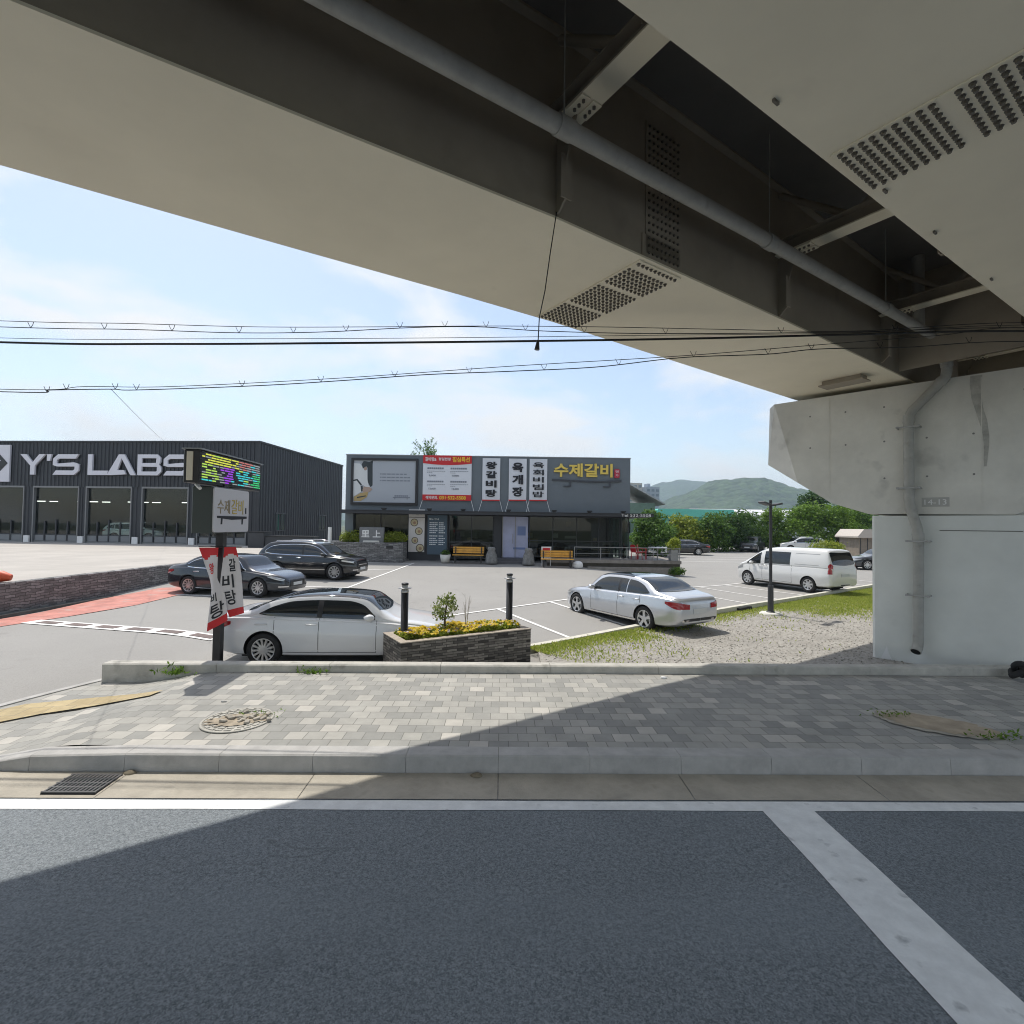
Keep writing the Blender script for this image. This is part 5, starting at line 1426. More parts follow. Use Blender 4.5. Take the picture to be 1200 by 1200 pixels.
# --- saloon with a low roof (foreground white car)
def saloon(L, W, H, wb, fo, r, mat_, spokes, **kw):
    h2 = L / 2; w = W / 2; ro = L - fo - wb
    P = dict(L=L, r=r, wb=wb, fo=fo, paint=mat_, spokes=spokes, tw=.22)
    P['top'] = [(-h2, .84), (-h2 + .06, .975), (-h2 + .22, 1.035), (-h2 + .52, 1.075), (-h2 + .72, 1.115), (-h2 + 1.25, H - .10), (-h2 + 1.75, H - .015), (-h2 + 2.2, H), (-h2 + 2.7, H - .018), (-h2 + 3.05, H - .075), (h2 - 1.42, 1.05), (h2 - 1.22, .955), (h2 - .7, .87), (h2 - .32, .785), (h2 - .10, .69), (h2, .57)]
    P['belt'] = [(-h2, .78), (-h2 + .06, .91), (-h2 + .25, .965), (-h2 + .8, .985), (-h2 + 1.6, .965), (0.2, .925), (h2 - 1.5, .895), (h2 - 1.0, .84), (h2 - .5, .765), (h2 - .15, .665), (h2, .54)]
    P['plan'] = [(-h2, w * .70), (-h2 + .03, w * .77), (-h2 + .12, w * .85), (-h2 + .4, w * .945), (-h2 + .9, w * .995), (-.3, w), (h2 - 1.1, w * .99), (h2 - .55, w * .94), (h2 - .22, w * .83), (h2 - .06, w * .69), (h2, w * .58)]
    P['bottom'] = [(-h2, .36), (-h2 + .15, .28), (-h2 + .6, .21), (0, .185), (h2 - .6, .19), (h2 - .1, .21), (h2, .24)]
    P['win_low'] = [(-h2 + .95, 1.045), (-h2 + 1.2, 1.005), (-h2 + 1.7, .985), (0.2, .955), (h2 - 1.55, .935)]
    P['win_high'] = [(-h2 + .95, 1.05), (-h2 + 1.25, H - .235), (-h2 + 1.6, H - .145), (-h2 + 2.1, H - .12), (-h2 + 2.7, H - .135), (-h2 + 2.98, H - .20), (h2 - 1.55, .945)]
    bx = -h2 + 2.16
    P['win'] = [(-h2 + .97, bx - .33), (bx - .29, bx - .05), (bx + .05, h2 - 1.62)] if kw.get('quarter') else [(-h2 + .97, bx - .05), (bx + .05, h2 - 1.62)]
    P['pillars'] = [bx]
    P['screen'] = (h2 - 1.44, -h2 + 3.0, .97, .95, -.10)
    P['rear_screen'] = (-h2 + .62, -h2 + 1.42, .95, .93, .10)
    P['gaps'] = [bx, h2 - 1.58, -h2 + 1.28]
    P['doors'] = (-h2 + 1.28, h2 - 1.58)
    P['handles'] = [bx + .13 - .26 + .0, -h2 + 1.42]
    P['hz'] = .845
    P['mirror'] = h2 - 1.72
    P['corner'] = [('tail_lamp', -h2 + .03, -h2 + .42, lin((-h2, .70), (-h2 + .2, .75), (-h2 + .42, .84)), lin((-h2, .88), (-h2 + .2, .90), (-h2 + .42, .90)), M_['tail']),
                   ('headlight', h2 - .62, h2 - .09, lin((h2 - .62, .725), (h2 - .3, .625), (h2, .56)), lin((h2 - .62, .745), (h2 - .3, .71), (h2 - .05, .63)), M_['lamp'])]
    P['ends'] = [('grille', 1, 0, w * .45, k(.30), k(.56), M_['black'])]
    P['plates'] = [(-1, .60, .72, .26, M_['plate'], 'number_plate'), (1, .40, .51, .26, M_['plate'], 'number_plate')]
    P.update(kw)
    return P
# --- foreground white car
P = saloon(4.885, 1.84, 1.43, 2.825, .98, .335, WHITE, 13, quarter=False, gap=.05, surround=None)
P['roofmat'] = M_['carglass']; P['twotone'] = (1.345, -1.0, 1.0)
P['handles'] = [-.42, -1.42]
make_car('saloon_car', 'white saloon with dark glass roof parked behind the low kerb wall', 'car', (-3.62, 11.26, -.125), R(3.0), P)
# --- silver saloon seen from behind
P = saloon(4.925, 1.852, 1.468, 2.94, .86, .34, SILVER, 5, gap=.045, quarter=True, surround=None, sunroof=None)
P['roofmat'] = M_['carglass']; P['twotone'] = (1.37, -.75, .75)
P['moulding'] = (.06, .10, M_['chrome'])
P['ends'] = [('grille', 1, 0, .4, k(.30), k(.56), M_['black']), ('rear_bumper_trim', -1, 0, .62, k(.40), k(.47), M_['black']), ('exhaust', -1, .42, .66, k(.405), k(.445), M_['chrome'])]
P['ends'].append(('tail_lamp', -1, .40, .72, lambda u: .71 + .02 * u, lambda u: .84 + .04 * u, M_['tail']))
make_car('saloon_car', 'silver saloon with dark glass roof and five spoke rims parked beside gravel', 'car', (3.70, 15.6, -.05), R(121.0), P)
# --- dark saloon at the left
P = saloon(4.91, 1.86, 1.47, 2.845, .98, .335, NAVY, 10, gap=.045, quarter=False, surround=(-1.45, .95))
P['handlemat'] = M_['chrome']; P['moulding'] = (.05, .085, M_['chrome'])
P['ends'] = [('grille', 1, 0, .42, k(.36), k(.60), M_['black']), ('fog_trim', 1, .52, .78, k(.36), k(.40), M_['chrome'])]
make_car('saloon_car', 'dark navy saloon with chrome window trim parked by the red walkway', 'car', (-10.25, 19.35, .11), R(-11.0), P)
# --- SUV
def suv(mat_):
    L, W, H = 4.67, 1.845, 1.69; h2 = L / 2; w = W / 2
    P = dict(L=L, r=.37, wb=2.705, fo=.93, paint=mat_, spokes=10, tw=.225, gap=.06, cladding=True, tum=.30, lift=.0)
    P['top'] = [(-h2, .95), (-h2 + .05, 1.12), (-h2 + .30, 1.42), (-h2 + .45, 1.56), (-h2 + .62, 1.635), (-h2 + 1.3, 1.685), (-h2 + 2.0, H), (-h2 + 2.5, H - .03), (-h2 + 2.85, 1.585), (h2 - 1.18, 1.17), (h2 - .98, 1.10), (h2 - .5, 1.035), (h2 - .2, .96), (h2 - .06, .86), (h2, .72)]
    P['belt'] = [(-h2, .92), (-h2 + .1, 1.08), (-h2 + .4, 1.12), (-h2 + 1.2, 1.085), (0, 1.05), (h2 - 1.3, 1.03), (h2 - .8, 1.0), (h2 - .35, .93), (h2 - .08, .82), (h2, .70)]
    P['plan'] = [(-h2, w * .74), (-h2 + .04, w * .83), (-h2 + .2, w * .92), (-h2 + .6, w * .98), (0, w), (h2 - .9, w * .99), (h2 - .4, w * .93), (h2 - .12, w * .80), (h2, w * .66)]
    P['bottom'] = [(-h2, .42), (-h2 + .3, .31), (0, .25), (h2 - .5, .26), (h2, .34)]
    P['win_low'] = [(-h2 + .42, 1.20), (-h2 + .8, 1.135), (0, 1.085), (h2 - 1.25, 1.06)]
    P['win_high'] = [(-h2 + .42, 1.22), (-h2 + .75, 1.44), (-h2 + 1.1, 1.50), (-h2 + 1.9, 1.535), (-h2 + 2.45, 1.52), (-h2 + 2.8, 1.44), (h2 - 1.25, 1.07)]
    P['win'] = [(-h2 + .44, -h2 + .98), (-h2 + 1.02, -.14), (-.04, h2 - 1.30)]
    P['surround'] = (-h2 + .44, h2 - 1.3)
    P['screen'] = (h2 - 1.2, -h2 + 2.82, .97, .95, -.08)
    P['rear_screen'] = (-h2 + .10, -h2 + .42, .93, .92, .05)
    P['pillars'] = [-.09]
    P['gaps'] = [-.09, h2 - 1.36, -h2 + 1.02]; P['doors'] = (-h2 + 1.02, h2 - 1.36)
    P['handles'] = [-.25, -h2 + 1.2]; P['hz'] = .96; P['handlemat'] = M_['chrome']
    P['moulding'] = (.20, .235, M_['chrome'])
    P['mirror'] = h2 - 1.45
    P['corner'] = [('tail_lamp', -h2 + .03, -h2 + .35, lin((-h2, .90), (-h2 + .35, .98)), lin((-h2, 1.02), (-h2 + .35, 1.06)), M_['tail']),
                   ('headlight', h2 - .6, h2 - .1, lin((h2 - .6, .84), (h2, .74)), lin((h2 - .6, .90), (h2 - .08, .84)), M_['lamp'])]
    P['ends'] = [('grille', 1, 0, .5, k(.56), k(.80), M_['black']), ('grille_bar', 1, 0, .42, k(.66), k(.70), M_['chrome']), ('fog_trim', 1, .5, .74, k(.44), k(.48), M_['chrome'])]
    P['plates'] = [(-1, .78, .9, .26, M_['plate'], 'number_plate'), (1, .44, .56, .26, M_['plate'], 'number_plate')]
    return P
sv = make_car('sport_utility_car', 'glossy black sport utility car with chrome trim parked below the stone planter', 'car', (-9.05, 23.55, .27), R(-7.0), suv(BLACK))
for sg in (1, -1):
    m = MB(); m.tube([(-1.5, sg * .62, 1.65), (-1.4, sg * .62, 1.70), (.2, sg * .62, 1.71), (.35, sg * .62, 1.66)], .016, 6); m.build('roof_rail', M_['chrome'], sv)
# --- van
def van(mat_):
    L, W, H = 5.125, 1.92, 1.935; h2 = L / 2; w = W / 2
    P = dict(L=L, r=.335, wb=3.2, fo=.87, paint=mat_, spokes=7, tw=.215, gap=.05, tum=.17, gb=.955)
    P['top'] = [(-h2, 1.05), (-h2 + .03, 1.16), (-h2 + .20, 1.72), (-h2 + .26, 1.86), (-h2 + .42, 1.915), (-h2 + 1.5, H), (-h2 + 2.6, H - .01), (-h2 + 3.1, H - .05), (-h2 + 3.45, 1.79), (h2 - .78, 1.24), (h2 - .58, 1.14), (h2 - .3, 1.02), (h2 - .1, .88), (h2, .70)]
    P['belt'] = [(-h2, .98), (-h2 + .1, 1.08), (-h2 + .5, 1.10), (0, 1.08), (h2 - 1.2, 1.04), (h2 - .7, 1.0), (h2 - .35, .96), (h2 - .1, .82), (h2, .66)]
    P['plan'] = [(-h2, w * .80), (-h2 + .03, w * .88), (-h2 + .15, w * .955), (-h2 + .5, w * .99), (0, w), (h2 - 1.0, w * .99), (h2 - .5, w * .93), (h2 - .18, w * .82), (h2, w * .62)]
    P['bottom'] = [(-h2, .36), (-h2 + .3, .28), (0, .24), (h2 - .5, .24), (h2, .28)]
    P['win_low'] = [(-h2 + .3, 1.16), (0, 1.14), (h2 - 1.3, 1.09), (h2 - .80, 1.07)]
    P['win_high'] = [(-h2 + .3, 1.69), (0, 1.71), (h2 - 1.95, 1.70), (h2 - 1.6, 1.63), (h2 - 1.2, 1.40), (h2 - .80, 1.08)]
    P['win'] = [(-.62, .72), (.94, h2 - .84)]
    P['screen'] = (h2 - .82, -h2 + 3.4, .97, .95, -.10)
    P['rear_screen'] = (-h2 + .045, -h2 + .215, .93, .93, .02)
    P['gaps'] = [.83, h2 - 1.02, -.72, ]; P['doors'] = (-.72, h2 - 1.02)
    P['handles'] = [.68, .97]; P['hz'] = 1.03; P['handlemat'] = M_['chrome']
    P['mirror'] = h2 - 1.18
    P['corner'] = [('tail_lamp', -h2 + .02, -h2 + .17, k(.86), lin((-h2, 1.22), (-h2 + .1, 1.30), (-h2 + .17, 1.22)), M_['tail']),
                   ('headlight', h2 - .58, h2 - .12, lin((h2 - .58, .84), (h2, .70)), lin((h2 - .58, 1.0), (h2 - .1, .82)), M_['lamp'])]
    P['ends'] = [('grille', 1, 0, .5, k(.55), k(.72), M_['black']), ('rear_step', -1, 0, .3, k(.37), k(.41), M_['black'])]
    P['plates'] = [(-1, .74, .86, .26, M_['plate'], 'number_plate'), (1, .42, .53, .26, M_['plate'], 'number_plate')]
    return P
VANW = paint('van_white', (.76, .76, .745), 0, .35)
vn = make_car('van', 'white panel van with dark side windows parked beyond the lamp post', 'van', (13.3, 24.4, .03), R(114.5), van(VANW))
vc = Car(van(VANW)); 
for sg in (1, -1):                                                             # pressed panel behind the side window
    for nm, x0, x1, z0, z1 in (('panel_pressing', -2.0, -.85, 1.675, 1.69), ('panel_pressing', -2.0, -.85, 1.19, 1.205)):
        m = MB()
        m.grid(lambda u, w: (x0 + u * (x1 - x0), sg * (vc.side(x0 + u * (x1 - x0), z0 + w * (z1 - z0)) + .006), z0 + w * (z1 - z0)), 14, 1); m.build(nm, M_['frame'], vn)
    m = MB()
    m.grid(lambda u, w: (-1.2 + u * 2.2, sg * (vc.side(-1.2 + u * 2.2, .62 + w * .03) + .012), .62 + w * .03), 16, 1); m.build('side_rail', VANW, vn)
# --- farther cars
P = saloon(4.95, 1.86, 1.46, 2.9, .95, .34, BLACK, 10, gap=.045, surround=(-1.45, .95)); P['handlemat'] = M_['chrome']
far_black = make_car('saloon_car', 'black saloon parked beyond the restaurant terrace in front of the hedge', 'car', (16.35, 49.2, .28), R(170.0), P)
def far_copy(src, loc, rz, label, matfrom=None, matto=None, nm=None):
    c = copy_tree(src); c.location = loc; c.rotation_euler = (0, 0, rz); c['label'] = label
    if matto:
        def sw(o):
            if o.type == 'MESH':
                for i, s in enumerate(o.material_slots):
                    if s.material == matfrom:
                        s.link = 'OBJECT'; s.material = matto
            for ch in o.children: sw(ch)
        sw(c)
    return c
far_copy(sv, (26.4, 56.2, .36), R(-128), 'dark grey car facing the camera under the hedge, left of lamp post top', BLACK, GREYC)
far_copy(sv, (31.9, 56.5, .36), R(172), 'white car whose roof shows above the white van', BLACK, VANW)
far_copy(far_black, (25.9, 35.6, .12), R(172), 'dark grey saloon half hidden behind the viaduct column', BLACK, GREYC)
far_copy(sv, (13.1, 46.8, .27), R(-100), 'silver grey car at the end of the terrace under the trees', BLACK, SILVER)
far_copy(sv, (-32.6, 44.6, .95), R(8), 'white car standing inside the warehouse behind the glass bays', BLACK, VANW)
# ------------------------------------------------------------------ vegetation
def mesh_np(name, V, F, mats, parent=None, mi=None, smooth=False, loc=None):
    """V (n,3), F (m,k) arrays"""
    me = bpy.data.meshes.new(name)
    n, m_, kk = len(V), len(F), F.shape[1]
    me.vertices.add(n); me.vertices.foreach_set('co', V.astype(np.float32).ravel())
    me.loops.add(m_ * kk); me.loops.foreach_set('vertex_index', F.astype(np.int32).ravel())
    me.polygons.add(m_); me.polygons.foreach_set('loop_start', np.arange(0, m_ * kk, kk, dtype=np.int32))
    for mt in (mats if isinstance(mats, (list, tuple)) else [mats]): me.materials.append(mt)
    if mi is not None: me.polygons.foreach_set('material_index', np.asarray(mi, np.int32))
    me.update(calc_edges=True); me.validate()
    if smooth: me.polygons.foreach_set('use_smooth', np.ones(m_, bool))
    o = bpy.data.objects.new(name, me); COL.objects.link(o)
    if parent is not None: o.parent = parent
    if loc is not None: o.location = loc
    return o
def leaf_quads(P, N, size, aspect=.55, jitter=.8, rs=None):
    """one folded leaf (two triangles sharing a rib) at each point, facing roughly N"""
    rs = rs or rng
    n = len(P)
    D = N + rs.normal(0, jitter, (n, 3)); D /= np.linalg.norm(D, axis=1, keepdims=True) + 1e-9
    T = rs.normal(0, 1, (n, 3)); T -= D * (T * D).sum(1, keepdims=True); T /= np.linalg.norm(T, axis=1, keepdims=True) + 1e-9
    B = np.cross(D, T)
    s = (size * rs.uniform(.6, 1.35, n))[:, None]
    a = P - T * s * .5; c = P + T * s * .5; lift = D * s * .12
    b = P + B * s * aspect * .5 + lift; d = P - B * s * aspect * .5 + lift
    V = np.stack([a, b, c, d], 1).reshape(-1, 3)
    F = np.arange(4 * n).reshape(n, 4)
    return V, F
def clump_points(clumps, n, rs, shell=.45):
    """points spread through ellipsoid clumps, more of them near the outside"""
    w = np.array([c[3] * c[4] * c[5] for c in clumps]) ** .75; w /= w.sum()
    idx = rs.choice(len(clumps), n, p=w)
    C = np.array(clumps)[idx]
    d = rs.normal(0, 1, (n, 3)); d /= np.linalg.norm(d, axis=1, keepdims=True)
    r = rs.uniform(shell ** 3, 1, n) ** (1 / 3.)
    r *= 1 + .12 * rs.normal(0, 1, n)
    P = C[:, :3] + d * C[:, 3:6] * r[:, None]
    return P, d
def make_clumps(R_, H, z0, n, rs, flat=.75, size=.42):
    """sub-crowns filling an egg of radius R_ between z0 and z0+H"""
    out = []
    for i in range(n):
        a = rs.uniform(0, 2 * math.pi); h = rs.uniform(0, 1); prof = math.sin(math.pi * (.22 + .70 * h)) ** .6
        rr = R_ * prof * math.sqrt(rs.uniform(.1, 1)) * .78
        s = R_ * size * rs.uniform(.65, 1.2)
        out.append((rr * math.cos(a), rr * math.sin(a), z0 + H * (.06 + .84 * h), s, s, s * flat))
    return out
def make_tree(name, label, cat, loc, H, R_, leafmat, n=2600, size=.3, seed=1, trunk=.3, group=None, clumps=None, nclump=16, stem=True, flat=.75, aspect=.55):
    rs = np.random.default_rng(seed)
    t = thing(name, label, cat, loc, 0, group)
    z0 = H * trunk
    cl = clumps or make_clumps(R_, H - z0, z0, nclump, rs, flat)
    if stem:
        m = MB(); r0 = max(.03, H * .022)
        m.tube([(0, 0, -.2), (.02 * H * rs.uniform(-1, 1), .02 * H * rs.uniform(-1, 1), H * .35), (.03 * H * rs.uniform(-1, 1), .02 * H, H * .7)], [r0, r0 * .75, r0 * .35], 8)
        for c in cl[:9]: m.tube([(0, 0, H * rs.uniform(.15, .35)), (c[0] * .45, c[1] * .45, c[2] * .75), (c[0], c[1], c[2])], [r0 * .45, r0 * .3, r0 * .1], 6)
        m.build('trunk', M_['bark'], t)
    P, d = clump_points(cl, n, rs)
    keep = P[:, 2] > .03
    P, d = P[keep], d[keep]
    V, F = leaf_quads(P, d * .6 + np.array([0, 0, .5]), size, aspect, rs=rs)
    mesh_np('crown', V, F, leafmat, t)
    return t
hedge = [  # x, y, height, radius, leaf, description
    (12.6, 45.5, 4.0, 2.0, 'leafA', 'leafy tree at the right end of the restaurant terrace, leftmost of the hedge'),
    (15.4, 53.5, 3.5, 2.4, 'leafA', 'bushy hedge tree behind the black saloon, under turquoise roof'),
    (18.6, 55.0, 3.6, 2.4, 'leafY', 'lighter hedge tree right behind the tail of the black saloon'),
    (21.6, 55.5, 4.0, 2.5, 'leafA', 'rounded hedge tree between the black saloon and dark grey car'),
    (24.4, 57.0, 4.5, 2.6, 'leafC', 'darkest hedge tree, just left of the dark grey car'),
    (27.6, 59.0, 4.8, 2.7, 'leafA', 'hedge tree directly behind the dark grey car'),
    (30.4, 58.5, 5.0, 2.3, 'leafB', 'bright hedge tree behind the roof of the white car'),
    (33.3, 58.0, 5.6, 2.6, 'leafB', 'tallest bright green hedge tree above the white van'),
    (36.6, 57.5, 5.2, 2.5, 'leafB', 'bright hedge tree above the rear of the white van'),
    (39.6, 59.5, 5.0, 2.4, 'leafA', 'rightmost hedge tree, beside the viaduct column')]
for i, (x, y, h, r, lm_, lab) in enumerate(hedge):
    make_tree('hedge_tree', lab, 'tree', (x, y, .3), h, r, M_[lm_], n=5200, size=.29, seed=20 + i, trunk=.0, group='bushy trees along the far edge of the car park', nclump=30)
for i, (x, y, h, r, lab) in enumerate([(38.5, 66, 7.6, 2.8, 'tall dark tree rising behind the bright hedge trees'), (44.0, 66, 7.0, 3.0, 'dark tree behind the small shed, next to the viaduct column'), (17.0, 68, 4.6, 2.4, 'dark tree just below the turquoise roof, behind the hedge')]):
    make_tree('broadleaf_tree', lab, 'tree', (x, y, .3), h, r, M_['leafC'], n=4200, size=.34, seed=50 + i, trunk=.2, nclump=20)
make_tree('round_shrub', 'yellow green domed shrub between white van and small shed', 'shrub', (30.8, 50.0, .35), 1.5, 1.5, M_['leafY'], n=2200, size=.2, seed=61, clumps=[(0, 0, .6, 1.6, 1.3, .85)], stem=False)
for i, (x, lab) in enumerate(((-9.45, 'round clipped shrub left of the carved slab'), (-6.95, 'round clipped shrub right of the carved slab'))):
    make_tree('round_shrub', lab, 'shrub', (x, 30.4, 1.6), .8, .7, M_['leafY'], n=2400, size=.10, seed=70 + i, clumps=[(0, 0, .42, .72, .42, .36), (.3, 0, .3, .45, .4, .3), (-.3, 0, .3, .45, .4, .3)], group='clipped shrubs on the stone planter')
make_tree('terrace_shrub', 'yellow green shrub growing in the square terrace planter', 'shrub', (9.35, 29.6, 1.5), .9, .45, M_['leafY'], n=700, size=.13, seed=75, clumps=[(0, 0, .25, .42, .4, .32), (.1, 0, .5, .3, .3, .25)], trunk=.05)
make_tree('low_shrub', 'low green shrub at the foot of the terrace corner', 'shrub', (9.3, 28.75, .15), .5, .4, M_['leafA'], n=500, size=.12, seed=76, clumps=[(0, 0, .2, .45, .3, .25)], stem=False)
make_tree('pot_plant', 'small leafy plant in the grey pot by the window', 'plant', (-3.85, 29.9, .95), .4, .25, M_['leafA'], n=300, size=.11, seed=77, clumps=[(0, 0, .18, .26, .26, .18)], stem=False)
# spiky tree tips above the restaurant roof
def spiky(loc, H, R_, n, lab, seed):
    rs = np.random.default_rng(seed)
    t = thing('conifer', lab, 'tree', loc)
    m = MB(); m.tube([(0, 0, -.3), (0, 0, H * .8)], [.16, .04], 8); m.build('trunk', M_['bark'], t)
    V, F = [], []
    Pt, Dn = [], []
    for i in range(n):
        a = rs.uniform(0, 6.28); h = H * rs.uniform(.55, .86); L = rs.uniform(.7, 1.5); up = rs.uniform(.5, 1.6)
        o = np.array([math.cos(a) * R_ * rs.uniform(0, .6), math.sin(a) * R_ * .4, h]); d = np.array([math.cos(a), math.sin(a) * .6, up]); d /= np.linalg.norm(d)
        for q in np.linspace(0, 1, 26):
            Pt.append(o + d * L * q + rs.normal(0, .05, 3)); Dn.append(rs.normal(0, 1, 3))
    V, F = leaf_quads(np.array(Pt), np.array(Dn), .26, .3, rs=rs)
    mesh_np('crown', V, F, M_['leafA'], t)
spiky((-8.0, 48, .6), 10.9, 1.6, 60, 'spiky green treetop showing above the restaurant roof by the lunch menu', 81)
spiky((-9.9, 48, .6), 10.2, .6, 18, 'small spiky treetop just above the roof over the framed poster', 82)

# grass on the verge, gravel stones
rs = np.random.default_rng(5)
nin = np.array([ED.y, -ED.x])                                 # from the kerb into the verge
t = rs.uniform(-.3, 22.5, 150000); dd = rs.uniform(.12, 4.2, 150000)
X = E0.x + ED.x * t + nin[0] * dd; Y = E0.y + ED.y * t + nin[1] * dd
patch = .5 + .5 * np.sin(X * 1.9 + 1.3 * np.sin(Y * 1.3)) * np.sin(Y * 2.3 + .7 * np.sin(X * 2.1))
prob = np.exp(-(dd / .6) ** 2) * .6
prob += np.where((t > 9.5), np.exp(-((dd - 1.1) / 1.5) ** 2) * np.clip((t - 9.5) / 3.5, 0, 1) * (.35 + .65 * patch), 0)
prob += np.where(dd > .5, .10 * np.clip(patch - .55, 0, 1) * np.exp(-(dd / 3) ** 2), 0)
prob += np.where(t < 3.2, np.exp(-(dd / 1.15) ** 2) * (.25 + .75 * patch), 0) * .8
keep = (rs.uniform(0, 1, len(t)) < prob) & (Y > 9.35)
X, Y = X[keep], Y[keep]; n = len(X)
h = rs.uniform(.03, .08, n); a = rs.uniform(0, 6.28, n); w = rs.uniform(.010, .022, n); lean = rs.uniform(-.05, .05, (n, 2))
z = np.full(n, .012)
V = np.stack([np.stack([X - np.cos(a) * w, Y - np.sin(a) * w, z], 1), np.stack([X + np.cos(a) * w, Y + np.sin(a) * w, z], 1), np.stack([X + lean[:, 0], Y + lean[:, 1], z + h], 1)], 1).reshape(-1, 3)
g = mesh_np('grass', V, np.arange(3 * n).reshape(n, 3), leaf_mat('grass_blades', (.21, .28, .04), (.34, .42, .065), (.52, .52, .15), .5))
tag(g, 'short patchy grass along the kerb of the gravel verge', 'grass', kind='stuff')
n = 11000
X = rs.uniform(.7, 17, n); Y = 9.35 + (rs.uniform(0, 1, n) ** 1.5) * 9
ok = ((X - E0.x) * nin[0] + (Y - E0.y) * nin[1] > .15)
X, Y = X[ok], Y[ok]; n = len(X)
s = rs.uniform(.008, .024, n) * (1 + .5 * (rs.uniform(0, 1, n) > .97))
oct_ = np.array([(1, 0, 0), (0, 1, 0), (-1, 0, 0), (0, -1, 0), (0, 0, .75), (0, 0, -.6)])
ang = rs.uniform(0, 6.28, n); st = rs.uniform(.7, 1.3, (n, 3))
base = oct_[None] * st[:, None] * s[:, None, None]
ca, sa = np.cos(ang)[:, None], np.sin(ang)[:, None]
V = np.stack([base[:, :, 0] * ca - base[:, :, 1] * sa + X[:, None], base[:, :, 0] * sa + base[:, :, 1] * ca + Y[:, None], base[:, :, 2] + .016], 2).reshape(-1, 3)
fo_ = np.array([(0, 1, 4), (1, 2, 4), (2, 3, 4), (3, 0, 4), (1, 0, 5), (2, 1, 5), (3, 2, 5), (0, 3, 5)])
F = (np.arange(n)[:, None, None] * 6 + fo_[None]).reshape(-1, 3)
gm, gt_, gb_ = new_mat('gravel_stone')
gn = gt_.nodes.new('ShaderNodeNewGeometry'); gr_ = gt_.nodes.new('ShaderNodeValToRGB')
gr_.color_ramp.elements[0].color = (.2, .19, .165, 1); gr_.color_ramp.elements[1].color = (.54, .51, .47, 1)
gt_.links.new(gn.outputs['Random Per Island'], gr_.inputs['Fac']); gt_.links.new(gr_.outputs['Color'], gb_.inputs['Base Color']); gb_.inputs['Roughness'].default_value = .9
g = mesh_np('gravel', V, F, gm)
tag(g, 'loose grey and tan gravel stones covering the verge', 'gravel', kind='stuff')
# ------------------------------------------------------------------ brick planter with bollard lamps
PLA = math.atan2(1.5, 2.42)
pl = thing('brick_planter', 'low ledge stone flower planter behind the kerb wall with two bollard lamps', 'planter', (-1.99, 9.4, -.02), PLA)
def PL(x, y, z=0): ca, sa = math.cos(PLA), math.sin(PLA); return (-1.99 + x * ca - y * sa, 9.4 + x * sa + y * ca, z)
LW, LD, LH = 2.85, 1.02, .60
m = MB(); m.box(0, 0, -.1, LW, .13, LH); m.box(0, LD - .13, -.1, LW, LD, LH); m.box(0, .13, -.1, .13, LD - .13, LH); m.box(LW - .13, .13, -.1, LW, LD - .13, LH)
m.build('wall', M_['ledge'], pl)
m = MB(); m.box(-.01, -.01, LH, LW + .01, .15, LH + .018); m.box(-.01, LD - .15, LH, LW + .01, LD + .01, LH + .018); m.box(-.01, .15, LH, .15, LD - .15, LH + .018); m.box(LW - .15, .15, LH, LW + .01, LD - .15, LH + .018)
m.build('coping', mat('planter_coping', (.38, .33, .27), .85, var=.2, vscale=8, bump=.4, bscale=40), pl)
m = MB(); m.box(.13, .13, 0, LW - .13, LD - .13, LH - .07); m.build('soil', M_['earth'], pl)
rs = np.random.default_rng(12)
n = 5200
px_ = rs.uniform(.16, LW - .16, n); py_ = rs.uniform(.16, LD - .16, n)
hz_ = .08 + .09 * (np.sin(px_ * 5.1 + 1) * np.sin(py_ * 7 + px_ * 2) * .5 + .5) + .05 * rs.uniform(0, 1, n)
pz_ = LH - .08 + hz_ * rs.uniform(.3, 1, n)
Pw = np.array([PL(a, b, c) for a, b, c in zip(px_, py_, pz_)])
V1, F1 = leaf_quads(Pw, np.tile([0, 0, .7], (n, 1)), .07, .5, rs=rs)
n2 = 950
qx = rs.uniform(.2, LW - .2, n2); qy = rs.uniform(.16, LD - .2, n2)
sel = rs.uniform(0, 1, n2) < (.35 + .65 * (np.sin(qx * 4.2 + .6) > -.35))
qx, qy = qx[sel], qy[sel]; n2 = len(qx)
qz = LH - .08 + .10 + .10 * (np.sin(qx * 5.1 + 1) * np.sin(qy * 7 + qx * 2) * .5 + .5) + rs.uniform(0, .03, n2)
V2l, F2l, mi2 = [], [], []
for a, b, c in zip(qx, qy, qz):                                # each bloom: five petals
    cc = np.array(PL(a, b, c)); tilt = rs.normal(0, .35, 3); nn_ = np.array([0, -.35, 1]) + tilt; nn_ /= np.linalg.norm(nn_)
    e1 = np.cross(nn_, [1, 0, .1]); e1 /= np.linalg.norm(e1); e2 = np.cross(nn_, e1)
    s_ = rs.uniform(.026, .04); which = 1 if rs.uniform() < .86 else 2
    for q in range(5):
        t_ = q * 1.2566
        d1 = e1 * math.cos(t_) + e2 * math.sin(t_); d2 = -e1 * math.sin(t_) + e2 * math.cos(t_)
        bI = len(V2l); V2l += [cc, cc + d1 * s_ * .6 + d2 * s_ * .5 + nn_ * .006, cc + d1 * s_ * 1.05, cc + d1 * s_ * .6 - d2 * s_ * .5 + nn_ * .006]
        F2l.append((bI, bI + 1, bI + 2, bI + 3)); mi2.append(which)
V = np.vstack([V1, np.array(V2l)]); F = np.vstack([F1, np.array(F2l) + len(V1)])
fl = mesh_np('flower_bed', V, F, [M_['leafY'], leaf_mat('petal_yellow', (.62, .42, .01), (.72, .52, .015), (.78, .62, .04), .3), leaf_mat('petal_white', (.55, .5, .5), (.7, .68, .66), (.3, .12, .25), .3)], mi=[0] * len(F1) + mi2)
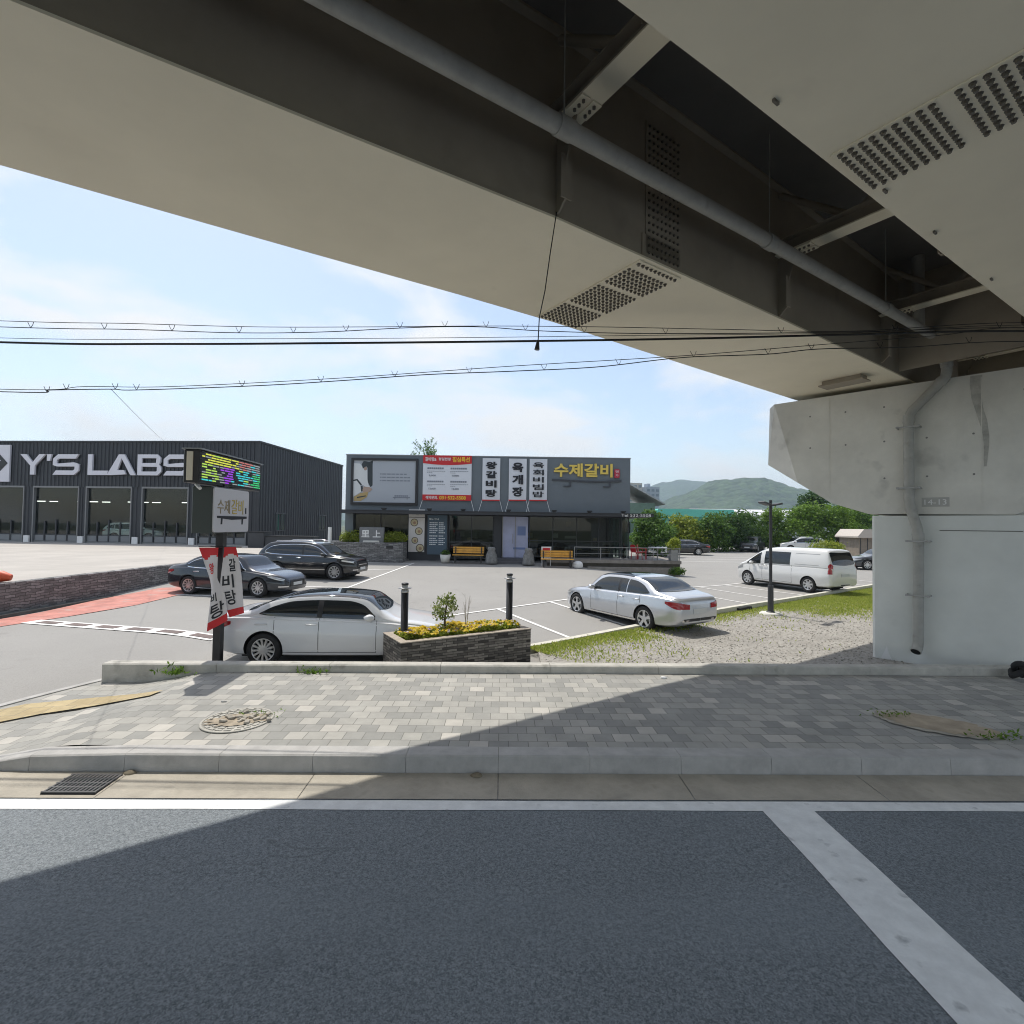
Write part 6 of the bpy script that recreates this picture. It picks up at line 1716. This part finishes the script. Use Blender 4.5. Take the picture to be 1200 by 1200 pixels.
tag(fl, 'yellow and white bedding flowers filling the ledge stone planter', 'flowers', kind='stuff')
sx, sy, _ = PL(1.15, .62)
make_tree('planter_shrub', 'small airy round shrub standing among the yellow flowers', 'shrub', (sx, sy, .52), .85, .30, leaf_mat('shrub_leaf', (.10, .15, .03), (.20, .26, .06), (.36, .38, .13), .4), n=620, size=.062, seed=91, clumps=[(0, 0, .55, .27, .27, .24), (.06, 0, .72, .18, .18, .14), (-.12, 0, .42, .16, .16, .14)], trunk=.3)
tw_ = thing('bare_twig_plant', 'dry bare twiggy stems right of the small planter shrub', 'plant', PL(1.62, .6, .52))
m = MB(); rg = random.Random(6)
for k_ in range(7):
    a = rg.uniform(-.14, .14); b = rg.uniform(-.1, .1); hh = rg.uniform(.45, .85)
    m.tube([(0, 0, 0), (a * .4, b * .4, hh * .5), (a, b, hh)], [.005, .004, .0025], 4)
    for j in range(3): q = rg.uniform(.4, .9); m.tube([(a * q * .8, b * q * .8, hh * q), (a * q + rg.uniform(-.08, .08), b * q + .03, hh * q + .1)], .002, 4)
m.build('stems', mat('dry_twig', (.42, .38, .32), .8), tw_)
bol_mats = {}
def bollard(loc, H, label):
    b = thing('bollard_lamp', label, 'bollard light', loc, 0, 'bollard lamps standing in the planter')
    m = MB(); m.lathe([(.085, 0), (.085, .02), (.072, .03), (.072, H - .19), (0, H - .19)], 24); m.build('post', M_['black'], b)
    m = MB(); m.lathe([(.074, H - .19), (.076, H - .185), (.076, H - .135), (.06, H - .13), (0, H - .13)], 24)
    for k_ in range(4): a = k_ * math.pi / 2 + .4; m.cyl((.052 * math.cos(a), .052 * math.sin(a), H - .135), (.052 * math.cos(a), .052 * math.sin(a), H - .05), .006, n=6)
    m.build('collar', M_['steel'], b)
    m = MB(); m.lathe([(.06, H - .115), (.13, H - .108), (.135, H - .10), (.06, H - .092), (0, H - .092)], 24); m.lathe([(0, H - .117), (.06, H - .115)], 24); m.build('shade_ring', M_['steel'], b)
    m = MB(); m.lathe([(.045, H - .13), (.045, H - .03)], 16); m.build('glass', bol_mats.setdefault('g', mat('bollard_glass', (.5, .5, .48), .1)), b)
    m = MB(); m.lathe([(0, H - .045), (.068, H - .045), (.07, H - .01), (.055, H), (0, H)], 24); m.build('cap', M_['black'], b)
bollard((-2.1, 10.19, .50), 1.10, 'black bollard lamp at the left end of the planter, before the white car')
bollard((-.03, 11.42, .50), 1.20, 'black bollard lamp at the right end of the planter')

# ------------------------------------------------------------------ sign pylon with light board
sp = thing('sign_pylon', 'roadside sign pylon with colourful light board above white sign box', 'sign', (-5.72, 10.1, 0), R(1.5))
m = MB(); m.box(-.07, -.07, -.1, .07, .07, 2.56); m.box(-.07, -.07, 2.56, .07, .07, 3.5); m.build('pole', M_['black'], sp)
m = MB(); m.bbox(-.21, -.66, 2.54, .16, .72, 3.42, .02); bx_ = m.build('sign_box', mat('sign_box_dark', (.045, .055, .05), .5), sp)
m = MB()
r_ = .05
pts = []
y0, y1, z0, z1 = -.63, .69, 2.56, 3.40
for cy, cz, a0 in ((y1 - r_, z1 - r_, 0), (y0 + r_, z1 - r_, 90), (y0 + r_, z0 + r_, 180), (y1 - r_, z0 + r_, 270)):
    for q in range(5): a = R(a0 + q * 22.5); pts.append((cy + r_ * math.cos(a), cz + r_ * math.sin(a)))
m.prism(pts, .16, .185, axis='x'); fc_ = m.build('sign_face', mat('sign_face_white', (.62, .61, .64), .45), sp)
m = MB(); add_text(m, '수제', .44, .27, (.19, -.29, 3.05), right=(0, 1, 0), depth=.006); m.build('grey_lettering', mat('letter_brown', (.33, .27, .16), .6), fc_)
m = MB(); add_text(m, '갈비', .46, .29, (.19, .22, 3.06), right=(0, 1, 0), depth=.006); m.build('gold_lettering', mat('letter_ochre', (.55, .42, .08), .6), fc_)
m = MB(); m.prism([(-.52, 2.87), (.6, 2.875), (.6, 2.83), (.46, 2.82), (.44, 2.71), (.40, 2.71), (.40, 2.815), (0, 2.80), (-.33, 2.82), (-.34, 2.71), (-.39, 2.71), (-.38, 2.825), (-.52, 2.83)], .186, .192, axis='x'); m.box(.186, .54, 2.93, .192, .58, 3.05); m.build('table_mark', M_['ink'], fc_)
m = MB(); m.bbox(-.24, -.9, 3.46, .05, 1.5, 4.06, .02); lb = m.build('light_board', M_['black'], sp)
m = MB(); m.box(-.17, -.915, 3.50, -.06, -.9, 4.02); m.build('edge_lamp', mat('edge_lamp', (.66, .60, .47), .5), lb)
m = MB(); m.box(-.26, -.92, 4.06, .09, 1.52, 4.085); m.build('hood', M_['frame'], lb)
cols_ = {'yellow': (.72, .75, .08), 'cyan': (.05, .62, .66), 'purple': (.36, .06, .75), 'green': (.05, .60, .20), 'red': (.55, .18, .16), 'grey': (.30, .33, .34), 'lime': (.45, .70, .10)}
em = {k_: mat('led_' + k_, v_, .5, emit=.34) for k_, v_ in cols_.items()}
keys = list(em)
m = MB(); rg = random.Random(15)
for row in range(11):
    z = 3.515 + row * .0475
    y = -.82
    while y < 1.42:
        L_ = rg.uniform(.07, .2)
        u = (y + .9) / 2.4; top_ = row > 6
        if top_: kk = 'yellow' if u < .55 else ('red' if u < .8 else 'grey')
        else: kk = 'lime' if u < .24 else ('purple' if u < .45 else ('cyan' if u < .72 else 'green'))
        cell = (u * 4) % 1
        on = (.12 < cell < .86) if not top_ else True
        if rg.random() < .14: kk = rg.choice(['grey', 'lime', 'cyan'])
        if on and rg.random() < .80: m.box(.052, y, z, .058, min(1.44, y + L_), z + .024, keys.index(kk))
        elif rg.random() < .55: m.box(.052, y, z, .057, min(1.44, y + L_), z + .02, keys.index('grey'))
        y += L_ + rg.uniform(.008, .03)
m.build('light_rows', [em[k_] for k_ in keys], lb)
m = MB()
for row in range(12): m.box(.05, -.86, 3.494 + row * .0475, .064, 1.46, 3.511 + row * .0475)
m.build('louvre', M_['black'], lb)
m = MB(); m.cyl((-.1, -.72, 3.44), (.02, -.8, 3.36), .03, n=10); m.build('floodlight', M_['white'], sp)
m = MB(); m.tube([(-.36, -.12, 2.27), (.46, -.12, 2.27)], .012, 6); m.build('banner_rail', M_['black'], sp)
# two cloth banners wrapped about the pylon
def cloth(name_lab, LE, RE, Y0, amp, red0, red1, letters, ph):
    t = thing('cloth_banner', name_lab, 'banner', (LE[0][0], Y0, LE[-1][1]), 0, 'cloth banners on the sign pylon')
    lz = [p[1] for p in LE][::-1]; lx = [p[0] for p in LE][::-1]; rz = [p[1] for p in RE][::-1]; rx = [p[0] for p in RE][::-1]
    fl_ = pchip(lz, lx); fr_ = pchip(rz, rx)
    def fn(u, v, off=0.0):                                     # v = 0 at the top
        zl = LE[0][1] + (LE[-1][1] - LE[0][1]) * v; zr = RE[0][1] + (RE[-1][1] - RE[0][1]) * v
        X = fl_(zl) * (1 - u) + fr_(zr) * u; Z = zl * (1 - u) + zr * u
        Yy = Y0 + amp * math.sin(u * 4.5 + v * 5 + ph) * (.3 + .7 * v) - off
        return (X, Yy, Z)
    mats_ = [mat('flag_white', (.66, .63, .64), .8) if not bpy.data.materials.get('flag_white') else bpy.data.materials['flag_white'], M_['banner_red']]
    m = at(t); nu, nv = 12, 40
    P_ = [fn(i / nu, j / nv) for j in range(nv + 1) for i in range(nu + 1)]; Q_ = [fn(i / nu, j / nv, -.004) for j in range(nv + 1) for i in range(nu + 1)]
    def isred(i, j):
        v = (j + .5) / nv; u = (i + .5) / nu
        return v < red0 + .03 * math.sin(u * 6 + ph) or v > red1
    for j in range(nv):
        for i in range(nu):
            a = j * (nu + 1) + i
            for S, fl2 in ((P_, 0), (Q_, 1)):
                q = [S[a], S[a + 1], S[a + nu + 2], S[a + nu + 1]]
                m.add(q, [(0, 1, 2, 3)] if fl2 else [(3, 2, 1, 0)], 1 if isred(i, j) else 0, True)
    o = m.build('cloth', mats_, t, fix=False)
    bm = bmesh.new(); bm.from_mesh(o.data); bmesh.ops.remove_doubles(bm, verts=bm.verts, dist=1e-5); bm.to_mesh(o.data); bm.free()
    for ch, v0, v1, u0, u1, rd_ in letters:
        v_, f_ = text_geo(ch, 1.0, 0.0, .02)
        mn, mxx = v_.min(0), v_.max(0)
        m = at(t)
        pts = [fn(u0 + (u1 - u0) * (p[0] - mn[0]) / (mxx[0] - mn[0]), v1 + (v0 - v1) * (p[1] - mn[1]) / (mxx[1] - mn[1]), .008) for p in v_]
        m.add(pts, f_); m.build('lettering', M_['banner_red'] if rd_ else M_['ink'], t)
    return t
cloth('red edged white cloth banner on the left of the pylon, twisting across the pole', [(-6.023, 2.255), (-5.927, 1.995), (-5.76, 1.405), (-5.80, .655)], [(-5.639, 2.259), (-5.657, 1.692), (-5.52, 1.405), (-5.42, .875)], 9.88, .035, .12, .90, [('왕', .20, .34, .30, .75, True), ('탕', .70, .89, .12, .85, False), ('비', .57, .68, .05, .5, False)], .3)
cloth('red topped white cloth banner hanging right of the pylon pole', [(-5.563, 2.27), (-5.608, 1.575), (-5.425, .915)], [(-5.333, 2.275), (-5.242, 1.845), (-5.127, 1.01)], 9.93, .03, .12, .90, [('갈', .17, .36, .42, .8, False), ('비', .40, .60, .1, .62, False), ('탕', .63, .84, .12, .62, False)], 1.6)

# ------------------------------------------------------------------ lamp post, wheel stops
lp = thing('lamp_post', 'slim dark twin headed lamp post on the gravel verge by the white van', 'lamp post', (8.45, 16.72, 0), math.atan2(ED.y, ED.x))
m = MB(); m.lathe([(.34, -.05), (.34, .05), (.26, .08), (0, .08)], 20); m.build('footing', M_['concrete'], lp)
m = MB(); m.lathe([(.13, .08), (.13, .10), (.09, .12), (.085, .94), (.085, .95), (.05, .955), (.05, 1.0), (.046, 3.72), (0, 3.73)], 16, smooth=False); m.build('pole', mat('lamp_post_dark', (.05, .052, .058), .5), lp)
for sg in (1, -1):
    m = MB(); m.M = Matrix.Translation((0, 0, 3.55)) @ Matrix.Rotation(-sg * .14, 4, 'Y')
    m.box(min(0, sg * .16), -.025, -.02, max(0, sg * .16), .025, .02); m.bbox(min(sg * .14, sg * .62), -.11, -.03, max(sg * .14, sg * .62), .11, .025, .01); m.build('lamp_head', lp.children[1].data.materials[0], lp)
for (a, b, lab) in (((6.6, 16.55), (7.35, 17.15), 'black rubber wheel stop on the lot nearer to the silver saloon'), ((7.55, 17.12), (8.3, 17.75), 'black rubber wheel stop on the lot nearer to the lamp post')):
    an = math.atan2(b[1] - a[1], b[0] - a[0])
    m = MB(); m.prism([(-.08, 0), (.08, 0), (.05, .11), (-.05, .11)], -.42, .42, axis='x')
    o = m.build('wheel_stop', M_['rubber'], loc=((a[0] + b[0]) / 2, (a[1] + b[1]) / 2, .012)); o.rotation_euler = (0, 0, an)
    tag(o, lab, 'wheel stop', 'rubber wheel stops in the empty stalls')

# ------------------------------------------------------------------ pavement details
def disc(m, c, rx, ry, z, n=40, mi=0, rot=0.0, jit=0.0, seed=1):
    rg = random.Random(seed); v = [(c[0], c[1], z)]
    for i in range(n):
        a = 2 * math.pi * i / n; k_ = 1 + jit * (rg.random() - .5) * 2
        x, y = rx * k_ * math.cos(a), ry * k_ * math.sin(a); v.append((c[0] + x * math.cos(rot) - y * math.sin(rot), c[1] + x * math.sin(rot) + y * math.cos(rot), z))
    m.add(v, [(0, 1 + i, 1 + (i + 1) % n) for i in range(n)], mi)
mh = thing('manhole_cover', 'round manhole cover with broken paving pieces on the left pavement', 'manhole', (-3.5, 6.68, .2))
m = MB(); m.lathe([(.43, .004), (.43, .014), (.40, .016), (.40, .012), (0, .012)], 40); m.build('ring', mat('manhole_iron', (.42, .405, .36), .8, var=.2, vscale=8, bump=.5), mh)
m = MB()
for rr in (.36, .29, .22):
    for q in range(int(rr * 60)):
        a0 = 2 * math.pi * q / int(rr * 60); a1 = a0 + 2 * math.pi / int(rr * 60) * .7
        v = [(r2 * math.cos(a), r2 * math.sin(a), z) for z in (.012, .02) for r2, a in ((rr - .022, a0), (rr + .022, a0), (rr + .022, a1), (rr - .022, a1))]
        m.add(v, [(4, 5, 6, 7), (0, 1, 5, 4), (1, 2, 6, 5), (2, 3, 7, 6), (3, 0, 4, 7)])
m.build('tread_blocks', mh.children[0].data.materials[0], mh)
m = MB(); disc(m, (.02, -.02), .36, .19, .024, rot=.35, jit=.3, seed=3); m.build('dirt_patch', mat('dirt_sand', (.34, .29, .22), .95, var=.35, vscale=9), mh)
m = MB(); rg = random.Random(21)
for q in range(22):
    x, y = rg.gauss(0, .2), rg.gauss(0, .09); s_ = rg.uniform(.018, .045); m.M = Matrix.Translation((x, y, .025)) @ Euler((rg.uniform(-.3, .3), rg.uniform(-.3, .3), rg.uniform(0, 3))).to_matrix().to_4x4(); m.bbox(-s_, -s_ * .7, 0, s_, s_ * .7, s_ * .6, .006)
m.build('rubble', mat('rubble_tan', (.36, .33, .28), .9, var=.3, vscale=12), mh)
dp_ = MB(); disc(dp_, (5.68, 6.86), .60, .33, .213, n=60, rot=-.55, jit=.12, seed=5)
o = struct('earth_patch', dp_, mat('dry_earth', (.40, .33, .24), .95, var=.22, vscale=4, bump=.6, bscale=25))
dr = MB(); disc(dr, (5.66, 6.87), .68, .39, .2095, n=60, rot=-.55, jit=.06, seed=6)
struct('earth_patch_rim', dr, M_['gutter'])
def weed(loc, n, s_, lab, seed, wide=.25, deep=.05):
    rs = np.random.default_rng(seed)
    P = np.stack([rs.normal(0, wide, n), rs.normal(0, deep, n), np.abs(rs.normal(0, s_ * .7, n))], 1)
    V, F = leaf_quads(P, np.tile([0, -.3, .6], (n, 1)), s_, .35, rs=rs)
    o = mesh_np('weed', V, F, M_['leafB'], loc=loc)
    return tag(o, lab, 'weed', 'weeds growing from pavement cracks')
weed(RF(-5.45, 8.80, .19), 70, .085, 'leafy weed tuft against the left end of the kerb wall', 1, .16, .04)
weed(RF(-3.2, 8.83, .205), 60, .08, 'small weed tuft at the wall foot before the white car', 2, .14, .03)
weed((-3.25, 6.8, .215), 34, .05, 'weeds growing between the broken pieces on the manhole', 4, .14, .05)
weed((6.15, 6.42, .21), 70, .06, 'weeds at the right tip of the bare earth patch', 5, .22, .06)
weed((5.25, 7.15, .21), 50, .05, 'weeds at the left tip of the bare earth patch', 6, .16, .05)
gr = thing('gutter_grate', 'black slotted drain grate in the gutter at the left', 'drain grate', RF(-4.3, 5.28, .014), YAW)
m = MB(); m.box(-.27, 0, -.02, .27, .38, .004); m.build('pit', M_['void'], gr)
m = MB()
for q in range(13): m.box(-.26 + q * .042, .01, .004, -.24 + q * .042, .37, .018)
for q in range(5): m.box(-.27, .005 + q * .09, .004, .27, .02 + q * .09, .02)
m.build('bars', mat('grate_iron', (.10, .10, .10), .6, var=.3), gr)
for i, (x, y, z, s_, lab) in enumerate(((2.62, 8.78, .21, .05, 'small pale stone on the pavement edge beneath the kerb wall, before the gravel'), (-.35, 5.66, .03, .06, 'dark leaf litter clump in the gutter under the kerb'), (-4.1, 5.62, .02, .07, 'clump of dead leaves beside the gutter grate'), (-4.05, 7.35, .2, .045, 'broken paver chip lying alone left of the manhole'))):
    stone('litter' if i in (1, 2) else 'pebble', (x, y, z), (s_, s_ * .6, s_ * .5), lab, 'litter' if i in (1, 2) else 'stone', M_['white'] if i == 0 else (M_['earth'] if i in (1, 2) else M_['kerb']), 30 + i)
hs = thing('rubber_hose', 'tangled black rubber hose lying over the right end of the kerb wall', 'hose', (8.82, 8.98, .2))
m = MB()
pts = [(.45 * math.cos(a * .9) * (.25 + .05 * math.sin(a * 2)) + .01 * a, .10 * math.sin(a * .9) + .03 * math.sin(a * 1.7), .07 + .016 * a + .05 * math.sin(a * 1.3)) for a in [q * .35 for q in range(42)]]
m.tube(pts, .05, 8); m.build('coil', M_['rubber'], hs)
ot = thing('orange_inflatable', 'orange red inflatable with dark bundle on top at the edge of warehouse forecourt', 'inflatable', (-14.95, 14.8, .92), .5)
m = MB(); m.tube([(-1.0, 0, .14), (-.4, .02, .17), (.2, 0, .17), (.42, -.02, .13)], [.1, .17, .17, .09], 12); m.tube([(-1.0, .25, .12), (-.3, .27, .14), (.25, .25, .12)], [.09, .13, .08], 12); m.build('tube', mat('orange_vinyl', (.62, .09, .03), .5, var=.15), ot)
m = MB(); m.tube([(-.9, .1, .28), (-.4, .12, .34), (-.1, .1, .30)], [.06, .1, .05], 8); m.build('bundle', M_['bark'], ot)
mt_ = thing('utility_post', 'pale utility post with meter box between the warehouse and carved slab', 'utility post', (-10.75, 30.3, .6))
m = MB(); m.cyl((0, 0, 0), (0, 0, 1.95), .11, n=12); m.build('post', M_['white'], mt_)
m = MB(); m.bbox(.1, -.15, .6, .6, .15, 1.15, .02); m.build('meter_box', M_['frame'], mt_)
# ------------------------------------------------------------------ air
m = MB(); m.box(-2950, -380, -1.4, 2950, 3200, 262)
hz = m.build('haze', [])
hz['kind'] = 'stuff'; hz['label'] = 'thin summer haze between here and the hills'; hz['category'] = 'haze'
hm = bpy.data.materials.new('haze'); hm.use_nodes = True
ht = hm.node_tree
for n_ in list(ht.nodes): ht.nodes.remove(n_)
ho = ht.nodes.new('ShaderNodeOutputMaterial'); hv = ht.nodes.new('ShaderNodeVolumePrincipled')
hv.inputs['Color'].default_value = (.68, .84, 1.0, 1); hv.inputs['Density'].default_value = .00034; hv.inputs['Anisotropy'].default_value = .0
ht.links.new(hv.outputs[0], ho.inputs['Volume'])
hz.data.materials.append(hm)
